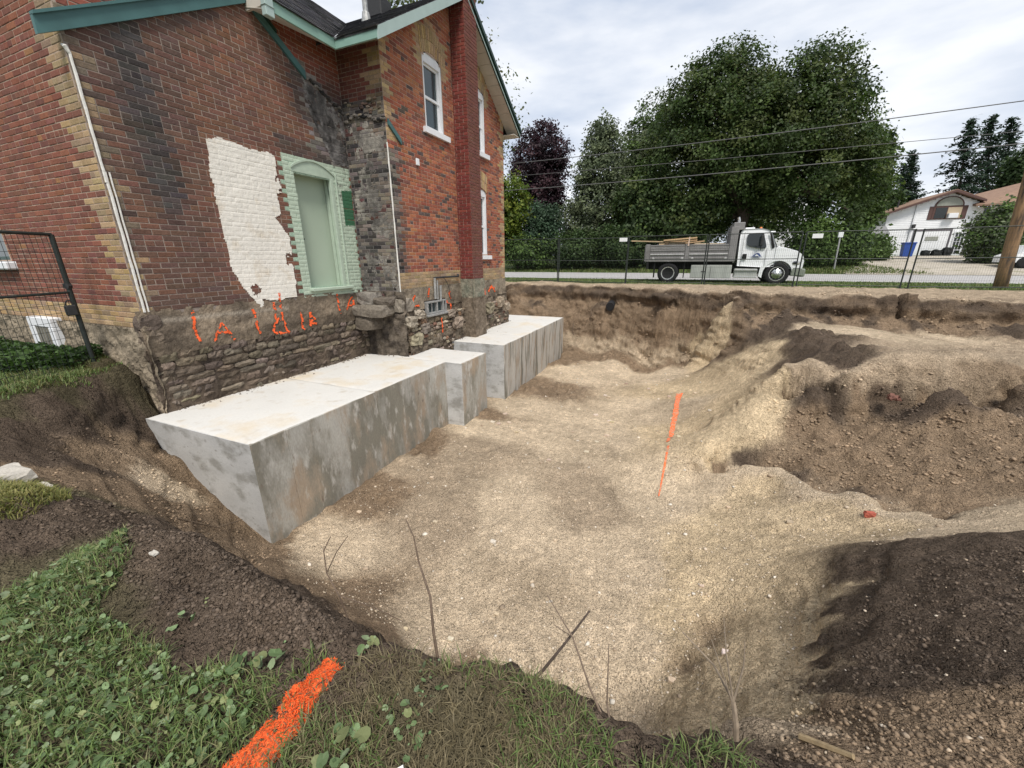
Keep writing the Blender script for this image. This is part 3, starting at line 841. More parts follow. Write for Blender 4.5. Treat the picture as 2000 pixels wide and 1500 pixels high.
def spans_c(z):
    lo, hi = 6.9, 12.25
    if z > 5.30:
        lo = max(lo, APY-(APZ-.06-z)/SL); hi = min(hi, APY+(APZ-.06-z)/SL)
        if hi <= lo: return []
    iv = [(lo, hi)]
    for w in CW:
        if w[2]-.10 < z < w[3]:
            iv = subtract(iv, w[0], w[1])
    return subtract(iv, 9.40, 9.97)
ic = build_wall(WC, 'wall', 6.9, 12.25, .60, 7.1, mor_c, lambda y, z: z < APZ-.04-SL*abs(y-APY) and not any(w[0] < y < w[1] and w[2] < z < arch_top(y, w) for w in CW) and not (CB[0] < y < CB[1] and CB[2] < z < CB[3]))
lay(WC, ic, .98, 7.1, spans_c, col_c, .005, seed=4)
# far side and back so that the house is a closed volume
sh = MB()
sh.box((-14.5, 12.2, -.4), (DX-.02, 12.245, 5.35), (.25, .09, .06))
sh.box((-14.5, 2.9, -.4), (-12.48, 12.2, 5.4), (.25, .09, .06))
sh.build('wall', MAT['brick'], house)

# chimney
CHX = -5.15
chim = MB().box((DX-.01, 9.405, 1.09), (CHX-.005, 9.965, 8.4), (.46, .34, .28)).build('chimney', MAT['mortar'], house)
WK1 = Wall((0, 9.40, 0), (1, 0, 0), (0, -1, 0)); WK2 = Wall((CHX, 0, 0), (0, 1, 0), (1, 0, 0))
walls.append(chim); ik = len(walls)-1
REDK = [(.165, .042, .034), (.15, .039, .032), (.18, .048, .038), (.135, .038, .032)]
ck = lambda u, z, row, rr: vary(pick(rr, REDK), rr, .12)
lay(WK1, ik, 1.10, 8.3, lambda z: [(DX, CHX+.004)], ck, .006, seed=5)
lay(WK2, ik, 1.10, 8.3, lambda z: [(9.396, 9.97)], lambda u, z, row, rr: vary((.15, .064, .051), rr, .12), .006, seed=6)
# soldier arches of buff brick above the upper windows
def arch(w, win, seed):
    rr = random.Random(seed)
    y0, y1, z0, z1 = win
    m = (y0+y1)/2
    n = 13
    for lay_ in range(2):
        for i in range(n):
            t = (i+.5)/n*2-1
            half = (y1-y0)/2+.03+.02*lay_
            yc = m+t*half
            zb = z1-.11*t*t+.015+lay_*.215
            an = t*.20
            pts = []
            hw = half/n-.005
            for (dd, ins) in ((-.012, 0), (.007, 0), (.010, .005)):
                for (a, b) in ((-hw+ins, ins), (hw-ins, ins), (hw-ins, .205-ins), (-hw+ins, .205-ins)):
                    k = 1+b*.35
                    pts.append(w.P0(yc+a*k+math.sin(an)*b, zb+math.cos(an)*b, dd+.002))
            BRICKS.append((0, ic, pts, vary(pick(rr, BUFF), rr)))
for i, w in enumerate(CW[:3]): arch(WC, w, 20+i)

# the 300 bricks that show largest are objects of their own, the rest one mesh per wall
order = sorted(range(len(BRICKS)), key=lambda i: -BRICKS[i][0])
single = set(order[:300])
rest = {}
def orient(vs):
    a, b, c = Vector(vs[8]), Vector(vs[9]), Vector(vs[10])
    n = (b-a).cross(c-a)
    return n
for i, (sc, wi, vs, c) in enumerate(BRICKS):
    n = orient(vs)
    good = (Vector(vs[8])-Vector(vs[0])).dot(n) > 0
    F_ = BF if good else FLIP
    if i in single:
        m = MB(); m.add(vs, F_, c); m.build('brick', MAT['brick'], walls[wi])
    else:
        rest.setdefault(wi, MB()).add(vs, F_, c)
for wi, m in rest.items():
    tag(m.build('brickwork', MAT['brick'], walls[wi]), kind='stuff')

# foundation: parged band, rubble below -------------------------------------------------------------
def rough_sheet(name, w, u0, u1, z0, z1, colour, d0, amp, step=.035, fr=6., seed=0, mat='rubble', keep=None):
    us = np.arange(u0, u1+step, step); zs = np.arange(z0, z1+step*.5, step)
    us[-1] = u1; zs[-1] = z1
    Uu, Zz = np.meshgrid(us, zs)
    dd = d0(Uu, Zz)+amp*fbm(Uu*fr, Zz*fr, 4, seed, .6)
    Vv = np.array([w.P0(a, b, c) for a, b, c in zip(Uu.ravel(), Zz.ravel(), dd.ravel())])
    J = np.arange(Uu.size).reshape(Uu.shape)
    Ff = np.stack([J[:-1, :-1].ravel(), J[:-1, 1:].ravel(), J[1:, 1:].ravel(), J[1:, :-1].ravel()], 1)
    if keep is not None:
        cu = Uu.ravel()[Ff].mean(1); cz = Zz.ravel()[Ff].mean(1)
        Ff = Ff[keep(cu, cz)]
    C = colour(Uu.ravel(), Zz.ravel())
    return np_obj(name, Vv, [Ff], MAT[mat], house, C, False)
def mixc(a, b, t): return np.array(a)[None, :]*(1-t[:, None])+np.array(b)[None, :]*t[:, None]
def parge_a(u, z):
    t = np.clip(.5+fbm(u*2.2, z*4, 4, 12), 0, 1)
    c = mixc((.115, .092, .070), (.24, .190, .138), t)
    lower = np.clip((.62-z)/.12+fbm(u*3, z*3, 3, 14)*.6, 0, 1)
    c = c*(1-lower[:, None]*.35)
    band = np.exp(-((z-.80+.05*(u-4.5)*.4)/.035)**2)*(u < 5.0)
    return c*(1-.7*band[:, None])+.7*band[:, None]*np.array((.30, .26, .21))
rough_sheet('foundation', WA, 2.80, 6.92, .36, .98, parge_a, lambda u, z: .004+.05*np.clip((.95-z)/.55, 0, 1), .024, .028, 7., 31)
def stones(name_parent, w, u0, u1, z0, z1, d0, hmin, hmax, wmin, wmax, pal, seed, maxd=.10):
    rr = random.Random(seed)
    z = z0; k = 0
    while z < z1-.03:
        h = min(rr.uniform(hmin, hmax), z1-z)
        u = u0-rr.uniform(0, wmax*.6)
        while u < u1:
            wd = rr.uniform(wmin, wmax)
            a, b = max(u, u0), min(u+wd, u1)
            if b-a > .06:
                jit = rr.uniform(-.02, .02)
                stone(name_parent, w, a+.008, b-.008, z+jit+.006, z+h+jit-.006, d0, rr.uniform(.03, maxd), vary(pick(rr, pal), rr, .25), rr)
                k += 1
            u += wd
        z += h
    return k
def stone(parent, w, a, b, z0, z1, d0, dep, c, rr):
    """a rough faced stone: grid of 4 x 3 points on its front, broken outline"""
    nu, nzz = 5, 3
    V_ = []; F_ = []
    sd = rr.random()*100
    for j in range(nzz+1):
        for i in range(nu+1):
            s, t = i/nu, j/nzz
            eu, ez = min(s, 1-s)*nu, min(t, 1-t)*nzz
            edge_ = min(1., eu, ez)
            uu = a+(b-a)*s+rr.uniform(-.012, .012)
            zc = z0+(z1-z0)*t+rr.uniform(-.010, .010)
            cut = .010 if (eu == 0 and ez == 0) else 0
            uu += cut*(1 if s < .5 else -1); zc += cut*(1 if t < .5 else -1)
            d = d0+dep*(.55+.45*edge_)+rr.uniform(-.018, .018)*(1 if edge_ else .4)
            V_.append(w.P0(uu, zc, d))
    n0 = len(V_)
    ring = [i for i in range(nu+1)]+[(j*(nu+1)+nu) for j in range(1, nzz+1)]+[nzz*(nu+1)+i for i in range(nu-1, -1, -1)]+[j*(nu+1) for j in range(nzz-1, 0, -1)]
    for idx in ring:
        p = Vector(V_[idx])-w.N*(dep+.05); V_.append((p.x, p.y, p.z))
    right = w.U.cross(Vector((0, 0, 1))).dot(w.N) > 0
    for j in range(nzz):
        for i in range(nu):
            q = (j*(nu+1)+i, j*(nu+1)+i+1, (j+1)*(nu+1)+i+1, (j+1)*(nu+1)+i)
            F_.append(q if right else q[::-1])
    m = len(ring)
    for k in range(m):
        k2 = (k+1) % m
        q = (ring[k2], ring[k], n0+k, n0+k2)
        F_.append(q if right else q[::-1])
    MB().add(V_, F_, c).build('stone', MAT['rubble'], parent)
SOILY = lambda u, z: mixc((.055, .043, .034), (.12, .092, .068), np.clip(.5+fbm(u*4, z*4, 3, 15), 0, 1))
fa = rough_sheet('foundation', WA, 2.79, 6.92, -.75, .46, SOILY, lambda u, z: .02+.05*np.clip((.4-z)/.8, 0, 1), .035, .035, 6., 33)
PAL_ST = [(.125, .10, .076), (.15, .122, .092), (.10, .08, .062), (.175, .145, .11), (.085, .068, .053), (.135, .11, .085)]
stones(fa, WA, 2.90, 6.85, -.62, .16, .03, .08, .17, .14, .48, PAL_ST, 41, .055)
stones(fa, WA, 2.90, 6.85, .16, .42, .02, .07, .14, .12, .34, [(.13, .105, .08), (.11, .088, .068), (.16, .13, .10)], 42, .05)
# below the gable wall: crumbling rubble and old mortar
def col_fc(u, z):
    t = np.clip(.5+fbm(u*5, z*5, 4, 17)*1.1, 0, 1)
    c = mixc((.10, .08, .06), (.24, .195, .145), t)
    hi = np.clip((z-.62)/.25, 0, 1)*np.clip(.6+fbm(u*3, z*3, 3, 19), 0, 1)
    return c*(1-hi[:, None]*.6)+hi[:, None]*.6*np.array((.30, .26, .20))
keepc = lambda u, z: ~((u > CB[0]-.02) & (u < CB[1]+.02) & (z > CB[2]-.02) & (z < CB[3]+.02))
rough_sheet('foundation', WC, 6.92, 12.27, .52, 1.0, col_fc, lambda u, z: .012+.04*np.clip((.8-z)/.3, 0, 1), .018, .035, 8., 35, keep=keepc)
fc = rough_sheet('foundation', WC, 6.92, 12.27, -1.2, .60, lambda u, z: mixc((.075, .058, .044), (.19, .155, .115), np.clip(.45+fbm(u*7, z*7, 4, 18)*1.2, 0, 1)), lambda u, z: .03+.08*np.clip((.6-z)/.8, 0, 1), .06, .035, 6., 36, keep=keepc)
PAL_SC = [(.22, .18, .135), (.28, .235, .18), (.15, .12, .09), (.18, .135, .095), (.33, .28, .22), (.12, .095, .07), (.20, .12, .085)]
stones(fc, WC, 6.95, 12.2, -.55, .36, .06, .08, .15, .10, .27, PAL_SC, 43, .08)
# chimney footing
WKf = Wall((0, 9.38, 0), (1, 0, 0), (0, -1, 0)); WKs = Wall((CHX+.02, 0, 0), (0, 1, 0), (1, 0, 0))
foot = lambda u, z: np.where((z > .62)[:, None], mixc((.17, .175, .135), (.24, .22, .17), np.clip(.5+fbm(u*6, z*6, 3, 22), 0, 1)), mixc((.12, .095, .07), (.20, .16, .12), np.clip(.5+fbm(u*7, z*7, 3, 23), 0, 1)))
k1 = rough_sheet('chimney_base', WKf, DX-.1, CHX+.055, -.62, 1.10, foot, lambda u, z: .04*np.clip((.6-z)/.6, 0, 1), .014, .03, 9., 37)
k2 = rough_sheet('chimney_base', WKs, 9.325, 9.99, -.62, 1.10, foot, lambda u, z: .04*np.clip((.6-z)/.6, 0, 1), .014, .03, 9., 38)
MB().box((DX, 9.39, 1.085), (CHX+.012, 9.985, 1.10), (.2, .2, .16)).build('chimney_base', MAT['rubble'], house)
# footing of the return wall: broken ledge stones and the hole beneath
fd = rough_sheet('foundation', WD, HX, DX+.13, -1.2, .95, lambda u, z: mixc((.06, .05, .042), (.15, .125, .098), np.clip(.5+fbm(u*6, z*6, 3, 24)*1.2, 0, 1)), lambda u, z: .02+.05*(z < .5), .05, .035, 7., 39)
def chunk(name, parent, lo, hi, c, seed, rough=.035, mat='rubble', cut=5):
    rr = random.Random(seed)
    lo = np.array(lo); hi = np.array(hi)
    n = cut
    V_, F_, key = [], [], {}
    def vid(i, j, k):
        if (i, j, k) not in key:
            p = np.array([i, j, k])/n
            q = p-.5
            r = np.linalg.norm(q)/.5
            q = q*(1-.13*max(0, r-1)*1.4)
            pos = (lo+hi)/2+q*(hi-lo)+np.array([rr.uniform(-1, 1) for _ in range(3)])*rough
            key[(i, j, k)] = len(V_); V_.append(tuple(pos))
        return key[(i, j, k)]
    for ax in range(3):
        for side in (0, n):
            for a in range(n):
                for b in range(n):
                    q = []
                    for (da, db) in ((0, 0), (1, 0), (1, 1), (0, 1)):
                        ijk = [0, 0, 0]; ijk[ax] = side; ijk[(ax+1) % 3] = a+da; ijk[(ax+2) % 3] = b+db
                        q.append(vid(*ijk))
                    F_.append(tuple(q if side else q[::-1]))
    return MB().add(V_, F_, c).build(name, MAT[mat], parent)
chunk('ledge', house, (-6.52, 6.42, .44), (-5.66, 7.0, .70), (.19, .165, .135), 1, .018, cut=3)
chunk('ledge', house, (-6.50, 6.58, .68), (-6.02, 7.0, .94), (.22, .20, .175), 2, .018, cut=3)
chunk('ledge', house, (-6.10, 6.60, .66), (-5.62, 7.0, .84), (.13, .11, .09), 3, .018, cut=3)
chunk('ledge', house, (-6.50, 6.46, .16), (-6.0, 6.98, .46), (.14, .118, .094), 4, .018, cut=3)
chunk('ledge', house, (-5.72, 6.78, .52), (-5.44, 7.25, .80), (.25, .22, .18), 5, .018, cut=3)
for i, (y, z, s) in enumerate(((7.02, .30, .16), (7.35, .42, .12), (7.5, .1, .15), (7.15, -.1, .18), (8.62, .3, .13), (8.9, .02, .2), (10.2, .35, .16), (10.8, .2, .22), (11.6, .3, .2), (12.05, .1, .18))):
    chunk('stone', fc, (DX+.0, y-s, z-s*.7), (DX+.12+s*.5, y+s, z+s*.7), vary((.26, .22, .17), random, .3), 60+i, .03, cut=4)
# stone plinth of the wall facing the lawn, with its trowelled render
def col_fb(u, z): return mixc((.20, .165, .12), (.32, .265, .195), np.clip(.5+fbm(u*3, z*3, 4, 25), 0, 1))
rough_sheet('foundation', WB, -12.5, HX+.075, -.5, .75, col_fb, lambda u, z: .045+.035*np.clip(fbm(u*4+fbm(u*2, z*2, 2, 77)*2, z*6, 3, 26), -.4, 1), .025, .03, 9., 45, keep=lambda u, z: ~((u > BWIN[0]-.02) & (u < BWIN[1]+.02) & (z > BWIN[2]-.02) & (z < BWIN[3]+.02)))

# corner stones where the two foundations meet
rr = random.Random(91)
for k in range(8):
    z = -.72+k*.205; w_ = rr.uniform(.10, .16)
    chunk('stone', fa, (HX-w_, 2.815-rr.uniform(0, .015), z), (HX+.04+rr.uniform(-.01, .015), 2.90+w_, z+.20), vary(pick(rr, [(.125, .10, .076), (.15, .12, .088), (.11, .088, .067)]), rr), 900+k, .022, cut=3)

# ---------------------------------------------------------------- house: door, paint, windows, trim, roof
def skin(name, w, poly, d, colour, mat, parent, step=.016, jag=.02, relief=.004, thick=.01, seed=0, hole=None, fr=9):
    P = np.array(poly)
    us = np.arange(P[:, 0].min()-.03, P[:, 0].max()+.03, step); zs = np.arange(P[:, 1].min()-.03, P[:, 1].max()+.03, step)
    Uu, Zz = np.meshgrid(us, zs)
    ju = Uu+jag*fbm(Uu*fr, Zz*fr, 3, seed); jz = Zz+jag*fbm(Uu*fr, Zz*fr, 3, seed+5)
    cu = (ju[:-1, :-1]+ju[1:, 1:])/2; cz = (jz[:-1, :-1]+jz[1:, 1:])/2
    ok = inpoly(cu, cz, poly)
    if hole is not None: ok &= ~hole(cu, cz)
    row = np.floor(Zz/BH); fz = Zz/BH-row
    fu = (Uu/BW+(row % 2)*.5) % 1
    groove = np.maximum(np.exp(-(np.minimum(fz, 1-fz)/.12)**2), np.exp(-(np.minimum(fu, 1-fu)/.045)**2))
    dep = d(Uu, Zz) if callable(d) else d+0*Uu
    dd = dep-relief*groove+.0015*fbm(Uu*14, Zz*14, 2, seed)
    J = np.arange(Uu.size).reshape(Uu.shape)
    Ff = np.stack([J[:-1, :-1], J[:-1, 1:], J[1:, 1:], J[1:, :-1]], -1)[ok]
    V1 = np.array([w.P0(a, b, c) for a, b, c in zip(Uu.ravel(), Zz.ravel(), dd.ravel())])
    V2 = np.array([w.P0(a, b, c-thick) for a, b, c in zip(Uu.ravel(), Zz.ravel(), dd.ravel())])
    e = np.concatenate([Ff[:, [0, 1]], Ff[:, [1, 2]], Ff[:, [2, 3]], Ff[:, [3, 0]]])
    key = np.sort(e, 1); key = key[:, 0].astype(np.int64)*10**7+key[:, 1]
    uq, inv, cnt = np.unique(key, return_inverse=True, return_counts=True)
    be = e[cnt[inv] == 1]
    n = len(V1)
    sk = np.stack([be[:, 1], be[:, 0], be[:, 0]+n, be[:, 1]+n], 1)
    Vv = np.concatenate([V1, V2]); Ff = np.concatenate([Ff, sk])
    use = np.unique(Ff); mp = np.full(len(Vv), -1); mp[use] = np.arange(len(use))
    C = np.array(colour(np.concatenate([Uu.ravel()]*2)[use], np.concatenate([Zz.ravel()]*2)[use]))
    return np_obj(name, Vv[use], [mp[Ff]], MAT[mat], parent, C)

flat = lambda c, am=.0: (lambda u, z: np.array(c)[None, :]*(1+am*fbm(u*3, z*3, 3, 7))[:, None])
in_door = lambda u, z: (u > DOOR[0]-.005) & (u < DOOR[1]+.005) & (z > DOOR[2]-.0) & (z < DOOR[3]+.005)
holes_p = lambda u, z: ((np.abs(u-4.47)+np.abs(z-1.13)*.8+.05*fbm(u*20, z*20, 2, 3)) < .10) | ((u > 5.12) & (np.abs(z-1.62)+.1*fbm(u*14, z*14, 2, 4) < .07)) | ((u > 5.16) & (z > 2.72) & (z < 2.95) & (fbm(u*18, z*18, 2, 9) > -.05))
skin('plaster_patch', WA, PLASTER, .016, flat((.72, .7, .66)), 'plaster', house, .016, .03, .0028, .016, 3, holes_p)['label'] = 'ragged white plaster patch left on the brown brick'
GREEN = (.40, .475, .38)
gp = [(5.35, 3.33), (6.85, 3.33), (6.83, 2.93), (6.60, 2.92), (6.60, 2.26), (6.84, 2.27), (6.84, .93), (5.37, .93)]
def green_c(u, z):
    t = np.clip((fbm(u*16, z*16, 3, 13)-.25)*4, 0, 1)*(u > 6.45)*(z > 2.6)
    return mixc(GREEN, (.12, .11, .10), t*.8)*(1+.06*fbm(u*4, z*4, 3, 2))[:, None]
skin('painted_surround', WA, gp, .0095, green_c, 'paint_skin', house, .016, .012, .006, .008, 21, in_door)
skin('painted_surround', WA, [(6.60, 2.91), (6.87, 2.93), (6.86, 2.28), (6.60, 2.25)], .009, flat((.045, .125, .068), .1), 'paint_skin', house, .016, .012, .004, .008, 25)
# door leaf, reveals, arched hood mould, sill
door = MB().bbox((HX-.24, DOOR[0], DOOR[2]), (HX-.20, DOOR[1], DOOR[3]), .004).build('door', MAT['door_green'], house)
m = MB(); m.tube([(HX-.20, 5.73, 1.98), (HX-.19, 5.73, 1.98)], .012, 10); m.build('handle_hole', MAT['dark_metal'], door)
MAT['jamb'] = material('jamb', (.385, .465, .375), .65, var=[(9, .08)], bump=(14, .15, .01))
m = MB()
m.box((HX-.23, DOOR[1]-.0, DOOR[2]), (HX+.006, DOOR[1]+.03, DOOR[3]))
m.box((HX-.23, DOOR[0]-.03, DOOR[2]), (HX+.006, DOOR[0], DOOR[3]))
m.box((HX-.23, DOOR[0], DOOR[3]-.002), (HX+.006, DOOR[1], DOOR[3]+.028))
m.bbox((HX-.05, DOOR[1]-.06, DOOR[2]), (HX+.016, DOOR[1]+.012, DOOR[3]), .006)
m.bbox((HX-.19, DOOR[1]-.03, DOOR[2]), (HX-.12, DOOR[1]+.01, DOOR[3]), .006)
m.bbox((HX+.0, DOOR[1]+.07, DOOR[2]-.05), (HX+.026, DOOR[1]+.10, DOOR[3]+.1), .006)
m.build('door_frame', MAT['jamb'], house)
m = MB()
pa = [(5.50+.95*i/16, 3.13+.17*math.sin(math.pi*i/16)**.9) for i in range(17)]
for i in range(16):
    (a, b), (c, d) = pa[i], pa[i+1]
    m.hexa([(HX+.002, a, b), (HX+.03, a, b), (HX+.03, c, d), (HX+.002, c, d), (HX+.002, a, b+.032), (HX+.03, a, b+.032), (HX+.03, c, d+.032), (HX+.002, c, d+.032)])
    m.hexa([(HX+.002, a, 3.08), (HX+.012, a, 3.08), (HX+.012, c, 3.08), (HX+.002, c, 3.08), (HX+.002, a, b), (HX+.012, a, b), (HX+.012, c, d), (HX+.002, c, d)])
m.build('arch_mould', MAT['jamb'], house)
MB().bbox((HX-.22, DOOR[0]-.04, DOOR[2]-.055), (HX+.09, DOOR[1]+.14, DOOR[2]), .008).build('sill', MAT['jamb'], house)

# orange survey marks sprayed along the foundation
def depth_a(u, z):
    fz = np.where(z > .97, .006, .004+.05*np.clip((.95-z)/.55, 0, 1)+.024*fbm(u*7., z*7., 4, 31, .6))
    return np.where(z < .40, np.maximum(fz, .09), fz)+.014
def depth_c(u, z):
    return np.where(z > .99, .006, .012+.04*np.clip((.8-z)/.3, 0, 1)+.018*fbm(u*8., z*8., 4, 35, .6))+.016+np.where(z < .55, .09, 0)
def stroke_poly(p, wd):
    p = [Vector((a, b)) for a, b in p]
    L_, R_ = [], []
    for i, q in enumerate(p):
        t = (p[min(i+1, len(p)-1)]-p[max(i-1, 0)]).normalized()
        n = Vector((-t.y, t.x))*wd*.5
        L_.append(tuple(q+n)); R_.append(tuple(q-n))
    return L_+R_[::-1]
def mark(w, strokes, wd, dep, sd):
    m_ = None
    for i, s in enumerate(strokes):
        skin('paint_mark', w, stroke_poly(s, wd), dep, flat((.8, .13, .03)), 'spray', house, .012, .022, .0, .004, sd+i, hole=lambda u, z: fbm(u*24, z*24, 3, sd) > .22)
SA = [[[(3.46, .91), (3.42, .68), (3.44, .46)]],
      [[(3.64, .44), (3.80, .70), (3.93, .42)], [(3.70, .55), (3.90, .54)]],
      [[(4.34, .84), (4.34, .62), (4.37, .43)]],
      [[(4.73, .91), (4.68, .62)], [(4.86, 1.06), (4.82, .60)], [(4.60, .40), (4.64, .56), (4.75, .63), (4.84, .58), (4.86, .37)], [(4.60, .40), (4.86, .38)]],
      [[(5.20, .70), (5.18, .36)], [(5.40, .66), (5.36, .40)], [(5.38, .62), (5.50, .52), (5.38, .50)], [(5.37, .48), (5.52, .44)]],
      [[(6.14, .94), (6.09, .52)]], [[(6.30, .62), (6.52, .86)], [(6.53, .86), (6.52, .56)], [(6.38, .68), (6.53, .70)]]]
for i, s in enumerate(SA): mark(WA, s, .036, depth_a, 100+i*7)
SC_ = [[[(7.34, .84), (7.24, .72), (7.22, .63), (7.44, .60)]], [[(7.90, .97), (7.84, .76)]], [[(8.82, .84), (8.74, .76), (8.80, .64)], [(8.60, .62), (8.58, .40)]],
       [[(8.18, .24), (8.17, -.12)]], [[(10.34, .82), (10.33, .58)], [(10.72, .80), (10.70, .58)]], [[(10.95, .66), (11.2, .80), (11.4, .62)], [(11.05, .78), (11.4, .74)]]]
for i, s in enumerate(SC_): mark(WC, s, .045, depth_c, 160+i*7)

# white sealant strips where the addition stood
m = MB()
for (z0, z1, o, wd) in ((2.50, 3.80, .0, .017), (.96, 2.62, .008, .019), (.96, 2.62, .052, .012)):
    m.tube([(HX+.014, 2.895+o+.002*math.sin(k*2.1), z0+(z1-z0)*k/12) for k in range(13)], [wd*(.75+.25*random.random()) for k in range(13)], 6)
m.tube([(HX+.012, 2.895, 3.78), (HX+.015, 2.87, 3.84), (HX-.02, 2.862, 3.86)], [.017, .024, .012], 6)
m.build('sealant_strip', MAT['caulk'], house)
m = MB()
m.tube([(DX+.004, 6.893+.003*math.sin(k*2.6), .80+2.92*k/16) for k in range(17)], [.014*(.8+.4*random.random()) for k in range(17)], 6)
m.build('sealant_strip', MAT['caulk'], house)

# rake boards left from the addition's roof
def board(m, w, a, b, h, d0, d1):      # board along a->b (u,z lower edge), height h measured upward
    (u0, z0), (u1, z1) = a, b
    m.hexa([w.P0(u0, z0, d0), w.P0(u1, z1, d0), w.P0(u1, z1, d1), w.P0(u0, z0, d1), w.P0(u0, z0+h, d0), w.P0(u1, z1+h, d0), w.P0(u1, z1+h, d1), w.P0(u0, z0+h, d1)])
m = MB(); board(m, WA, (2.66, 3.86), (5.14, 5.24), .17, .0, .05); board(m, WA, (2.66, 4.025), (5.14, 5.405), .03, .0, .075)
m.build('rake_board', MAT['trim_teal'], house)
m = MB(); board(m, WA, (5.02, 5.36), (6.08, 4.60), .12, .0, .045); m.build('rake_board', MAT['trim_teal'], house)
m = MB(); board(m, WA, (5.02, 5.47), (5.60, 5.055), .05, .0, .07); m.build('rake_board', MAT['trim_dark'], house)
m = MB(); board(m, WC, (6.95, 4.02), (7.30, 3.76), .10, .0, .04); m.build('rake_board', MAT['trim_teal'], house)
# crumbled line of mortar and tar that continues the old roof line down to the corner
def parge_c(u, z):
    t = np.clip(.5+fbm(u*5, z*2.5, 4, 61)*1.3, 0, 1); t2 = np.clip(fbm(u*9, z*9, 3, 63)*2, 0, 1)
    return mixc((.085, .080, .078), (.27, .255, .245), t)*(1-.6*t2[:, None])
skin('old_render', WA, [(6.03, 4.62), (6.85, 4.28), (6.89, 3.36), (6.50, 3.36), (6.30, 3.75), (6.05, 4.15)], .010, parge_c, 'rubble', house, .02, .05, .004, .006, 65, hole=lambda u, z: fbm(u*7, z*7, 3, 67) > .28)
def parge_d(u, z):
    t = np.clip(.5+fbm(u*5, z*2.5, 4, 71)*1.2, 0, 1)
    return mixc((.10, .093, .086), (.27, .25, .22), t)
skin('old_render', WD, [(-6.45, 4.1), (-5.6, 4.1), (-5.56, .8), (-6.5, .8)], .009, parge_d, 'rubble', house, .025, .08, .005, .006, 73, hole=lambda u, z: fbm(u*4.5, z*3.2, 4, 75) > -.12)
m = MB()
rr = random.Random(8)
for k in range(34):
    t = k/33
    y = 6.28+.62*t; z = 4.60-.30*t+rr.uniform(-.03, .03)
    s = rr.uniform(.02, .045)
    y -= .12*(1-t); z += .06*(1-t)
    m.bbox((HX-.01, y-s, z-s*.6), (HX+rr.uniform(.015, .05), y+s, z+s*.6), .012, pick(rr, [(.05, .047, .045), (.13, .12, .115), (.20, .185, .17), (.03, .03, .03)]))
tag(m.build('mortar_scar', MAT['rubble'], house), kind='stuff'); m = MB()
for k in range(40):
    t = k/39
    x = HX+.04+.96*t; z = 4.16+.06*math.sin(t*5)+rr.uniform(-.03, .03)
    s = rr.uniform(.02, .045)
    m.bbox((x-s, 6.90-rr.uniform(.015, .055), z-s*.6), (x+s, 6.91, z+s*.6), .012, pick(rr, [(.04, .038, .036), (.12, .11, .10), (.18, .16, .14), (.025, .025, .025)]))
for k in range(26):      # broken brick above it
    x = HX+.1+.85*rr.random(); z = 4.22+.26*rr.random(); s = rr.uniform(.03, .06)
    m.bbox((x-s, 6.90-rr.uniform(.01, .045), z-s*.5), (x+s, 6.91, z+s*.5), .012, vary(pick(rr, [(.16, .11, .085), (.22, .18, .14), (.10, .075, .06)]), rr))
tag(m.build('mortar_scar', MAT['rubble'], house), kind='stuff')
# small outlet, hose and pipes on the gable wall
MB().bbox((DX, 7.76, 3.49), (DX+.035, 7.86, 3.62), .008).build('vent_plate', MAT['white_trim'], house)
m = MB(); m.tube([(DX+.06, 8.08, 1.185), (DX+.06, 9.2, 1.175)], .022, 8); m.tube([(DX+.06, 9.16, 1.175), (DX+.06, 9.18, 1.23)], .03, 8); m.build('pipe', MAT['dark_metal'], house)
m = MB(); m.tube([(DX+.06, 8.10, 1.18), (DX+.05, 8.10, .70)], .03, 8); m.tube([(DX+.06, 8.20, 1.12), (DX+.05, 8.20, .68)], .022, 8); m.tube([(DX+.08, 8.30, 1.0), (DX+.06, 8.31, .66)], .03, 8); m.build('pipe', MAT['metal_old'], house)
m = MB(); m.tube([(DX+.06, 8.45+.30*math.sin(k/10*1.6), 1.17-.52*(k/10)**1.6) for k in range(11)], .007, 6); m.build('cable', MAT['dark_metal'], house)
# basement slider of the gable wall, slightly askew
y0, y1, z0, z1 = CB
m = MB()
for (a, b, c, d) in ((y0, y1, z0, z0+.035), (y0, y1, z1-.035, z1), (y0, y0+.035, z0+.036, z1-.036), (y1-.035, y1, z0+.036, z1-.036), (y0+.40, y0+.435, z0+.036, z1-.036), (y1-.16, y1-.12, z0+.036, z1-.036)):
    m.bbox((DX-.03, a, c), (DX+.10, b, d), .005)
bw = m.build('window', MAT['metal_old'], house)
MB().box((DX-.02, y0+.02, z0+.02), (DX+.02, y1-.02, z1-.02)).build('pane', MAT['glass'], bw)
MB().bbox((DX-.03, y0-.05, z0-.05), (DX+.14, y1+.05, z0-.002), .006).build('sill', MAT['metal_old'], bw)
m = MB(); m.bbox((DX+.02, y0+.10, z0+.04), (DX+.05, y0+.13, z1-.04), .004); m.bbox((DX+.02, y0+.24, z0+.04), (DX+.05, y0+.27, z1-.04), .004); m.build('bar', MAT['metal_old'], bw)

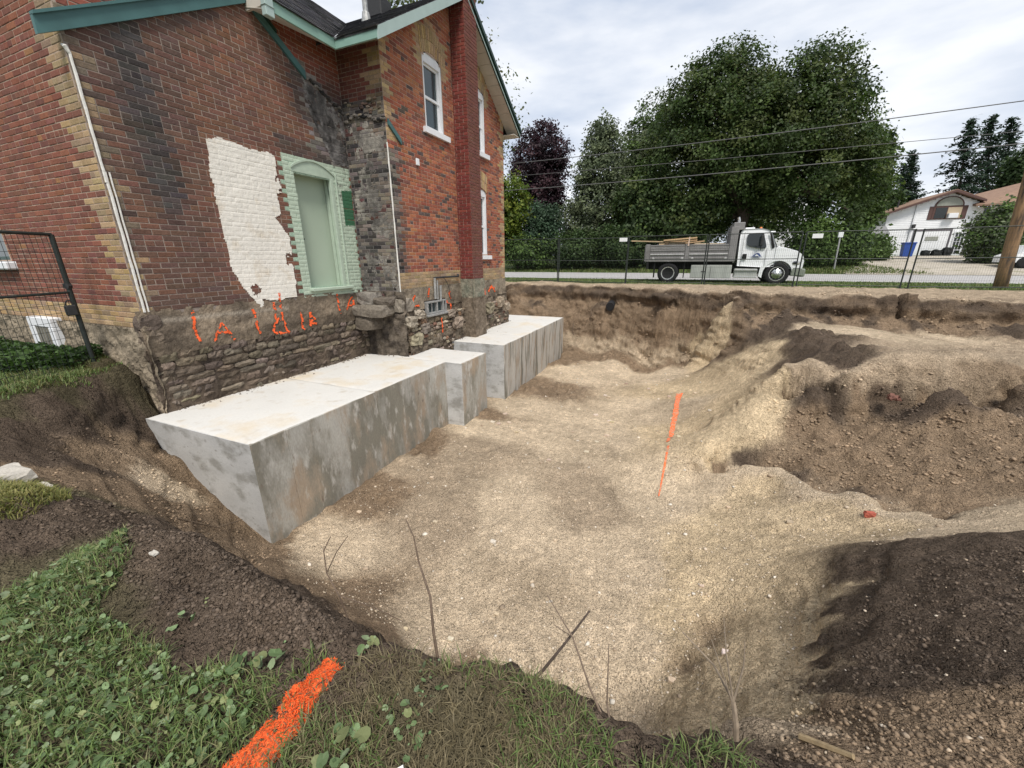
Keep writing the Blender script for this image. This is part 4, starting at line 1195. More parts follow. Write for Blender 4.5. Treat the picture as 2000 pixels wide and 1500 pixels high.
def sash_window(w, win, parent):
    u0, u1, q0, q1 = win
    n = 10
    top = [(u0+(u1-u0)*i/n, arch_top(u0+(u1-u0)*i/n, win)) for i in range(n+1)]
    # outer frame: jambs + arched head
    m = MB()
    B = lambda a, b, c, d, e, f: m.hexa([w.P0(a, c, e), w.P0(b, c, e), w.P0(b, c, f), w.P0(a, c, f), w.P0(a, d, e), w.P0(b, d, e), w.P0(b, d, f), w.P0(a, d, f)])
    B(u0, u0+.07, q0, q1-.202, -.10, -.012); B(u1-.07, u1, q0, q1-.202, -.10, -.012)
    for i in range(n):
        (a, za), (b, zb) = top[i], top[i+1]
        m.hexa([w.P0(a, q1-.20, -.10), w.P0(b, q1-.20, -.10), w.P0(b, q1-.20, -.012), w.P0(a, q1-.20, -.012), w.P0(a, za, -.10), w.P0(b, zb, -.10), w.P0(b, zb, -.012), w.P0(a, za, -.012)])
    win_o = m.build('window', MAT['white_trim'], parent)
    m = MB(); mid = (q0+q1-.2)/2
    for (lo, hi, dd) in ((mid-.02, q1-.2, -.055), (q0+.03, mid+.02, -.075)):
        B(u0+.07, u0+.12, lo, hi, dd-.03, dd); B(u1-.12, u1-.07, lo, hi, dd-.03, dd); B(u0+.121, u1-.121, lo, lo+.05, dd-.03, dd); B(u0+.121, u1-.121, hi-.045, hi, dd-.03, dd)
    m.build('sash', MAT['white_trim'], win_o)
    m = MB(); m.hexa([w.P0(u0+.09, q0+.03, -.092), w.P0(u1-.09, q0+.03, -.092), w.P0(u1-.09, q0+.03, -.085), w.P0(u0+.09, q0+.03, -.085), w.P0(u0+.09, q1-.2, -.092), w.P0(u1-.09, q1-.2, -.092), w.P0(u1-.09, q1-.2, -.085), w.P0(u0+.09, q1-.2, -.085)])
    m.build('pane', MAT['glass'], win_o)
    m = MB(); B(u0-.10, u1+.16, q0-.11, q0-.002, -.10, .07)
    m.build('sill', MAT['white_trim'], win_o)
    m = MB(); B(u0+.0, u1, q0, q1, -.16, -.15); m.build('blind', MAT['dark_metal'], win_o)
for wv in CW: sash_window(WC, wv, house)
# windows of the wall facing the lawn
MAT['dark_frame'] = material('dark_frame', (.045, .075, .07), .5, var=(6, .1))
x0, x1, z0, z1 = UWIN
m = MB()
for (a, b, c, d) in ((x0, x1, z0, z0+.07), (x0, x1, z1-.07, z1), (x0, x0+.08, z0+.072, z1-.072), (x1-.10, x1, z0+.072, z1-.072), (x0+.082, x1-.102, 2.5, 2.56)): m.bbox((a, 2.89, c), (b, 2.97, d), .006)
uw = m.build('window', MAT['dark_frame'], house)
MB().box((x0+.02, 2.95, z0+.02), (x1-.02, 2.96, z1-.02)).build('pane', MAT['glass'], uw)
MB().bbox((x0-.1, 2.74, z0-.13), (x1+.14, 2.96, z0-.005), .02).build('sill', MAT['white_trim'], uw)
MAT['curtain_tan'] = material('curtain_tan', (.16, .145, .11), .6, var=(30, .35), stretch=(1, 1, .1))
x0, x1, z0, z1 = BWIN
m = MB()
for (a, b, c, d) in ((x0-.05, x1+.05, z0-.09, z0+.05), (x0-.05, x1+.05, z1-.10, z1+.04), (x0-.05, x0+.13, z0+.052, z1-.102), (x1-.09, x1+.05, z0+.052, z1-.102)): m.bbox((a, 2.735, c), (b, 2.90, d), .008)
lw = m.build('window', MAT['white_trim'], house)
MB().box((x0, 2.748, z0), (x1, 2.758, z1)).build('pane', MAT['curtain_tan'], lw)
for k in range(4): MB().bbox((x0+.20+k*.09, 2.742, z0+.05), (x0+.21+k*.09, 2.748, z1-.10), .003).build('bar', MAT['metal_old'], lw)

# roof ------------------------------------------------------------------------------------------------
PAL_SH = [(.050, .050, .055), (.062, .061, .066), (.040, .040, .045), (.075, .073, .076), (.056, .052, .054)]
def shingles(name, parent, o, A_, U_, L, ext, seed):
    """rows climb along U_ (unit), tabs along A_ ; ext(t) -> (a0,a1)"""
    rr = random.Random(seed); m = MB()
    o, A_, U_ = Vector(o), Vector(A_), Vector(U_)
    N_ = A_.cross(U_);  N_ = N_ if N_.z > 0 else -N_
    t = 0; row = 0
    while t < L:
        a0, a1 = ext(t+.07)
        a = a0-rr.uniform(0, .3)
        while a < a1:
            wd = rr.uniform(.16, .36)
            p, q = max(a, a0), min(a+wd-.004, a1)
            if q-p > .02:
                lift = rr.uniform(.012, .020)
                lo, hi = t-rr.uniform(0, .012), min(t+.15, L+.01)
                c = vary(pick(rr, PAL_SH), rr, .2)
                P = [o+A_*x+U_*y+N_*z for (x, y, z) in ((p, lo, 0), (q, lo, 0), (q, hi, 0), (p, hi, 0), (p, lo, lift), (q, lo, lift), (q, hi, .004), (p, hi, .004))]
                m.hexa(P, c)
            a += wd
        t += .14; row += 1
    return tag(m.build(name, MAT['shingle'], parent), kind='stuff')
ca, sa = math.cos(math.atan(.635)), math.sin(math.atan(.635))
EV = 5.255
Lm = 3.10/ca
MAT['deck'] = material('deck', (.05, .05, .052), .9)
rz = EV+.635*3.1
m = MB()
m.hexa([(-14.6, 6.44, EV-.03), (-5.16, 6.44, EV-.03), (-5.16, 9.55, rz-.03), (-14.6, 9.55, rz-.03), (-14.6, 6.44, EV), (-5.16, 6.44, EV), (-5.16, 9.55, rz), (-14.6, 9.55, rz)])
m.hexa([(-14.6, 9.55, rz-.03), (-5.16, 9.55, rz-.03), (-5.16, 12.66, EV-.03), (-14.6, 12.66, EV-.03), (-14.6, 9.55, rz), (-5.16, 9.55, rz), (-5.16, 12.66, EV), (-14.6, 12.66, EV)])
k8 = .81
Wz = EV+k8*2.1
m.add([(-6.09, 5.2, EV), (-6.09, 6.44, EV), (-8.2, 9.13, Wz), (-8.2, 2.45, Wz), (-6.56, 2.45, EV+k8*.47), (-6.56, 5.2, EV+k8*.47)], [(0, 1, 2, 3, 4, 5)])
m.add([(-8.2, 2.45, Wz), (-8.2, 9.4, Wz), (-12.6, 9.4, EV-1.5), (-12.6, 2.45, EV-1.5)], [(0, 1, 2, 3)])
roof = m.build('roof', MAT['deck'], house)
def ext_main(t):
    y = 6.44+t*ca
    return (-14.6, -5.155) if y > 9.2 else (max(-14.6, -6.1-.784*(y-6.45))+.10, -5.145)
shingles('shingle_rows', roof, (0, 6.43, EV+.003), (1, 0, 0), (0, ca, sa), Lm, ext_main, 71)
shingles('shingle_rows', roof, (0, 12.67, EV+.003), (1, 0, 0), (0, -ca, sa), Lm, lambda t: (-14.6, -5.145), 72)
cw, sw = math.cos(math.atan(k8)), math.sin(math.atan(k8))
shingles('shingle_rows', roof, (-6.08, 0, EV+.003), (0, 1, 0), (-cw, 0, sw), 2.1/cw, lambda t: (5.2 if t*cw < .5 else 2.5, 6.45+t*cw*1.276-.10), 73)
# valley flashing, pipe boot, roof vent
m = MB()
v0, v1 = Vector((-6.13, 6.49, EV+.025)), Vector((-6.50, 6.96, EV+.325))
sd_ = Vector((.09, .07, .02))
m.add([tuple(v0-Vector((.09, .0, -.045))), tuple(v0+Vector((.07, .07, .02))), tuple(v1+Vector((.07, .07, .02))), tuple(v1-Vector((.09, 0, -.045)))], [(0, 1, 2, 3)])
m.build('flashing', MAT['flashing'], roof)
m = MB(); m.tube([(-6.95, 8.35, 6.40), (-6.95, 8.35, 7.25)], .055, 12); m.tube([(-6.95, 8.35, 6.40), (-6.95, 8.35, 6.62)], [.11, .075], 12); m.build('vent_pipe', MAT['metal_old'], roof)
m = MB(); m.bbox((-7.45, 9.0, 6.90), (-7.05, 9.4, 7.28), .02); m.build('roof_vent', MAT['dark_metal'], roof)
# fascia, soffit
m = MB(); m.bbox((-6.12, 5.27, 5.105), (-6.095, 6.475, 5.265), .004); m.build('fascia', MAT['trim_green'], house)
m = MB(); m.bbox((-6.095, 6.448, 5.105), (-5.17, 6.473, 5.265), .004); m.build('fascia', MAT['trim_green'], house)
m = MB(); m.bbox((-6.16, 5.13, 5.02), (-6.07, 5.27, 5.60), .006); m.bbox((-6.17, 5.12, 5.14), (-6.06, 5.28, 5.15), .004); m.build('eave_return', MAT['trim_pale'], house)
m = MB(); m.hexa([(HX, 5.15, 5.20), (-6.12, 5.15, 5.10), (-6.12, 6.47, 5.10), (HX, 6.90, 5.36), (HX, 5.15, 5.21), (-6.12, 5.15, 5.11), (-6.12, 6.47, 5.11), (HX, 6.90, 5.37)]); m.build('soffit', MAT['soffit'], house)
m = MB(); m.hexa([(-6.12, 6.47, 5.10), (-5.17, 6.47, 5.10), (-5.17, 6.90, 5.375), (HX, 6.90, 5.375), (-6.12, 6.47, 5.11), (-5.17, 6.47, 5.11), (-5.17, 6.90, 5.385), (HX, 6.90, 5.385)]); m.build('soffit', MAT['soffit'], house)
m = MB(); m.box((HX-.05, 5.16, 5.16), (-6.12, 5.20, 5.65)); m.build('soffit', MAT['soffit'], house)
def rake(y0, z0, y1, z1, h, mat, x0=-5.175, x1=-5.145):
    m = MB(); m.hexa([(x0, y0, z0), (x1, y0, z0), (x1, y1, z1), (x0, y1, z1), (x0, y0, z0+h), (x1, y0, z0+h), (x1, y1, z1+h), (x0, y1, z1+h)])
    return m.build('rake_board', MAT[mat], house)
rake(6.45, 5.085, 9.55, 5.085+.635*3.1, .185, 'trim_pale')
rake(12.66, 5.085, 9.55, 5.085+.635*3.1, .185, 'trim_dark')
rake(12.70, 5.18, 9.55, 5.18+.635*3.15, .10, 'trim_dark', -5.150, -5.115)
rake(12.66, 5.085, 9.55, 5.085+.635*3.1, .03, 'trim_pale', -5.145, -5.135)
for k in range(13):      # soffit boards of the far rake
    a, b = 9.60+k*.236, 9.60+k*.236+.228
    if b < 9.98: continue
    f = lambda y: 5.10+.635*(12.66-y)
    MB().hexa([(DX, a, f(a)), (-5.175, a, f(a)), (-5.175, b, f(b)), (DX, b, f(b)), (DX, a, f(a)+.012), (-5.175, a, f(a)+.012), (-5.175, b, f(b)+.012), (DX, b, f(b)+.012)]).build('soffit_board', MAT['soffit'], house)
for k in range(12):
    a, b = 6.50+k*.25, 6.50+k*.25+.242
    f = lambda y: 5.10+.635*(y-6.45)
    if b > 9.38: continue
    MB().hexa([(DX, a, f(a)), (-5.175, a, f(a)), (-5.175, b, f(b)), (DX, b, f(b)), (DX, a, f(a)+.012), (-5.175, a, f(a)+.012), (-5.175, b, f(b)+.012), (DX, b, f(b)+.012)]).build('soffit_board', MAT['soffit'], house)
m = MB(); m.box((-14.5, 12.25, 5.08), (-5.175, 12.64, 5.10)); m.build('soffit', MAT['soffit'], house)
m = MB(); m.bbox((-14.5, 12.64, 5.09), (-5.15, 12.67, 5.26), .004); m.build('fascia', MAT['trim_dark'], house)

# ---------------------------------------------------------------- concrete underpinning
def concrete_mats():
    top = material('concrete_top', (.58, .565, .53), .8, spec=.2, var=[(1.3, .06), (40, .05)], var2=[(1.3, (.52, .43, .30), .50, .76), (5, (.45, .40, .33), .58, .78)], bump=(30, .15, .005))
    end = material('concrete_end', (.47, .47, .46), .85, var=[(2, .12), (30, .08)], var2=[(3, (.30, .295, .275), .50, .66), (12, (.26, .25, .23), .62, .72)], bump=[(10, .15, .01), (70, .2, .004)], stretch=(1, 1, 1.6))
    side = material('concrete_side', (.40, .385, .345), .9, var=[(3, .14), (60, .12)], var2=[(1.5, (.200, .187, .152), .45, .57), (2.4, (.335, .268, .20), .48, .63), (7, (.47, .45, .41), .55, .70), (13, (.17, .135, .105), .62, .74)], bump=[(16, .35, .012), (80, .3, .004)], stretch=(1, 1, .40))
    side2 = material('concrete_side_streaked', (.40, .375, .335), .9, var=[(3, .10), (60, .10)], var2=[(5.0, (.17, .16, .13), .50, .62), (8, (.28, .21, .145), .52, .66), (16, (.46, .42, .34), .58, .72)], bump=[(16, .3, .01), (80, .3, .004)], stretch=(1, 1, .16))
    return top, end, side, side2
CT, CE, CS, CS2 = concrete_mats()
ZT, ZB = -.43, -1.98
MAT['chassis_dark'] = material('tie_dark', (.05, .045, .04), .9)
u1 = empty('concrete_underpinning', (-5.5, 4.7, ZB))
tag(u1, 'long pale concrete underpinning block below the green door, its end facing the lawn', 'concrete block')
m = MB()
def slab_top(m, poly, z):       # slightly uneven top slab with soft arris
    m.add([(x, y, z) for x, y in poly], [tuple(range(len(poly)))])
def topsheet(name, par, x0, x1, y0, y1, seed, keep=None):
    xs = np.linspace(x0, x1, int((x1-x0)/.05)+2); ys = np.linspace(y0, y1, int((y1-y0)/.05)+2)
    X, Y = np.meshgrid(xs, ys); Z = ZT+.006*fbm(X*2, Y*2, 3, seed)
    ed = np.minimum(np.minimum(X-x0, x1-X), np.minimum(Y-y0, y1-Y)); Z -= .012*(ed < .005)
    J = np.arange(X.size).reshape(X.shape)
    Ff = np.stack([J[:-1, :-1].ravel(), J[:-1, 1:].ravel(), J[1:, 1:].ravel(), J[1:, :-1].ravel()], 1)
    return np_obj(name, np.stack([X.ravel(), Y.ravel(), Z.ravel()], 1), [Ff], CT, par, smooth=True)
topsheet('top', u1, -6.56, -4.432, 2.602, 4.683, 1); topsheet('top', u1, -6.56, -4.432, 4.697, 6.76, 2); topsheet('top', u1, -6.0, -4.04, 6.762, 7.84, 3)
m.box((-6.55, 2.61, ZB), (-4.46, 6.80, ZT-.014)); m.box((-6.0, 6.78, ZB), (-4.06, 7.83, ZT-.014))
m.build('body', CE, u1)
MB().box((-6.56, 2.598, ZB), (-4.445, 2.612, ZT-.01)).build('end_face', CE, u1)
cuts = [2.60, 3.06, 3.42, 4.69, 5.02, 6.10, 6.76]
rr = random.Random(3)
for a, b in zip(cuts[:-1], cuts[1:]):
    o = rr.uniform(-.006, .008)
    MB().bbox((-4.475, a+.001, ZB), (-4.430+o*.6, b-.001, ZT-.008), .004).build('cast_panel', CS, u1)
for a, b in ((6.765, 7.25), (7.25, 7.84)):
    MB().bbox((-4.08, a+.003, ZB), (-4.036+rr.uniform(-.004, .004), b-.003, ZT-.008), .007).build('cast_panel', CS, u1)
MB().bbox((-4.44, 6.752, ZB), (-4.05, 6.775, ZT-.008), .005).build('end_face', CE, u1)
u2 = empty('concrete_underpinning', (-4.8, 11.3, ZB))
tag(u2, 'shorter concrete underpinning block below the chimney, reaching the far bank', 'concrete block')
topsheet('top', u2, -6.4, -3.972, 8.722, 10.08, 4); topsheet('top', u2, -6.4, -3.972, 10.095, 13.9, 5)
MB().box((-6.4, 8.73, ZB), (-4.0, 13.89, ZT-.014)).build('body', CE, u2)
m = MB(); m.box((-5.50, 8.718, ZB), (-3.985, 8.732, ZT-.01)); m.bbox((-5.47, 8.70, ZB), (-5.44, 8.72, ZT-.004), .003); m.build('end_face', CE, u2)
cuts = [8.72, 9.32, 10.09, 10.7, 11.4, 12.2, 13.0, 13.9]
for a, b in zip(cuts[:-1], cuts[1:]):
    MB().bbox((-4.02, a+.0008, ZB), (-3.968+rr.uniform(-.002, .002), b-.0008, ZT-.008), .003).build('cast_panel', CS2, u2)

# ---------------------------------------------------------------- fences
MAT['fence_steel'] = material('fence_steel', (.030, .036, .033), .55, var=(9, .2), metal=.2)
MAT['sign_white'] = material('sign_white', (.68, .70, .70), .5, var=(6, .06))
def far_panel(width=3.04, h=1.93):
    root = empty('temporary_fence', (0, 0, 0))
    for x in (0, width): MB().tube([(x, 0, .0), (x, 0, h)], .024, 8).build('post', MAT['fence_steel'], root)
    for z in (.06, .98, h-.02): MB().tube([(0, 0, z), (width, 0, z)], .017, 6).build('rail', MAT['fence_steel'], root)
    m = MB()
    n = int(width/.062)
    for k in range(1, n):
        x = width*k/n
        m.tube([(x, .004, .06), (x, .004, h-.02)], .0022, 3, cap=False)
    for k in range(1, 9):
        z = .06+(h-.08)*k/9
        m.tube([(0, -.004, z), (width, -.004, z)], .0022, 3, cap=False)
    tag(m.build('wire_mesh', MAT['fence_steel'], root), kind='stuff')
    for x in (0, width): MB().bbox((x-.03, -.14, -.03), (x+.03, .14, .015), .01).build('foot', MAT['fence_steel'], root)
    return root
FY = 18.3
fpos = [(-8.62, 0), (-5.52, 0), (-2.50, .4), (.62, -.5), (3.78, .6), (7.02, -.4), (10.12, .3)]
fl = ['dark wire fence panel beside the far corner of the brick house', 'dark wire fence panel between the house and the rear end of the truck',
      'dark wire fence panel in front of the dump bed of the truck', 'dark wire fence panel in front of the cab of the truck',
      'dark wire fence panel in front of the empty road past the truck bonnet', 'dark wire fence panel in front of the white house and driveway',
      'dark wire fence panel in front of the wooden utility pole']
fp = far_panel()
for i, (x, a) in enumerate(fpos):
    o = fp if i == 0 else copy_tree(fp)
    o.location = (x, FY, gz1(x+1.5, FY)+.01)
    o.rotation_euler = (R([0, .4, -.5, .3, 0, 2.2, -.4][i]), R([0, .3, 0, -.3, .2, -.6, 0][i]), R(a))
    tag(o, fl[i], 'fence', 'temporary fence along the street')
for i, (x, z, lb) in enumerate(((-2.70, 2.36, 'small white sign plate on the fence left of the truck'), (4.12, 2.33, 'small white sign plate on the fence just past the truck bonnet'))):
    s = MB().bbox((x-.16, FY-.045, z-.10), (x+.16, FY-.035, z+.05), .003).build('fence_sign', MAT['sign_white'])
    tag(s, lb, 'sign', 'plates on the street fence')
# the panel beside the house wall
nf = empty('temporary_fence', (-7.42, 2.58, .20))
tag(nf, 'black wire fence panel with a padlock standing by the basement window', 'fence', 'temporary fence by the house')
FD = Vector((.38, -.925, 0)).normalized()
FO = Vector((-7.42, 2.58, 0))
def fpnt(s, z): p = FO+FD*s; return (p.x, p.y, z)
zb, zt = .23, 1.93
MB().tube([fpnt(0, .14), fpnt(0, zt)], .028, 10).build('post', MAT['fence_steel'], nf)
MB().tube([fpnt(3.0, .14), fpnt(3.0, zt)], .028, 10).build('post', MAT['fence_steel'], nf)
for z, r_ in ((zt, .020), (1.22, .016), (zb, .018)): MB().tube([fpnt(0, z), fpnt(3.0, z)], r_, 8).build('rail', MAT['fence_steel'], nf)
for k in range(1, 50): MB().tube([fpnt(3.0*k/50, zb), fpnt(3.0*k/50, zt)], .0024, 4, cap=False).build('wire', MAT['fence_steel'], nf)
for k in range(1, 16): MB().tube([fpnt(0, zb+(zt-zb)*k/16), fpnt(3.0, zb+(zt-zb)*k/16)], .0024, 4, cap=False).build('wire', MAT['fence_steel'], nf)
lk = MB(); p0 = Vector(fpnt(.06, 1.0)); lk.bbox(p0-Vector((.03, .055, .075)), p0+Vector((.03, .055, .06)), .012); lk = lk.build('padlock', MAT['dark_metal'], nf)
MB().tube([p0+Vector((0, .035*math.cos(a), .06+.06*math.sin(a))) for a in [math.pi*k/8 for k in range(9)]], .009, 6).build('shackle', MAT['dark_metal'], lk)
MB().tube([fpnt(-.02, 1.30), fpnt(.03, 1.30)], .04, 8).build('hinge', MAT['dark_metal'], nf)

# ---------------------------------------------------------------- truck
MAT['truck_white'] = material('truck_white', (.78, .79, .80), .28, spec=.5, var=(2, .03))
MAT['bed_grey'] = material('bed_grey', (.235, .225, .22), .45, var=[(3, .15), (25, .1)], metal=.35)
MAT['bed_light'] = material('bed_light', (.52, .51, .50), .4, var=[(5, .15)], metal=.4)
MAT['box_alu'] = material('box_alu', (.40, .41, .38), .45, var=[(4, .15)], metal=.3, stretch=(1, 1, .3))
MAT['rubber'] = material('rubber', (.014, .014, .015), .85, var=(20, .2))
MAT['chassis'] = material('chassis', (.010, .010, .010), .8)
MAT['chrome'] = material('chrome', (.62, .62, .61), .22, metal=.8, var=(9, .15))
MAT['dark_glass'] = glass_material('dark_glass', (.012, .016, .018), .05)
MAT['lumber'] = material('lumber', attr=True, rough=.8, var=[(12, .12)], stretch=(.2, 1, 1))
MAT['decal_blue'] = material('decal_blue', (.05, .08, .22), .5)
MAT['amber'] = material('amber', (.65, .19, .05), .35)
TY = 22.3; TYF = TY+2.3
tz = .345
truck = empty('dump_truck', (1.3, TY+1.1, tz))
tag(truck, 'white cab dump truck with grey drop-side bed parked beyond the fence', 'truck')
XZ = lambda a, b, t: (a, t, b)
def wheel(x, z, r, y0, y1, front):
    w = MB()
    prof = [(r*.62, y0+.02), (r*.66, y0), (r*.93, y0), (r, y0+.05), (r, y1-.05), (r*.93, y1), (r*.62, y1)]
    w.lathe(prof, lambda a, b, t: (x+a, t, z+b), 36)
    wo = w.build('wheel', MAT['rubber'], truck, True)
    rm = MB()
    if front:
        rm.lathe([(r*.64, y0+.05), (r*.64, y0+.012), (r*.58, y0+.012), (r*.53, y0+.045), (r*.30, y0-.02), (r*.27, y0-.05), (r*.12, y0-.10), (.001, y0-.105)], lambda a, b, t: (x+a, t, z+b), 30)
    else:
        rm.lathe([(r*.64, y0+.05), (r*.64, y0+.012), (r*.55, y0+.014), (r*.50, y0+.10), (r*.46, y0+.16), (r*.2, y0+.17), (r*.18, y0+.08), (.001, y0+.08)], lambda a, b, t: (x+a, t, z+b), 30)
    rm.build('rim', MAT['chrome'], wo, False)
    for k in range(10):
        an = 2*math.pi*k/10
        cx, cz = x+math.cos(an)*r*.43, z+math.sin(an)*r*.43
        yy = y0+.008 if front else y0+.15
        MB().tube([(cx, yy-.012, cz), (cx, yy+.05, cz)], r*.05, 8).build('hand_hole' if front else 'stud', MAT['chassis'], wo)
wheel(3.76, tz+.50, .50, TY+.02, TY+.30, True); wheel(3.76, tz+.50, .50, TYF-.30, TYF-.02, True)
wheel(-.98, tz+.50, .50, TY+.02, TY+.30, False); wheel(-.98, tz+.50, .50, TYF-.3, TYF-.02, False)
# chassis and axles
m = MB(); m.box((-2.0, TY+.65, 1.02), (4.5, TY+.80, 1.28)); m.box((-2.0, TYF-.80, 1.02), (4.5, TYF-.65, 1.28)); m.box((-1.9, TY+.5, 1.28), (1.9, TYF-.5, 1.40))
m.tube([(-.98, TY+.3, tz+.5), (-.98, TYF-.3, tz+.5)], .10, 10); m.tube([(3.76, TY+.3, tz+.5), (3.76, TYF-.3, tz+.5)], .07, 10); m.box((1.95, TY+.5, .85), (4.4, TYF-.5, 1.3))
m.build('chassis', MAT['chassis'], truck)
for x in (-1.68, -.26): MB().box((x, TY+.04, .62), (x+.05, TY+.34, 1.40)).build('mud_flap', MAT['chassis'], truck)
# bed: two drop sides of horizontal ribs, posts, tailgate, headboard with cab guard
m = MB(); m.bbox((-2.10, TY-.04, 1.40), (1.95, TYF+.04, 1.50), .012); bedf = m.build('bed_floor', MAT['bed_grey'], truck)
for (a, b) in ((-1.90, -.30), (-.08, 1.62)):
    g = MB(); g.box((a, TY-.015, 1.50), (b, TY+.03, 2.19)); g.bbox((a, TY-.05, 2.13), (b, TY+.035, 2.20), .01)
    go = g.build('drop_side', MAT['bed_grey'], truck)
    for z in (1.53, 1.90, 2.04): MB().bbox((a, TY-.045, z), (b, TY-.01, z+.075), .012).build('rib', MAT['bed_grey'], go)
    for z in (1.72,): MB().bbox((a, TY-.06, z), (b, TY-.012, z+.055), .012).build('rib', MAT['bed_light'], go)
    MB().bbox((a, TY-.055, 2.022), (b, TY-.046, 2.036), .004).build('rib', MAT['bed_light'], go)
    for x in (a+.10, b-.14): MB().bbox((x, TY-.07, 1.52), (x+.12, TY-.02, 1.60), .015).build('hinge', MAT['bed_light'], go)
g = MB(); g.box((-1.9, TYF-.03, 1.50), (1.62, TYF+.02, 2.19)); g.build('drop_side', MAT['bed_grey'], truck)
for (a, b, h) in ((-2.14, -1.93, 2.24), (-.28, -.10, 2.22), (1.63, 1.95, 2.95)):
    for y in (TY-.03, TYF-.12): MB().bbox((a, y, 1.41), (b, y+.15, h), .012).build('bed_post', MAT['bed_grey'], truck)
MB().bbox((-2.18, TY, 1.42), (-2.13, TYF, 2.20), .01).build('tailgate', MAT['bed_grey'], truck)
g = MB(); g.bbox((1.72, TY, 1.5), (1.80, TYF, 2.95), .01); g.bbox((1.70, TY, 2.80), (2.16, TYF, 3.14), .02); g.build('headboard', MAT['bed_grey'], truck)
MB().bbox((-2.05, TY-.02, 1.05), (-1.94, TYF, 1.42), .01).build('rear_bar', MAT['chassis'], truck)
# tool box, step, tank
g = MB(); g.bbox((.08, TY+.02, .62), (1.88, TY+.62, 1.24), .015); tb = g.build('tool_box', MAT['box_alu'], truck)
MB().bbox((.55, TY-.005, .92), (.78, TY+.02, .95), .006).build('latch', MAT['dark_metal'], tb)
MB().bbox((.96, TY+.008, .66), (.972, TY+.02, 1.20), .003).build('seam', MAT['dark_metal'], tb)
g = MB(); g.bbox((2.0, TY+.04, .66), (2.97, TY+.5, 1.08), .03); sp_ = g.build('step_tank', MAT['box_alu'], truck)
for z in (.66, .98): MB().bbox((2.0, TY-.02, z), (2.97, TY+.06, z+.06), .012).build('step', MAT['chrome'], sp_)
# cab
cab = [(2.08, 1.20), (2.03, 2.50), (2.06, 2.74), (2.20, 2.84), (2.9, 2.85), (3.14, 2.78), (3.30, 2.66), (3.58, 1.98), (3.58, 1.18), (3.20, 1.14)]
g = MB(); ins = [(a, b) for a, b in cab]
vs = []
for (y, sx, sz) in ((TY+.04, .985, .98), (TY+.0, 1, 1), (TY+.12, 1, 1.012), (TYF-.12, 1, 1.012), (TYF, 1, 1), (TYF-.04, .985, .98)):
    vs.append([(2.85+(a-2.85)*sx, y+ (max(0, b-2.05)*.10)*(1 if y < TY+1 else -1), 2.0+(b-2.0)*sz) for a, b in cab])
V_ = [p for l in vs for p in l]; n = len(cab); F_ = [tuple(range(n)), tuple(range(5*n, 6*n))[::-1]]
for k in range(5):
    for i in range(n):
        j = (i+1) % n; F_.append((k*n+j, k*n+i, (k+1)*n+i, (k+1)*n+j))
g.add(V_, F_); cabo = g.build('cab', MAT['truck_white'], truck)
g = MB(); yy = TY-.012
winp = [(2.40, 2.63), (2.98, 2.63), (3.14, 2.12), (3.15, 2.02), (3.11, 1.97), (2.88, 1.98), (2.46, 2.07), (2.36, 2.14), (2.33, 2.56)]
g.prism(winp, lambda a, b, t: (a, t+max(0, b-2.05)*.10, b), TY-.012, TY+.02); g.build('side_window', MAT['dark_glass'], cabo)
g = MB(); g.hexa([(3.30, TY+.22, 2.62), (3.60, TY+.14, 2.02), (3.60, TYF-.14, 2.02), (3.30, TYF-.22, 2.62), (3.325, TY+.22, 2.63), (3.625, TY+.14, 2.03), (3.625, TYF-.14, 2.03), (3.325, TYF-.22, 2.63)]); g.build('windscreen', MAT['dark_glass'], cabo)
g = MB(); g.prism([(3.20, 2.66), (3.26, 2.66), (3.50, 2.02), (3.40, 1.96)], XZ, TY+.005, TY+.03); g.build('pillar', MAT['chassis'], cabo)
g = MB()
for (a, b, c, d) in ((2.20, 1.20, 2.212, 2.70), (3.19, 1.20, 3.202, 1.98)): g.box((a, TY-.006, b), (c, TY+.01, d))
g.build('door_seam', MAT['dark_metal'], cabo)
g = MB(); g.bbox((2.24, TY-.02, 1.48), (2.42, TY+.01, 1.74), .04); g.build('door_handle', MAT['chassis'], cabo)
g = MB(); g.prism([(2.62, 1.62), (3.03, 1.62), (2.99, 1.66), (2.93, 1.75), (2.86, 1.78), (2.77, 1.75), (2.70, 1.68)], XZ, TY-.010, TY+.004); lg = g.build('door_emblem', MAT['decal_blue'], cabo)
g = MB(); g.prism([(2.74, 1.64), (2.92, 1.64), (2.86, 1.70), (2.80, 1.72)], XZ, TY-.013, TY-.009); g.build('emblem_cutout', MAT['truck_white'], lg)
MB().box((2.55, TY-.010, 1.585), (3.06, TY+.004, 1.598)).build('emblem_line', MAT['decal_blue'], lg)
g = MB(); g.bbox((3.10, TY+.1, 2.66), (3.44, TYF-.1, 2.72), .02); g.build('visor', MAT['truck_white'], cabo)
for (a, b, c) in ((2.86, 2.86, 2.96),): MB().lathe([(.06, b), (.06, b+.05), (.045, b+.09), (.001, b+.10)], lambda p, q, t: (2.93+p, TY+.9+q, t), 14).build('beacon', MAT['amber'], cabo)
MB().bbox((2.25, TY+.6, 2.86), (2.65, TYF-.6, 2.93), .02).build('roof_vent', MAT['truck_white'], cabo)
MB().tube([(1.92, TY+.35, 1.4), (1.92, TY+.35, 3.25), (1.88, TY+.35, 3.38)], .055, 10).build('exhaust_stack', MAT['chrome'], truck)
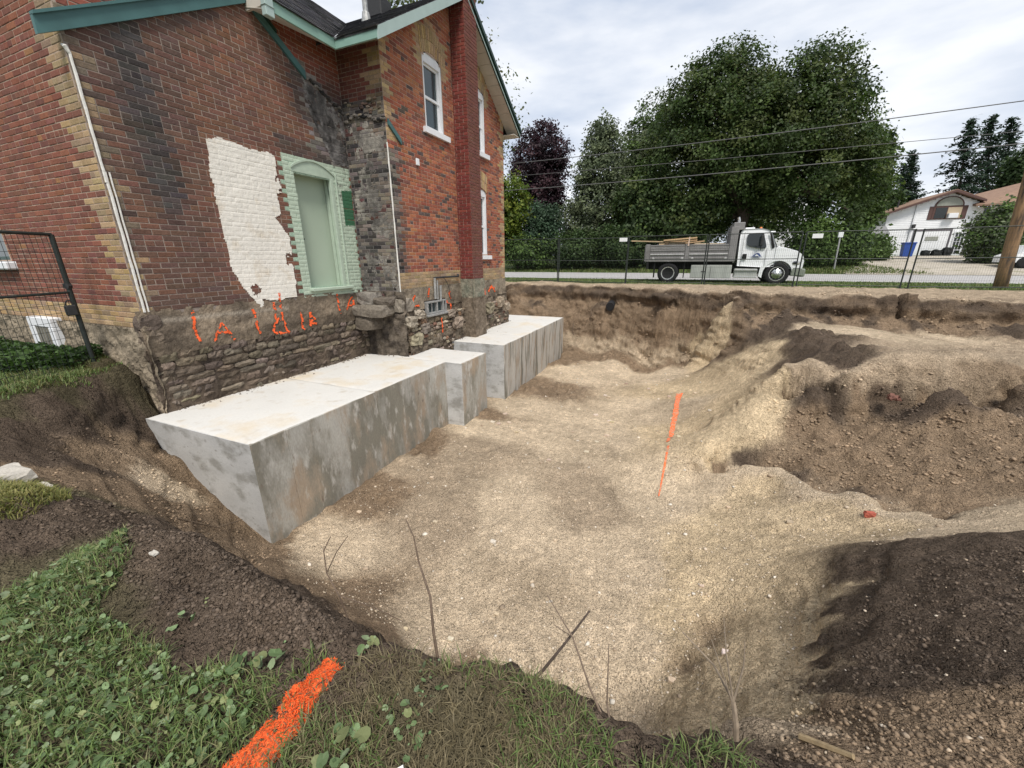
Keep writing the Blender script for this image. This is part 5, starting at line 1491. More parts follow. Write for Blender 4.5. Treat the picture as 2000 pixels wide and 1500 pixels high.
# bonnet with wheel arch
bn = [(3.56, 2.00), (3.66, 2.03), (3.99, 1.95), (4.45, 1.81), (4.64, 1.66), (4.72, 1.40), (4.70, 1.12), (4.34, 1.10)]
arcp = [(3.76+.585*math.cos(t), tz+.50+.585*math.sin(t)) for t in [R(6)+k*(R(176)-R(6))/14 for k in range(15)]]
bn += arcp+[(3.16, .66), (3.02, .74), (3.06, 1.16), (3.3, 1.45), (3.56, 1.5)]
g = MB()
half = len(bn)
lay_ = [(TY+.05, .985), (TY+.0, 1.0), (TY+.16, 1.01), (TY+.42, 1.015)]
g.prism([(a, b) for a, b in bn], XZ, TY+.0, TY+.34)
g.prism([(a, b) for a, b in bn], XZ, TYF-.34, TYF)
top = [(3.56, 1.3), (3.56, 2.04), (3.66, 2.07), (3.99, 1.99), (4.45, 1.85), (4.68, 1.68), (4.78, 1.36), (4.76, 1.02), (4.4, 1.02)]
g.prism(top, XZ, TY+.30, TYF-.30)
bo = g.build('bonnet', MAT['truck_white'], truck)
g = MB(); g.prism([(3.76+.60*math.cos(t), tz+.50+.60*math.sin(t)) for t in [R(5)+k*R(172)/14 for k in range(15)]], XZ, TY+.335, TY+.40); g.build('wheel_well', MAT['chassis'], bo)
g = MB(); g.lathe([(.165, TY-.012), (.15, TY-.022), (.001, TY-.03)], lambda a, b, t: (4.44+a, t, 1.335+b*.58), 20); hl = g.build('headlight', MAT['chrome'], bo)
g = MB(); g.lathe([(.11, TY-.024), (.001, TY-.036)], lambda a, b, t: (4.41+a, t, 1.335+b*.6), 16); g.build('lens', MAT['dark_glass'], hl)
g = MB(); g.bbox((4.30, TY+.0, .76), (4.74, TY+.5, 1.09), .03); g.bbox((4.60, TY+.02, .72), (4.86, TYF-.02, 1.08), .05); g.bbox((4.30, TYF-.5, .76), (4.74, TYF, 1.09), .03); g.build('bumper', material('bumper_grey', (.20, .22, .18), .5), truck)
g = MB(); g.tube([(2.93, TY-.02, 1.90), (2.93, TY-.16, 1.98), (2.93, TY-.18, 2.60), (3.05, TY+.02, 2.66)], .016, 6); g.bbox((2.86, TY-.24, 2.10), (2.98, TY-.16, 2.55), .025); g.build('mirror', MAT['dark_metal'], cabo)
# sawn boards lying in the bed
BD = [((-2.95, 2.42), (.10, 2.28), .055, .5, (.50, .37, .22)), ((-1.35, 2.40), (.20, 2.50), .065, .35, (.52, .36, .20)), ((-1.30, 2.33), (.22, 2.40), .06, .75, (.46, .31, .18)), ((-1.1, 2.24), (1.5, 2.20), .06, .6, (.58, .48, .34)), ((-.3, 2.26), (.55, 2.34), .05, .3, (.48, .32, .18)), ((-1.6, 2.24), (.4, 2.25), .06, 1.0, (.55, .42, .27))]
for i, ((a, b), (c, d), h, yo, cc) in enumerate(BD):
    o = MB().hexa([(a, TY+yo, b), (c, TY+yo, d), (c, TY+yo+.20, d), (a, TY+yo+.20, b), (a, TY+yo, b+h), (c, TY+yo, d+h), (c, TY+yo+.20, d+h), (a, TY+yo+.20, b+h)], cc).build('plank', MAT['lumber'])
    tag(o, ['long pale plank jutting out past the tailgate of the truck', 'topmost tilted plank of the pile in the truck bed', 'plank directly under the topmost one in the truck bed', 'longest level plank reaching towards the truck cab', 'short tilted plank end between the pile and the truck cab', 'wide pale plank lowest in the pile in the truck bed'][i], 'plank', 'planks in the truck bed')
o = MB().hexa([(-.19, TY-.07, 2.14), (-.13, TY-.07, 2.14), (-.13, TY-.04, 2.14), (-.19, TY-.04, 2.14), (-.17, TY-.07, 2.55), (-.11, TY-.07, 2.55), (-.11, TY-.04, 2.55), (-.17, TY-.04, 2.55)], (.60, .45, .36)).build('stake', MAT['lumber'])
tag(o, 'short pale wooden stake standing upright at the middle of the truck bed', 'stake')

# ---------------------------------------------------------------- utility pole and lines
MAT['pole_wood'] = material('pole_wood', (.25, .155, .085), .9, var=[(6, .3)], var2=(7, (.075, .055, .042), .48, .62), bump=(20, .7, .02), stretch=(1, 1, .18))
pz = gz1(10.2, 20.0)
pole = empty('utility_pole', (10.2, 20.0, pz))
tag(pole, 'brown wooden utility pole with peeling bark standing on the verge', 'pole')
m = MB(); m.tube([(10.2-.075*k, 20.0, pz-.3+1.25*k) for k in range(8)], [.19-.007*k for k in range(8)], 14); m.build('pole_shaft', MAT['pole_wood'], pole, True)
for z_ in (5.06, 5.42, 6.30): MB().bbox((10.2-.06*z_+.35-.08, 19.90, z_-.06), (10.2-.06*z_+.35+.08, 20.0, z_+.06), .02).build('insulator', MAT['dark_metal'], pole)
MAT['wire'] = material('wire', (.10, .10, .10), .6)
for i, (zl, zr_, r_) in enumerate(((5.90, 6.30, .016), (5.40, 5.42, .010), (4.72, 5.06, .018))):
    pts = []
    for k in range(25):
        x = -30+k*(39.66+0)/24
        t = k/24
        pts.append((x, 20.0, zl+(zr_-zl)*t**3+ (0.9*(1-t)**3)))
    m = MB(); m.tube(pts, r_, 5)
    m.tube([(9.66, 20, pts[-1][2]), (40, 20, pts[-1][2]+.9)], r_, 5)
    o = m.build('overhead_line', MAT['wire'])
    tag(o, ['topmost overhead line running along the street past the pole', 'thin middle overhead line running along the street past the pole', 'lowest overhead line running along the street past the pole'][i], 'cable', 'overhead lines')
o = MB().box((10.95, 19.7, gz1(10.95, 19.7)-.05), (11.0, 19.75, gz1(10.95, 19.7)+.22)).build('marker_stake', MAT['amber']); tag(o, 'short orange marker stake in the grass right of the pole', 'stake')
# galvanised sign post seen from the side
m = MB(); m.tube([(9.5, 36, .75), (9.42, 36, 3.0)], .05, 8); sp = empty('sign_post', (9.5, 36, gz1(9.5, 36))); m.build('post', MAT['metal_old'], sp)
MB().bbox((9.28, 35.9, 2.85), (9.56, 36.1, 3.2), .02).build('plate', MAT['sign_white'], sp); tag(sp, 'thin galvanised post with a small plate beside the driveway', 'sign post')
m = MB(); m.tube([(10.55, 40, .9), (10.85, 40, 4.1)], .09, 8); o = m.build('timber_post', MAT['metal_old']); tag(o, 'leaning grey timber post beside the grey shed', 'post')

# ---------------------------------------------------------------- white house across the road
MAT['siding'] = material('siding', (.80, .81, .82), .6, var=(3, .04))
MAT['roof_brown'] = material('roof_brown', (.24, .155, .11), .9, var=[(4, .15), (40, .15)], bump=(30, .4, .02))
MAT['brown_trim'] = material('brown_trim', (.10, .055, .048), .6)
MAT['grey_frame'] = material('grey_frame', (.12, .11, .12), .6)
MAT['curtain'] = material('curtain', (.30, .31, .27), .8, var=(9, .15), stretch=(4, 1, .2))
YH = 50.0; HZ = 1.35
wh = empty('white_house', (19.5, YH, HZ)); tag(wh, 'white clapboard house with a half round window above a glazed garage front', 'house')
def clap(name, x0, x1, y, topf, z0, parent, ydir=-1):
    m = MB(); z = z0
    while z < 7.2:
        zc = z+.075
        lo, hi = x0, x1
        # clip to the roof outline
        xs = [x0+(x1-x0)*k/40 for k in range(41) if topf(x0+(x1-x0)*k/40) > zc+.07]
        if not xs: break
        lo, hi = min(xs), max(xs)
        m.hexa([(lo, y, z), (hi, y, z), (hi, y-.045, z), (lo, y-.045, z), (lo, y, z+.16), (hi, y, z+.16), (hi, y-.02, z+.16), (lo, y-.02, z+.16)])
        z += .15
    return m.build(name, MAT['siding'], parent)
apx, apz = 20.42, 7.0
rf = lambda x: apz-.37*(apx-x) if x < apx else apz-.42*(x-apx)
MB().prism([(16.3, HZ-.6), (16.3, rf(16.3)-.2), (apx, apz-.2), (22.3, rf(22.3)-.2), (22.3, HZ-.6)], XZ, YH+.03, YH+9).build('wall', MAT['siding'], wh)
tag(clap('clapboard', 18.25, 22.3, YH, lambda x: rf(x)-.15, 3.9, wh), kind='stuff'); tag(clap('clapboard', 16.3, 18.2, YH+.06, lambda x: rf(x)-.15, HZ-.2, wh), kind='stuff')
MB().bbox((18.18, YH-.07, HZ), (18.32, YH+.02, rf(18.25)-.15), .01).build('corner_board', MAT['white_trim'], wh)
MB().prism([(15.7, rf(15.7)-.12), (apx, apz-.12), (22.5, rf(22.5)-.12), (22.5, rf(22.5)+.03), (apx, apz+.06), (15.7, rf(15.7)+.03)], XZ, YH-.5, YH+9.2).build('roof', MAT['roof_brown'], wh)
MB().prism([(15.65, rf(15.65)-.18), (apx, apz-.18), (22.5, rf(22.5)-.18), (22.5, rf(22.5)-.02), (apx, apz+.0), (15.65, rf(15.65)-.02)], XZ, YH-.56, YH-.50).build('rake_board', MAT['brown_trim'], wh)
aw = MB().prism([(19.42, 5.72)]+[(20.38-.98*math.cos(math.pi*k/14), 5.76+.80*math.sin(math.pi*k/14)) for k in range(15)]+[(21.34, 5.72)], XZ, YH-.10, YH-.0).build('window', MAT['brown_trim'], wh)
MB().prism([(19.52, 5.78)]+[(20.38-.86*math.cos(math.pi*k/14), 5.78+.70*math.sin(math.pi*k/14)) for k in range(15)]+[(21.24, 5.78)], XZ, YH-.12, YH-.098).build('pane', MAT['curtain'], aw)
lw_ = MB().bbox((19.38, YH-.10, 4.68), (21.36, YH, 5.74), .01).build('window', MAT['brown_trim'], wh)
MB().box((19.55, YH-.12, 4.76), (20.30, YH-.098, 5.64)).build('pane', MAT['dark_glass'], lw_)
MB().box((20.36, YH-.12, 4.76), (21.28, YH-.098, 5.64)).build('pane', material('blind_tan', (.45, .36, .25), .7), lw_)
ac = MB().bbox((20.38, YH-.45, 4.74), (21.02, YH-.1, 5.14), .02).build('air_conditioner', MAT['white_trim'], lw_)
for (a, b) in ((19.12, 19.38), (21.36, 21.66)): MB().bbox((a, YH-.08, 4.66), (b, YH-.02, 5.76), .01).build('shutter', MAT['brown_trim'], wh)
# ground floor: garage opening glazed, door with panes
MB().bbox((18.5, YH-.06, HZ-.1), (18.66, YH+.0, 3.718), .01).build('garage_frame', MAT['grey_frame'], wh); MB().bbox((18.5, YH-.06, 3.72), (21.12, YH+.0, 3.88), .01).build('garage_frame', MAT['grey_frame'], wh); MB().bbox((20.98, YH-.06, HZ-.1), (21.12, YH, 3.718), .01).build('garage_frame', MAT['grey_frame'], wh)
gd = MB().box((18.66, YH-.03, HZ-.1), (20.98, YH+.02, 3.72)).build('garage_panel', MAT['siding'], wh)
MB().bbox((19.4, YH-.06, 2.9), (20.3, YH-.03, 3.25), .01).build('window', MAT['curtain'], gd)
MB().box((21.12, YH-.02, HZ-.1), (22.3, YH+.02, 3.9)).build('wall', MAT['siding'], wh)
dr = MB().bbox((21.3, YH-.07, HZ-.1), (22.1, YH-.02, 3.66), .01).build('door', MAT['white_trim'], wh)
for i in range(3):
    for j in range(5): MB().box((21.40+i*.21, YH-.085, 1.75+j*.36), (21.56+i*.21, YH-.069, 2.05+j*.36)).build('pane', MAT['dark_glass'], dr)
MB().bbox((22.14, YH-.08, HZ-.1), (22.3, YH-.01, 3.7), .01).build('door_frame', MAT['grey_frame'], wh)
for x in (18.30, 22.0): MB().bbox((x-.12, YH-.30, 4.0), (x+.12, YH-.05, 4.32), .04).build('wall_lamp', MAT['dark_metal'], wh)
MB().bbox((17.5, YH+2, 5.5), (17.62, YH+2.12, 6.6), .02).build('flue', MAT['dark_metal'], wh)
# right wing with its long roof
MB().prism([(22.3, HZ-.6), (22.3, 5.6), (29, 5.6), (29, HZ-.6)], XZ, YH+.3, YH+8).build('wall', MAT['siding'], wh)
MB().hexa([(21.9, YH-.6, 5.60), (30, YH-2.6, 5.60), (30, YH+4, 8.6), (21.9, YH+4, 6.4), (21.9, YH-.6, 5.74), (30, YH-2.6, 5.74), (30, YH+4, 8.74), (21.9, YH+4, 6.54)]).build('roof', MAT['roof_brown'], wh)
MB().prism([(22.9, 4.6), (23.3, 4.6), (23.3, 5.55), (22.9, 5.55)], XZ, YH+.22, YH+.3).build('window', MAT['dark_glass'], wh)
# things standing in front of it
o = empty('recycling_bin', (17.65, 48, 1.55)); MB().hexa([(17.32, 47.7, 1.55), (17.98, 47.7, 1.55), (17.98, 48.3, 1.55), (17.32, 48.3, 1.55), (17.26, 47.64, 2.62), (18.04, 47.64, 2.62), (18.04, 48.36, 2.62), (17.26, 48.36, 2.62)]).build('bin_body', material('bin_blue', (.03, .075, .30), .5), o)
MB().bbox((17.22, 47.6, 2.62), (18.08, 48.4, 2.74), .03).build('lid', bpy.data.materials['bin_blue'], o); tag(o, 'blue wheeled bin at the corner of the white house', 'bin')
for i, (x, w_, h_) in enumerate(((19.3, .5, .55), (20.0, .55, .6), (20.7, .5, .8))):
    o = chunk('patio_chair', None, (x-w_/2, 48.6, 1.5), (x+w_/2, 49.2, 1.5+h_), (.03, .032, .032), 80+i, .05, cut=4)
    tag(o, ['low dark patio seat below the left of the garage window', 'dark patio seat below the right of the garage window', 'tallest dark patio chair beside the white house door'][i], 'furniture', 'patio furniture of the white house')
sh = empty('garden_shed', (14.2, 46, 1.4)); MB().box((13.4, 45.4, 1.2), (15.0, 47.4, 3.35)).build('wall', MAT['siding'], sh)
MB().prism([(45.2, 3.30), (46.4, 3.95), (47.6, 3.30), (47.6, 3.42), (46.4, 4.07), (45.2, 3.42)], lambda a, b, t: (t, a, b), 13.1, 15.2).build('roof', material('shed_roof', (.22, .22, .225), .9, var=(8, .15)), sh)
MB().box((13.75, 45.36, 1.3), (14.75, 45.40, 3.1)).build('door', MAT['curtain'], sh); tag(sh, 'small grey roofed shed left of the white house', 'shed')
cr = empty('parked_car', (20.4, 38, gz1(20.4, 38))); cz_ = gz1(20.4, 38)
prof = [(18.95, .35), (18.95, .75), (19.35, .92), (19.9, 1.42), (21.5, 1.46), (22.3, .98), (22.6, .9), (22.6, .35)]
MB().prism([(a, cz_+b) for a, b in prof], XZ, 37.2, 38.9).build('body', MAT['truck_white'], cr)
MB().prism([(19.55, cz_+.95), (19.95, cz_+1.36), (21.4, cz_+1.40), (22.0, cz_+.98)], XZ, 37.18, 37.21).build('side_window', MAT['dark_glass'], cr)
for x in (19.6, 21.9): MB().lathe([(.20, 37.16), (.33, 37.16), (.33, 37.38), (.2, 37.38)], lambda a, b, t: (x+a, t, cz_+.33+b), 20).build('wheel', MAT['rubber'], cr, True)
tag(cr, 'white car parked on the driveway behind the utility pole', 'car')
# second white house glimpsed behind the maple
w2 = empty('neighbour_house', (10, 62, 2)); MB().box((6.5, 62, 1.6), (14, 70, 9.0)).build('wall', MAT['siding'], w2); tag(clap('clapboard', 6.5, 14, 62, lambda x: 9.2, 2.2, w2), kind='stuff')
MB().prism([(6, 8.9), (10.2, 11.2), (14.5, 8.9)], XZ, 61.5, 70.5).build('roof', MAT['roof_brown'], w2); MB().box((8.4, 61.9, 4.3), (9.4, 61.96, 5.8)).build('window', MAT['dark_glass'], w2)
tag(w2, 'white sided house glimpsed through the big maple', 'house')

# ---------------------------------------------------------------- trees and shrubs
def leaf_cloud(P, nrm, size, cols, aspect=1.6, bend=.15, jitter=1.):
    """one bent leaf (two quads) per point; P (n,3), nrm (n,3) leaf facing"""
    n = len(P)
    nrm = nrm/np.maximum(1e-6, np.linalg.norm(nrm, axis=1, keepdims=True))
    a = rng.normal(size=(n, 3)); a -= (a*nrm).sum(1, keepdims=True)*nrm
    a /= np.maximum(1e-6, np.linalg.norm(a, axis=1, keepdims=True))
    b = np.cross(nrm, a)
    s = size*(.65+.7*rng.random(n))[:, None]
    L = a*s*aspect*.5; W = b*s*.5
    D = nrm*s*bend
    V = np.concatenate([(P-L), (P-W*.9+D*.2), (P+L), (P+W*.9+D*.2)], 1).reshape(-1, 3)
    F = (np.arange(n)*4)[:, None]+np.arange(4)[None, :]
    C = np.repeat(cols, 4, axis=0)
    return V, F, C

def crown_points(ells, n_clump, per, spread, shell=.62, seed=0, flat_=.75):
    r = np.random.default_rng(seed)
    vol = np.array([e[3]*e[4]*e[5] for e in ells])**.7
    pick_ = r.choice(len(ells), n_clump, p=vol/vol.sum())
    E = np.array(ells)[pick_]
    d = r.normal(size=(n_clump, 3)); d /= np.linalg.norm(d, axis=1, keepdims=True)
    rad = shell+(1.04-shell)*r.random(n_clump)**.6
    lump = 1+.16*fbm(d[:, 0]*2.2+E[:, 0], d[:, 1]*2.2+d[:, 2]*2.7, 3, seed)
    c = E[:, :3]+d*E[:, 3:6]*(rad*lump)[:, None]
    out = d/E[:, 3:6]; out /= np.linalg.norm(out, axis=1, keepdims=True)
    k = np.maximum(4, r.poisson(per, n_clump))
    idx = np.repeat(np.arange(n_clump), k)
    off = r.normal(size=(len(idx), 3))*spread*np.array([1, 1, flat_])
    return c[idx]+off, out[idx], idx, c

def tree(name, label, cat, base, ells, n_clump, per, spread, leaf, pal, trunk=.3, seed=0, group=None, shell=.62, limbs=9, aspect=1.4, top_light=.0):
    r = np.random.default_rng(seed)
    root = empty(name, base)
    tag(root, label, cat, group)
    P, out, idx, cen = crown_points(ells, n_clump, per, spread, shell, seed)
    cp_ = np.array(pal)[r.integers(0, len(pal), n_clump)]*(.75+.5*r.random((n_clump, 1)))
    C = cp_[idx]*(.72+.56*r.random((len(idx), 1)))
    nrm = out*.7+r.normal(size=P.shape)*.55+np.array([0, 0, .45])
    V, F, C = leaf_cloud(P, nrm, leaf, C, aspect)
    np_obj('crown', V, [F], MAT['leaf'], root, C)
    if trunk:
        m = MB()
        tops = np.array(ells)
        cz = float(np.average(tops[:, 2], weights=tops[:, 3])); cx = float(tops[:, 0].mean()); cy = float(tops[:, 1].mean())
        hb = base[2]
        p0 = Vector(base); p1 = Vector((base[0]*.6+cx*.4, base[1]*.6+cy*.4, hb+(cz-hb)*.55)); p2 = Vector((cx, cy, cz+.3*(cz-hb)*.4))
        m.tube([p0-Vector((0, 0, .3)), p0+(p1-p0)*.15, p0+(p1-p0)*.6, p1, p2], [trunk*1.35, trunk, trunk*.85, trunk*.75, trunk*.15], 10)
        sel = r.choice(len(cen), min(limbs, len(cen)), replace=False)
        for k in sel:
            t = .35+.5*r.random()
            s = p0+(p1-p0)*(.7+.3*r.random()) if r.random() < .6 else p1+(p2-p1)*t*.6
            e = Vector(cen[k]); mid = (s+e)/2+Vector((0, 0, .08*(e-s).length))
            m.tube([s, mid, e], [trunk*.42, trunk*.26, trunk*.06], 6)
        m.build('trunk', MAT['bark'], root, True)
    return root

def at(px, py, Y):
    """a point of the place on the plane y = Y"""
    d = AX.T @ np.array([(px-1000)/771.5, (750-py)/771.5, 1])
    t = Y/d[1]
    return (float(d[0]*t), Y, float(CAM.z+d[2]*t))
def ell(px0, px1, py0, py1, Y, depth=None):
    a, b = at(px0, (py0+py1)/2, Y), at(px1, (py0+py1)/2, Y)
    t, u = at((px0+px1)/2, py0, Y), at((px0+px1)/2, py1, Y)
    rx = (b[0]-a[0])/2; rz_ = (t[2]-u[2])/2
    return ((a[0]+b[0])/2, Y, (t[2]+u[2])/2, rx, depth or rx*.85, rz_)
MAPLE = [(0.048, 0.079, 0.020), (0.039, 0.065, 0.018), (0.061, 0.091, 0.024), (0.032, 0.053, 0.014), (0.071, 0.091, 0.026)]
DARKG = [(.046, .076, .026), (.036, .062, .022), (.060, .092, .030)]
GREY_G = [(.115, .14, .075), (.092, .116, .062), (.14, .165, .09), (.074, .094, .050)]
MIDG = [(.088, .145, .038), (.108, .165, .046), (.070, .114, .030)]
YELG = [(.13, .16, .022), (.10, .14, .020), (.16, .17, .025), (.07, .11, .018)]
PURP = [(.044, .022, .030), (.034, .018, .024), (.058, .028, .034), (.026, .016, .02)]
BLUEG = [(.042, .076, .042), (.052, .09, .05), (.034, .060, .033)]
Y1 = 39.
b = at(1425, 500, Y1)
tree('maple_tree', 'huge broad dark green maple towering behind the truck', 'tree', (b[0], Y1, gz1(b[0], Y1)),
     [ell(1262, 1520, 120, 470, Y1), ell(1300, 1520, 92, 340, Y1), ell(1470, 1690, 86, 340, Y1), ell(1440, 1705, 160, 430, Y1), ell(1590, 1722, 255, 440, Y1), ell(1320, 1640, 150, 400, Y1)],
     1550, 96, .38, .15, MAPLE, .62, 101, 'trees across the road', .66, 40)
Y2 = 42.
b = at(1055, 500, Y2)
tree('plum_tree', 'dark purple leaved tree across the road beside the house gable', 'tree', (b[0], Y2, gz1(b[0], Y2)), [ell(1005, 1112, 240, 400, Y2), ell(1020, 1100, 290, 470, Y2)], 440, 60, .30, .17, PURP, .22, 102, 'trees across the road', .45)
b = at(1170, 500, 41)
tree('poplar_tree', 'pointed grey green tree between the purple tree and the maple', 'tree', (b[0], 41, gz1(b[0], 41)), [ell(1105, 1245, 330, 500, 41), ell(1125, 1235, 262, 400, 41), ell(1150, 1205, 215, 330, 41), ell(1090, 1180, 380, 505, 41)], 640, 52, .30, .17, GREY_G, .25, 103, 'trees across the road', .45)
b = at(1250, 500, 46)
tree('ash_tree', 'feathery mid green tree behind the left side of the maple', 'tree', (b[0], 46, gz1(b[0], 46)), [ell(1195, 1330, 235, 420, 46), ell(1230, 1320, 185, 330, 46), ell(1180, 1290, 320, 500, 46)], 560, 50, .36, .19, MIDG+GREY_G, .28, 104, 'trees across the road', .45)
b = at(1240, 500, 38)
tree('maple_tree', 'low shaded maple boughs hanging behind the dump bed', 'tree', (b[0], 38, gz1(b[0], 38)), [ell(1200, 1320, 330, 500, 38), ell(1260, 1400, 360, 495, 38)], 460, 48, .42, .20, MAPLE+DARKG, .2, 105, 'trees across the road', .4)
b = at(1000, 500, 33.9)
tree('locust_tree', 'bright yellow green tree showing past the far house corner', 'tree', (b[0], 35.5, gz1(b[0], 35.5)), [ell(955, 1030, 335, 470, 35.5), ell(960, 1015, 400, 490, 35.5)], 170, 40, .36, .22, YELG, .14, 106, 'trees across the road', .3)
b = at(1050, 505, 37)
tree('lilac_bush', 'rounded bluish green bush across the road below the purple tree', 'bush', (b[0], 37, gz1(b[0], 37)), [ell(1010, 1098, 395, 505, 37), ell(1000, 1050, 450, 508, 37)], 260, 56, .30, .14, BLUEG, .10, 107, 'bushes across the road', .4)
for i, (x0, x1, y0, y1, Y, pal, lb) in enumerate((
        (985, 1080, 460, 512, 35.6, MIDG+DARKG, 'low scrubby bush across the road by the house corner'),
        (1075, 1180, 450, 510, 36.5, DARKG, 'low dark bush across the road below the pointed tree'),
        (1160, 1280, 440, 508, 37, DARKG, 'low dark bush across the road behind the truck tailgate'),
        (1545, 1640, 420, 505, 38, MIDG, 'leafy green bush behind the truck bonnet'),
        (1610, 1700, 440, 505, 39, DARKG+MIDG, 'dark leafy bush beside the sign post'),
        (1690, 1735, 462, 503, 44, MIDG, 'small green bush in front of the shed'),
        (1895, 2010, 395, 505, 41, MIDG+GREY_G, 'large drooping green shrub covering the right side of the white house'))):
    b = at((x0+x1)/2, y1, Y)
    tree('leafy_bush', lb, 'bush', (b[0], Y, gz1(b[0], Y)), [ell(x0, x1, y0, y1+6, Y), ell(x0+10, x1-15, (y0+y1)/2, y1+10, Y)], int(2.2*(x1-x0)), 48, .32, .15, pal, .06, 120+i, 'bushes across the road', .35, 5)
for i, (x0, x1, y0, y1, Y, pal, lb) in enumerate((
        (1655, 1722, 262, 500, 47, MIDG+MAPLE, 'slim green tree at the right edge of the maple'),
        (1700, 1748, 380, 490, 56, DARKG, 'dark tree behind the shed'),
        (1960, 2080, 300, 420, 60, DARKG, 'dark tree rising behind the right wing of the white house'),
        (1400, 1560, 330, 480, 52, MAPLE+DARKG, 'shaded tree behind the maple trunk'))):
    b = at((x0+x1)/2, 495, Y)
    tree('shade_tree', lb, 'tree', (b[0], Y, gz1(b[0], Y)), [ell(x0, x1, y0, y1, Y), ell(x0+8, x1-8, y0-10, (y0+y1)/2, Y)], 360, 46, .46, .21, pal, .2, 140+i, 'trees across the road', .45)
# sparse tree standing behind the brick house
b = (-10.4, 19.5, .5)
tree('box_elder_tree', 'loose light leaved tree reaching above the brick house gable', 'tree', b, [(-10.2, 19.3, 7.6, 2.6, 2.0, 2.6), (-10.0, 18.8, 9.8, 1.7, 1.4, 1.8), (-8.9, 18.6, 6.0, 1.0, 1.2, 1.3)], 110, 20, .26, .095, [(.10, .125, .05), (.075, .10, .04), (.13, .14, .05)], .16, 151, None, .5, 26)
b = (-14.0, 21, .5)
tree('box_elder_tree', 'thin leaved treetop showing above the roof vent', 'tree', b, [(-14, 21, 12.2, 3, 2, 2.6), (-12.6, 20.5, 13.4, 1.6, 1.4, 1.6)], 120, 22, .34, .14, [(.10, .12, .05), (.075, .10, .04)], .16, 152, None, .45, 20)

def conifer(label, px, pytop, pybase, Y, width_px, seed, lean=0., name='spruce_tree', dens=1.):
    r = np.random.default_rng(seed)
    t, u = at(px, pytop, Y), at(px, pybase, Y)
    gb = gz1(u[0], Y)
    H = t[2]-gb
    wd = (at(px+width_px/2, 400, Y)[0]-at(px-width_px/2, 400, Y)[0])/2*1.8
    root = empty(name, (u[0], Y, gb)); tag(root, label, 'tree', 'spruces behind the white house')
    m = MB(); ax = lambda f: Vector((u[0]+(t[0]-u[0])*f+lean*f*f, Y, gb+H*f))
    m.tube([ax(0), ax(.35), ax(.7), ax(.99)], [.20, .15, .08, .015], 8)
    pts, nr, cc = [], [], []
    nb = int(120*dens)
    for k in range(nb):
        f = .10+.89*(k/nb)**.85
        L = wd*(1.02-f)**.8*(.45+.75*r.random())*(.55+.45*min(1, f*4))
        an = r.random()*2*math.pi
        c = ax(f); d = np.array([math.cos(an), math.sin(an)*.9, 0])
        e = Vector((c.x+d[0]*L, c.y+d[1]*L, c.z-L*(.30-.35*f)+.05))
        m.tube([c, (c+e)/2+Vector((0, 0, .06*L)), e], [.03, .02, .006], 4, cap=False)
        n = int(12+52*L/max(wd, .1))
        s = (.12+.9*r.random(n))[:, None]
        p = np.array(c)*(1-s)+np.array(e)*s+r.normal(size=(n, 3))*np.array([.16, .16, .12])
        p[:, 2] += .06*L*4*(s*(1-s))[:, 0]-.10*r.random(n)
        pts.append(p); nr.append(np.array([0, 0, 1.])+r.normal(size=(n, 3))*.45)
        cc.append(np.array([.036, .060, .038])*(.6+.8*r.random())*(.7+.6*r.random((n, 1))))
    m.build('trunk', MAT['bark'], root)
    V, F, C = leaf_cloud(np.concatenate(pts), np.concatenate(nr), .19, np.concatenate(cc), 1.9)
    np_obj('crown', V, [F], MAT['leaf'], root, C)
conifer('short thin spruce with gaps left of the tall spruces', 1778, 293, 480, 62, 56, 201, .2)
conifer('thin bare stemmed spruce beside the short spruce', 1762, 318, 480, 64, 36, 205, .2, dens=.6)
conifer('tall leaning spruce above the ridge of the white house', 1868, 233, 480, 62, 120, 202, 1.2, dens=1.3)
conifer('tall dense spruce right of the leaning spruce', 1925, 225, 480, 64, 115, 203, .6, dens=1.3)
conifer('tall spruce touching the dense spruce on its right', 1962, 228, 480, 66, 105, 206, .6, dens=1.3)
conifer('small dark spruce above the right wing of the white house', 1998, 285, 480, 60, 80, 204, .3)
conifer('slim dark spruce against the right edge of the maple', 1735, 255, 490, 58, 60, 207, .2)

# ---------------------------------------------------------------- lawn, weeds, gravel near the camera
LAWN = [(-2.69, .37), (-2.67, .51), (-2.77, .66), (-2.46, .77), (-2.26, .69), (-2.15, .51), (-1.76, .53), (-1.51, .48), (-1.47, .56), (-1.24, .6), (-1.14, .6), (-1.13, .73), (-.9, .80), (-.73, .85), (-.51, .93), (-.23, .97), (-.08, .92), (.0, .86), (.15, .98), (.30, 1.03), (.40, .9), (.6, -.3), (-3.6, -.5), (-3.3, .2)]
STRIPE = [(-1.085, .735), (-1.005, .752), (-1.012, .60), (-.995, .45), (-.985, .28), (-1.115, .26), (-1.115, .37), (-1.108, .57)]
def scatter(poly, n, seed):
    r = np.random.default_rng(seed)
    p = np.array(poly); lo, hi = p.min(0), p.max(0)
    q = lo+(hi-lo)*r.random((n, 2))
    return q[inpoly(q[:, 0], q[:, 1], poly)], r
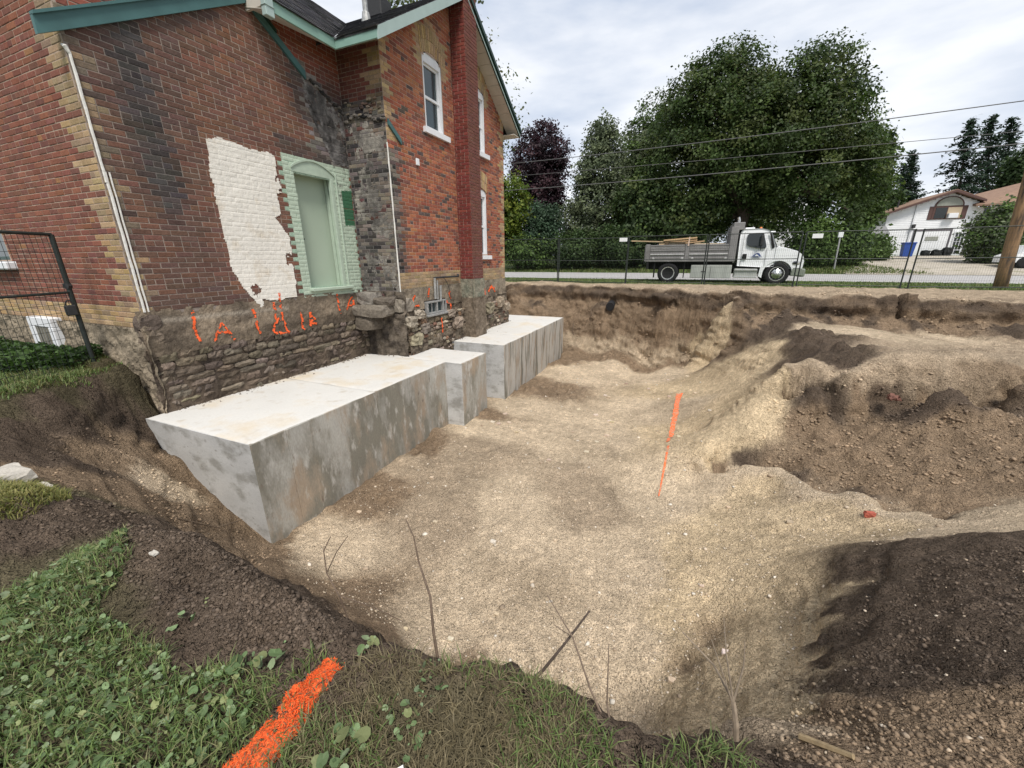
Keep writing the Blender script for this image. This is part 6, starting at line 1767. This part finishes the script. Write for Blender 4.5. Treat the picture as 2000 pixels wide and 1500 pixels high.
def blades(q, r, h, w, cols, lean=.5):
    n = len(q)
    z = gz(q[:, 0], q[:, 1])-.004
    an = r.random(n)*2*math.pi
    d = np.stack([np.cos(an), np.sin(an), 0*an], 1)
    s = np.stack([-np.sin(an), np.cos(an), 0*an], 1)*w*(.6+.8*r.random(n))[:, None]
    hh = h*(.45+.9*r.random(n))[:, None]
    le = lean*(.3+1.2*r.random(n))[:, None]
    b = np.concatenate([q, z[:, None]], 1)
    up_ = np.array([0, 0, 1.])
    m1 = b+up_*hh*.55+d*hh*le*.35
    t = b+up_*hh*(.98-.25*le)+d*hh*le
    V = np.stack([b-s, b+s, m1+s*.8, m1-s*.8, t], 1).reshape(-1, 3)
    o = np.arange(n)*5
    F4 = np.stack([o, o+1, o+2, o+3], 1); F3 = np.stack([o+3, o+2, o+4], 1)
    return V, F4, F3, np.repeat(cols, 5, axis=0)
def blade_obj(name, q, r, h, w, pal, mat='grass', lean=.5, label=None, cat=None, kind='stuff'):
    cols = np.array(pal)[r.integers(0, len(pal), len(q))]*(.7+.6*r.random((len(q), 1)))
    V, F4, F3, C = blades(q, r, h, w, cols, lean)
    o = np_obj(name, V, [F4, F3], MAT[mat], None, C)
    return tag(o, label, cat, kind=kind)
GR = [(0.115, 0.169, 0.051), (0.135, 0.196, 0.061), (0.088, 0.135, 0.041), (0.169, 0.196, 0.074), (0.203, 0.196, 0.095)]
q, r = scatter(LAWN, 60000, 301)
den = fbm(q[:, 0]*2.2, q[:, 1]*2.2, 3, 311)
dleft = np.clip((-q[:, 0]-1.15)/.5, 0, 1)
q = q[(den > -.15-.5*dleft+.25*r.random(len(q))) & ~inpoly(q[:, 0], q[:, 1], STRIPE)]
q = q[:30000]
blade_obj('lawn_grass', q, r, .055, .0019, GR, lean=.8, label='short mixed grass at the edge of the excavation', cat='grass')
q, r = scatter([(-1.0, .45), (-.98, .78), (-.2, .98), (.05, .85), (.3, .4), (-.9, .25)], 9000, 305)
q = q[fbm(q[:, 0]*3, q[:, 1]*3, 3, 315) > -.1]
blade_obj('dry_grass', q, r, .045, .0016, [(.16, .13, .075), (.20, .165, .095), (.12, .10, .055)], lean=1.2, label='straw coloured dead grass beside the orange stripe', cat='grass')
# round leaved ground cover
def round_leaves(q, r, size, pal, hgt, tilt=.45):
    n = len(q)
    z = gz(q[:, 0], q[:, 1])+hgt*(.25+.9*r.random(n))
    nv = np.array([0, 0, 1.])+r.normal(size=(n, 3))*tilt
    nv /= np.linalg.norm(nv, axis=1, keepdims=True)
    a = r.normal(size=(n, 3)); a -= (a*nv).sum(1, keepdims=True)*nv; a /= np.linalg.norm(a, axis=1, keepdims=True)
    b_ = np.cross(nv, a)
    s = size*(.35+1.5*r.random(n)**2)[:, None]
    c = np.concatenate([q, z[:, None]], 1)
    ring = []
    for k in range(9):
        t = 2*math.pi*k/9
        rad = .55 if k == 0 else 1.0
        cup = .10*math.cos(2*t)
        ring.append(c+(a*math.cos(t)*rad+b_*math.sin(t)*.92*rad)*s+nv*s*cup)
    V = np.stack([c-nv*s*.12]+ring, 1).reshape(-1, 3)
    o = (np.arange(n)*10)[:, None]
    F3 = np.concatenate([np.concatenate([o, o+1+k, o+1+(k+1) % 9], 1) for k in range(9)])
    cols = np.array(pal)[r.integers(0, len(pal), n)]*(.7+.6*r.random((n, 1)))
    return V, F3, np.repeat(cols, 10, axis=0)
CL = [(0.155, 0.223, 0.101), (0.189, 0.263, 0.128), (0.121, 0.182, 0.078), (0.230, 0.290, 0.162), (0.105, 0.155, 0.065), (0.216, 0.243, 0.108)]
q, r = scatter(LAWN, 26000, 321)
den = fbm(q[:, 0]*2.6, q[:, 1]*2.6, 3, 331)
lim = np.where(q[:, 0] < -1.15, -.25, .22)
q = q[(den > lim+.35*r.random(len(q))) & ~inpoly(q[:, 0], q[:, 1], STRIPE)][:5200]
V, F3, C = round_leaves(q, r, .0095, CL, .034, .7)
tag(np_obj('ground_cover', V, [F3], MAT['grass'], None, C), 'round leaved creeping weeds covering the near lawn', 'ground cover', kind='stuff')
# a few larger upright weeds
for i, (x, y, n) in enumerate(((-1.33, .60, 16), (-1.27, .66, 12), (-.80, .56, 15), (-.82, .48, 12), (-.95, .80, 9), (-1.72, .62, 9))):
    r = np.random.default_rng(400+i)
    qq = np.array([x, y])+r.normal(size=(n, 2))*.03
    V, F3, C = round_leaves(qq, r, .015, CL, .05)
    o = empty('weed', (x, y, gz1(x, y)))
    np_obj('leaves', V, [F3], MAT['grass'], o, C)['kind'] = 'stuff'
    tag(o, ['fullest broad leaved weed left of the orange stripe', 'broad leaved weed between the fullest weed and the stripe tip', 'broad leaved weed in the dead grass right of the stripe', 'broad leaved weed near the white scrap right of the stripe', 'small weed at the bank edge beside the stripe tip', 'lone small weed growing on the bare dark soil'][i], 'weed', 'weeds at the lip')
# grass under the paint stripe carries the paint
q, r = scatter(STRIPE, 80000, 341)
q = q[fbm(q[:, 0]*30, q[:, 1]*30, 2, 343) > -.40][:19000]
o = blade_obj('paint_stripe', q, r, .008, .0030, [(.80, .13, .03), (.70, .11, .025), (.86, .18, .05), (.80, .15, .04), (.55, .12, .04)], 'grass', lean=1.4, label='broad orange spray paint stripe across the grass', cat='paint mark', kind='stuff')
q, r = scatter(STRIPE, 6000, 345)
blade_obj('lawn_grass', q[:420], r, .020, .0016, GR+[(.16, .13, .075)]*3, lean=1.2, label='few unpainted blades poking through the orange stripe', cat='grass')
# dry grass patch, lawn beside the house, verge
q, r = scatter([(-4.9, .70), (-4.39, .95), (-4.0, .98), (-3.55, .92), (-3.3, .68), (-3.4, .40), (-4.6, .3)], 14000, 351)
blade_obj('dry_grass', q, r, .045, .0028, [(.20, .19, .06), (.24, .22, .08), (.13, .15, .04)], lean=.9, label='yellowed grass left of the dark soil ridge', cat='grass')
q, r = scatter([(-6.3, 1.30), (-6.55, 1.9), (-6.75, 2.45), (-6.85, 2.78), (-11.5, 2.80), (-11.5, 0), (-6.6, .2)], 42000, 361)
blade_obj('lawn_grass', q, r, .07, .0045, GR+[(.14, .14, .045)], lean=.8, label='lawn grass beside the brick house wall', cat='grass')
q, r = scatter([(-7.3, 2.30), (-7.5, 2.78), (-11.5, 2.80), (-11.5, 1.6), (-8.6, 1.7)], 9000, 371)
V, F3, C = round_leaves(q, r, .030, [(.045, .085, .022), (.060, .11, .03), (.035, .065, .018)], .16, .8)
tag(np_obj('ground_cover', V, [F3], MAT['grass'], None, C), 'dense leafy weeds along the foot of the house wall', 'ground cover', kind='stuff')
q, r = scatter([(-14, 18.5), (14, 18.5), (14, 25.2), (-14, 25.2)], 30000, 381)
q = q[fbm(q[:, 0]*.8, q[:, 1]*.8, 3, 383) > -.45]
blade_obj('verge_grass', q, r, .10, .012, GR, lean=.8, label='mown grass verge between the fence and the road', cat='grass')
q, r = scatter([(-16, 33.6), (14, 33.6), (12, 41), (-16, 41)], 16000, 391)
blade_obj('roadside_grass', q, r, .22, .022, [(.10, .15, .04), (.13, .165, .05), (.17, .17, .075), (.07, .11, .03)], lean=.7, label='longer grass on the far side of the road', cat='grass')

# gravel and clods -----------------------------------------------------------------------------------
def ico(n, seed):
    r = np.random.default_rng(seed)
    t = (1+5**.5)/2
    V = np.array([(-1, t, 0), (1, t, 0), (-1, -t, 0), (1, -t, 0), (0, -1, t), (0, 1, t), (0, -1, -t), (0, 1, -t), (t, 0, -1), (t, 0, 1), (-t, 0, -1), (-t, 0, 1)])/1.9
    F = np.array([(0, 11, 5), (0, 5, 1), (0, 1, 7), (0, 7, 10), (0, 10, 11), (1, 5, 9), (5, 11, 4), (11, 10, 2), (10, 7, 6), (7, 1, 8), (3, 9, 4), (3, 4, 2), (3, 2, 6), (3, 6, 8), (3, 8, 9), (4, 9, 5), (2, 4, 11), (6, 2, 10), (8, 6, 7), (9, 8, 1)])
    return V, F
IV, IF = ico(0, 0)
def pebbles(name, q, size, pal, seed, label, cat, flat_=.62, sink_=.3, mat='pebble'):
    r = np.random.default_rng(seed)
    n = len(q)
    s = size*(.35+r.random(n)**3*1.9)
    sc = np.stack([s*(.7+.6*r.random(n)), s*(.7+.6*r.random(n)), s*flat_*(.7+.6*r.random(n))], 1)
    an = r.random(n)*6.28
    ca_, sa_ = np.cos(an), np.sin(an)
    P = IV[None]*(1+.22*r.normal(size=(n, 12, 1)))*sc[:, None, :]
    X = P[..., 0]*ca_[:, None]-P[..., 1]*sa_[:, None]; Y = P[..., 0]*sa_[:, None]+P[..., 1]*ca_[:, None]
    z = gz(q[:, 0], q[:, 1])
    V = np.stack([X+q[:, 0:1], Y+q[:, 1:2], P[..., 2]+(z+sc[:, 2]*(1-2*sink_)*.5)[:, None]], -1).reshape(-1, 3)
    F = (np.arange(n)*12)[:, None, None]+IF[None]
    if pal is None:        # lumps of the soil they lie on
        i = np.clip(np.searchsorted(gx, q[:, 0]), 0, nx-1); j = np.clip(np.searchsorted(gy, q[:, 1]), 0, ny-1)
        cols = CG[j, i]*(.65+.6*r.random((n, 1)))
    else: cols = np.array(pal)[r.integers(0, len(pal), n)]*(.75+.5*r.random((n, 1)))
    return tag(np_obj(name, V, [F.reshape(-1, 3)], MAT[mat], None, np.repeat(cols, 12, axis=0), True), label, cat, kind='stuff')
PIT = [(-4.0, 2.3), (-1.9, 2.0), (-.6, 1.9), (.2, 2.0), (.9, 2.4), (1.6, 3.6), (3.2, 5.1), (2.2, 5.8), (.7, 6.3), (.8, 9), (.4, 13.5), (-3.5, 13.6), (-3.7, 8.2), (-4.0, 6.6), (-4.3, 2.9)]
r = np.random.default_rng(500)
def near_scatter(poly, n, seed, k=1.2):
    q, r = scatter(poly, n*6, seed)
    d = np.hypot(q[:, 0], q[:, 1])
    w = 1/np.maximum(1.5, d)**k
    keep = r.random(len(q)) < w/w.max()
    return q[keep][:n]
PB = [(.47, .385, .285), (.52, .43, .33), (.42, .335, .24), (.56, .49, .40), (.36, .28, .20), (.49, .39, .28)]
pebbles('gravel', near_scatter(PIT, 16000, 501, 1.3), .0055, PB, 502, 'small gravel strewn over the pale pit floor', 'gravel')
pebbles('gravel', near_scatter(PIT, 700, 503, .8), .015, PB+[(.60, .55, .47)], 504, 'coarser pebbles strewn over the pale pit floor', 'gravel')
BANK = [(-5.9, 1.5), (-4.6, 1.1), (-3.0, .95), (-1.2, .95), (-.9, 1.3), (-2.6, 2.0), (-4.3, 2.5), (-6.4, 2.5)]
DKP = [(.10, .078, .060), (.075, .058, .046), (.13, .10, .078), (.055, .043, .034)]
pebbles('soil_clods', near_scatter(BANK, 4500, 511), .0075, None, 512, 'loose dark clods on the bank beside the concrete end', 'soil', .7)
RIDGE = [(-4.3, .8), (-2.9, .55), (-2.2, .62), (-1.5, .62), (-1.1, .70), (-1.0, .98), (-1.9, 1.05), (-3.2, 1.1)]
pebbles('soil_clods', near_scatter(RIDGE, 6000, 513), .0045, None, 514, 'loose dark clods on the soil ridge by the lawn', 'soil', .75)
MOUND = [(.35, 1.05), (1.1, 1.2), (2.2, 1.6), (2.2, 3.1), (1.3, 3.1), (1.0, 2.4), (.6, 1.6)]
pebbles('soil_clods', near_scatter(MOUND, 7000, 515), .0048, None, 516, 'loose dark clods on the topsoil heap at the pit corner', 'soil', .75)
pebbles('gravel', near_scatter(MOUND, 260, 517), .005, PB, 518, 'pale pebbles mixed into the topsoil heap', 'gravel')
pebbles('soil_clods', near_scatter(MOUND, 700, 531, .6), .0065, None, 532, 'larger lumps of earth on the topsoil heap at the pit corner', 'soil', .8, .45)
pebbles('soil_clods', near_scatter(RIDGE, 600, 533, .6), .0065, None, 534, 'larger lumps of earth on the soil ridge by the lawn', 'soil', .8, .45)
FACE = [(1.2, 6.2), (2.6, 5.7), (4.2, 5.6), (5.2, 8.2), (3.6, 8.0), (1.7, 8.3)]
pebbles('soil_clods', near_scatter(FACE, 4000, 519, .2), .012, None, 520, 'clods on the crumbling face of the raised bench', 'soil', .7)
BACK = [(-6.4, 14.2), (-3.4, 13.8), (.6, 13.6), (1.5, 12.4), (6.5, 12.6), (7.5, 14.2), (1.2, 14.3), (-2.5, 15.8), (-5, 16.3)]
pebbles('soil_clods', near_scatter(BACK, 4000, 521, .1), .016, None, 522, 'clods on the far cut face of the excavation', 'soil', .7)
# soil fallen along the back of the concrete
r = np.random.default_rng(530)
for i, (x0, x1, y0, y1, n) in enumerate(((-6.53, -6.30, 2.9, 6.6, 1500), (-6.2, -5.5, 6.7, 7.7, 500), (-5.6, -5.25, 8.9, 12.4, 900))):
    qx = x0+(x1-x0)*np.abs(r.normal(size=n))*.35*(1+.8*fbm(np.linspace(0, 9, n), np.zeros(n), 3, 5)); qy = y0+(y1-y0)*r.random(n)
    s = .003+.014*r.random(n)**5
    P = IV[None]*(1+.25*r.normal(size=(n, 12, 1)))*s[:, None, None]*np.array([1, 1, .7])
    V = (P+np.stack([qx, qy, ZT+.35*s], 1)[:, None, :]).reshape(-1, 3)
    F = ((np.arange(n)*12)[:, None, None]+IF[None]).reshape(-1, 3)
    C = np.repeat(np.array([(.13, .10, .075)])*(.6+.9*r.random((n, 1))), 12, axis=0)
    tag(np_obj('soil_crumbs', V, [F], MAT['pebble'], None, C, True), ['crumbs of soil along the wall on the long concrete block', 'crumbs of soil below the broken ledge on the concrete', 'crumbs of soil along the chimney base on the shorter concrete block'][i], 'soil', kind='stuff')
# single stones that can be told apart
ST = [((-4.33, .86), .13, 'large pale flat stone lying on the yellowed grass'), ((-4.05, .93), .05, 'small white stone beside the large flat stone'), ((-2.2, .75), .016, 'white chip on the grass edge of the dark ridge')]
for i, ((x, y), s, lb) in enumerate(ST):
    z = gz1(x, y)
    o = chunk('stone', None, (x-s*1.3, y-s*.8, z-s*.25), (x+s*1.3, y+s*.8, z+s*.55), (.42, .39, .34), 700+i, s*.10, 'pebble', 4); tag(o, lb, 'stone')
rs = random.Random(44)
for i in range(46):
    while True:
        x, y = rs.uniform(-4, 3), rs.uniform(2, 12)
        if inpoly(x, y, PIT): break
    s = rs.uniform(.016, .032)*(1+.05*y)
    z = gz1(x, y)
    o = chunk('stone', None, (x-s*1.2, y-s*.9, z-s*.3), (x+s*1.2, y+s*.9, z+s*.7), vary(pick(rs, PB), rs), 720+i, s*.12, 'pebble', 2)
    tag(o, 'fist sized stone lying loose on the pale pit floor', 'stone', 'stones on the pit floor')
o = chunk('brick_fragment', None, (2.0, 4.72, gz1(2.06, 4.76)-.02), (2.09, 4.77, gz1(2.06, 4.76)+.05), (.34, .09, .06), 790, .012, 'pebble', 3); tag(o, 'broken red brick piece lying on the sand slope', 'brick')
o = chunk('drain_pipe_end', None, (3.04, 7.45, -.50), (3.16, 7.62, -.43), (.16, .075, .055), 791, .02, 'pebble', 3); tag(o, 'reddish clay pipe end sticking out of the bench face', 'pipe')
m = MB(); m.tube([(-2.55, 15.5, -.06), (-2.5, 14.85, -.10)], .15, 14, (.02, .02, .02)); o = m.build('drain_pipe', MAT['rubber']); tag(o, 'black drain pipe mouth in the far cut face', 'pipe')

# orange line on the pit floor
MAT['spray_ground'] = material('spray_ground', (.80, .16, .05), .85, var=[(40, .2)], var2=(22, (.42, .30, .20), .47, .60), bump=(120, .5, .006))
LINE = [((.14, 10.56), .14), ((.10, 9.7), .10), ((.09, 9.03), .12), ((.04, 7.75), .075)], [((.03, 7.5), .07), ((.0, 7.0), .06)], [((.02, 6.8), .036), ((.0, 6.33), .032), ((-.03, 5.51), .015)]
for i, seg in enumerate(LINE):
    V = []; F = []
    pts = []
    for (p, w1), (p2, w2) in zip(seg[:-1], seg[1:]):
        for k in range(24): t = k/24; pts.append((p[0]*(1-t)+p2[0]*t, p[1]*(1-t)+p2[1]*t, w1*(1-t)+w2*t))
    rr = random.Random(i)
    for k, (x, y, w_) in enumerate(pts):
        for j in range(5):
            xx = x+(j/4-.5)*w_*(1+rr.uniform(-.25, .25)); yy = y+rr.uniform(-.01, .01)
            V.append((xx, yy, gz1(xx, yy)+.008))
        if k:
            for j in range(4): F.append(((k-1)*5+j, (k-1)*5+j+1, k*5+j+1, k*5+j))
    o = MB().add(V, F).build('paint_line', MAT['spray_ground'])
    tag(o, ['long bright orange paint line on the pit floor', 'short orange paint dash continuing the bright line', 'faint narrow orange paint trail at the near end of the line'][i], 'paint mark', 'orange line on the pit floor')

# bare saplings and sticks on the near lip
MAT['twig'] = material('twig', attr=True, rough=.85, var=(40, .3), bump=(80, .4, .003))
def twig(label, stems, name='bare_sapling', cat='sapling', c=(.12, .085, .06), group=None):
    base = stems[0][0][0]
    if len(stems) == 1:
        m = MB(); pts, r0, r1 = stems[0]
        n = len(pts); m.tube(pts, [r0+(r1-r0)*k/(n-1) for k in range(n)], 6, c)
        return tag(m.build(name, MAT['twig']), label, cat, group)
    root = empty(name, base)
    for pts, r0, r1 in stems:
        n = len(pts)
        MB().tube(pts, [r0+(r1-r0)*k/(n-1) for k in range(n)], 6, c).build('stem', MAT['twig'], root)
    return tag(root, label, cat, group)
g0 = lambda x, y, dz=0: (x, y, gz1(x, y)+dz)
twig('single upright bare sapling rising from the pit edge right of the orange stripe', [([g0(-.72, .93, -.03), (-.79, 1.0, .16), (-.83, 1.05, .27), (-.93, 1.12, .35), (-.97, 1.15, .45), (-1.03, 1.18, .50)], .0065, .0022)])
twig('forked drooping twig at the tip of the dark soil ridge', [([g0(-1.2, .98, -.03), (-1.28, .98, .16), (-1.36, 1.0, .24)], .0045, .003), ([(-1.36, 1.0, .24), (-1.38, 1.02, .34), (-1.36, 1.05, .40)], .003, .002), ([(-1.36, 1.0, .24), (-1.31, 1.03, .35), (-1.26, 1.06, .43)], .003, .0015), ([(-1.28, .98, .16), (-1.12, 1.02, .12), (-1.02, 1.08, .02)], .003, .0015)])
twig('dark knobbly stick leaning up from the grassy lip', [([g0(-.38, .97, -.03), (-.33, 1.03, .14), (-.27, 1.10, .22), (-.2, 1.19, .32)], .008, .004)], 'stick', 'stick', (.07, .052, .040))
twig('pair of thin bent stems crossing behind the dark stick', [([g0(-.07, .95, -.03), (-.15, 1.02, .16), (-.24, 1.1, .27), (-.36, 1.16, .36)], .005, .002), ([g0(-.06, .95, -.03), (-.09, 1.02, .12), (-.11, 1.10, .30)], .0045, .0015), ([(-.24, 1.1, .27), (-.32, 1.13, .26), (-.33, 1.14, .31)], .002, .001)], c=(.15, .11, .08))
twig('pale cut sapling with several spreading bare stems', [([g0(.33, 1.10, -.03), (.32, 1.14, .10), (.305, 1.17, .16)], .011, .008), ([(.305, 1.17, .16), (.24, 1.22, .23), (.13, 1.27, .28)], .005, .002), ([(.305, 1.17, .16), (.27, 1.23, .29), (.25, 1.27, .40)], .004, .0015), ([(.305, 1.17, .16), (.325, 1.22, .27), (.32, 1.25, .35)], .004, .0015), ([(.30, 1.17, .16), (.25, 1.2, .27), (.22, 1.24, .32)], .003, .0012)], c=(.21, .165, .12))
twig('short pale split stick lying on the dirt beside the cut sapling', [([(.56, 1.30, gz1(.56, 1.30)+.02), (.67, 1.22, gz1(.67, 1.22)+.015)], .012, .009)], 'stick', 'stick', (.30, .225, .13))
twig('thin root lying against the concrete end face', [([(-4.35, 1.72, gz1(-4.35, 1.72)+.02), (-4.5, 2.1, gz1(-4.5, 2.1)+.06), (-4.75, 2.5, gz1(-4.75, 2.5)+.15)], .009, .005)], 'root', 'root', (.17, .125, .085))
rs = random.Random(12)
for i in range(9):
    x = rs.uniform(-6.0, -3.0); y = 14.9+rs.uniform(0, .5); z = gz1(x, y)
    twig('thin root hanging from the topsoil of the far bank', [([(x, y, z+.03), (x+rs.uniform(-.3, .3), y-.2, z-.25), (x+rs.uniform(-.6, .6), y-.4, z-.6)], .014, .006)], 'root', 'root', (.13, .095, .07), 'roots in the far bank')
MB_ = MB().tube([(-.66, .51, gz1(-.66, .51)+.02), (-.60, .57, gz1(-.60, .57)+.03)], [.008, .006], 6, (.6, .58, .55)); tag(MB_.build('paper_scrap', MAT['pebble']), 'small white scrap lying in the grass near the stripe', 'litter')
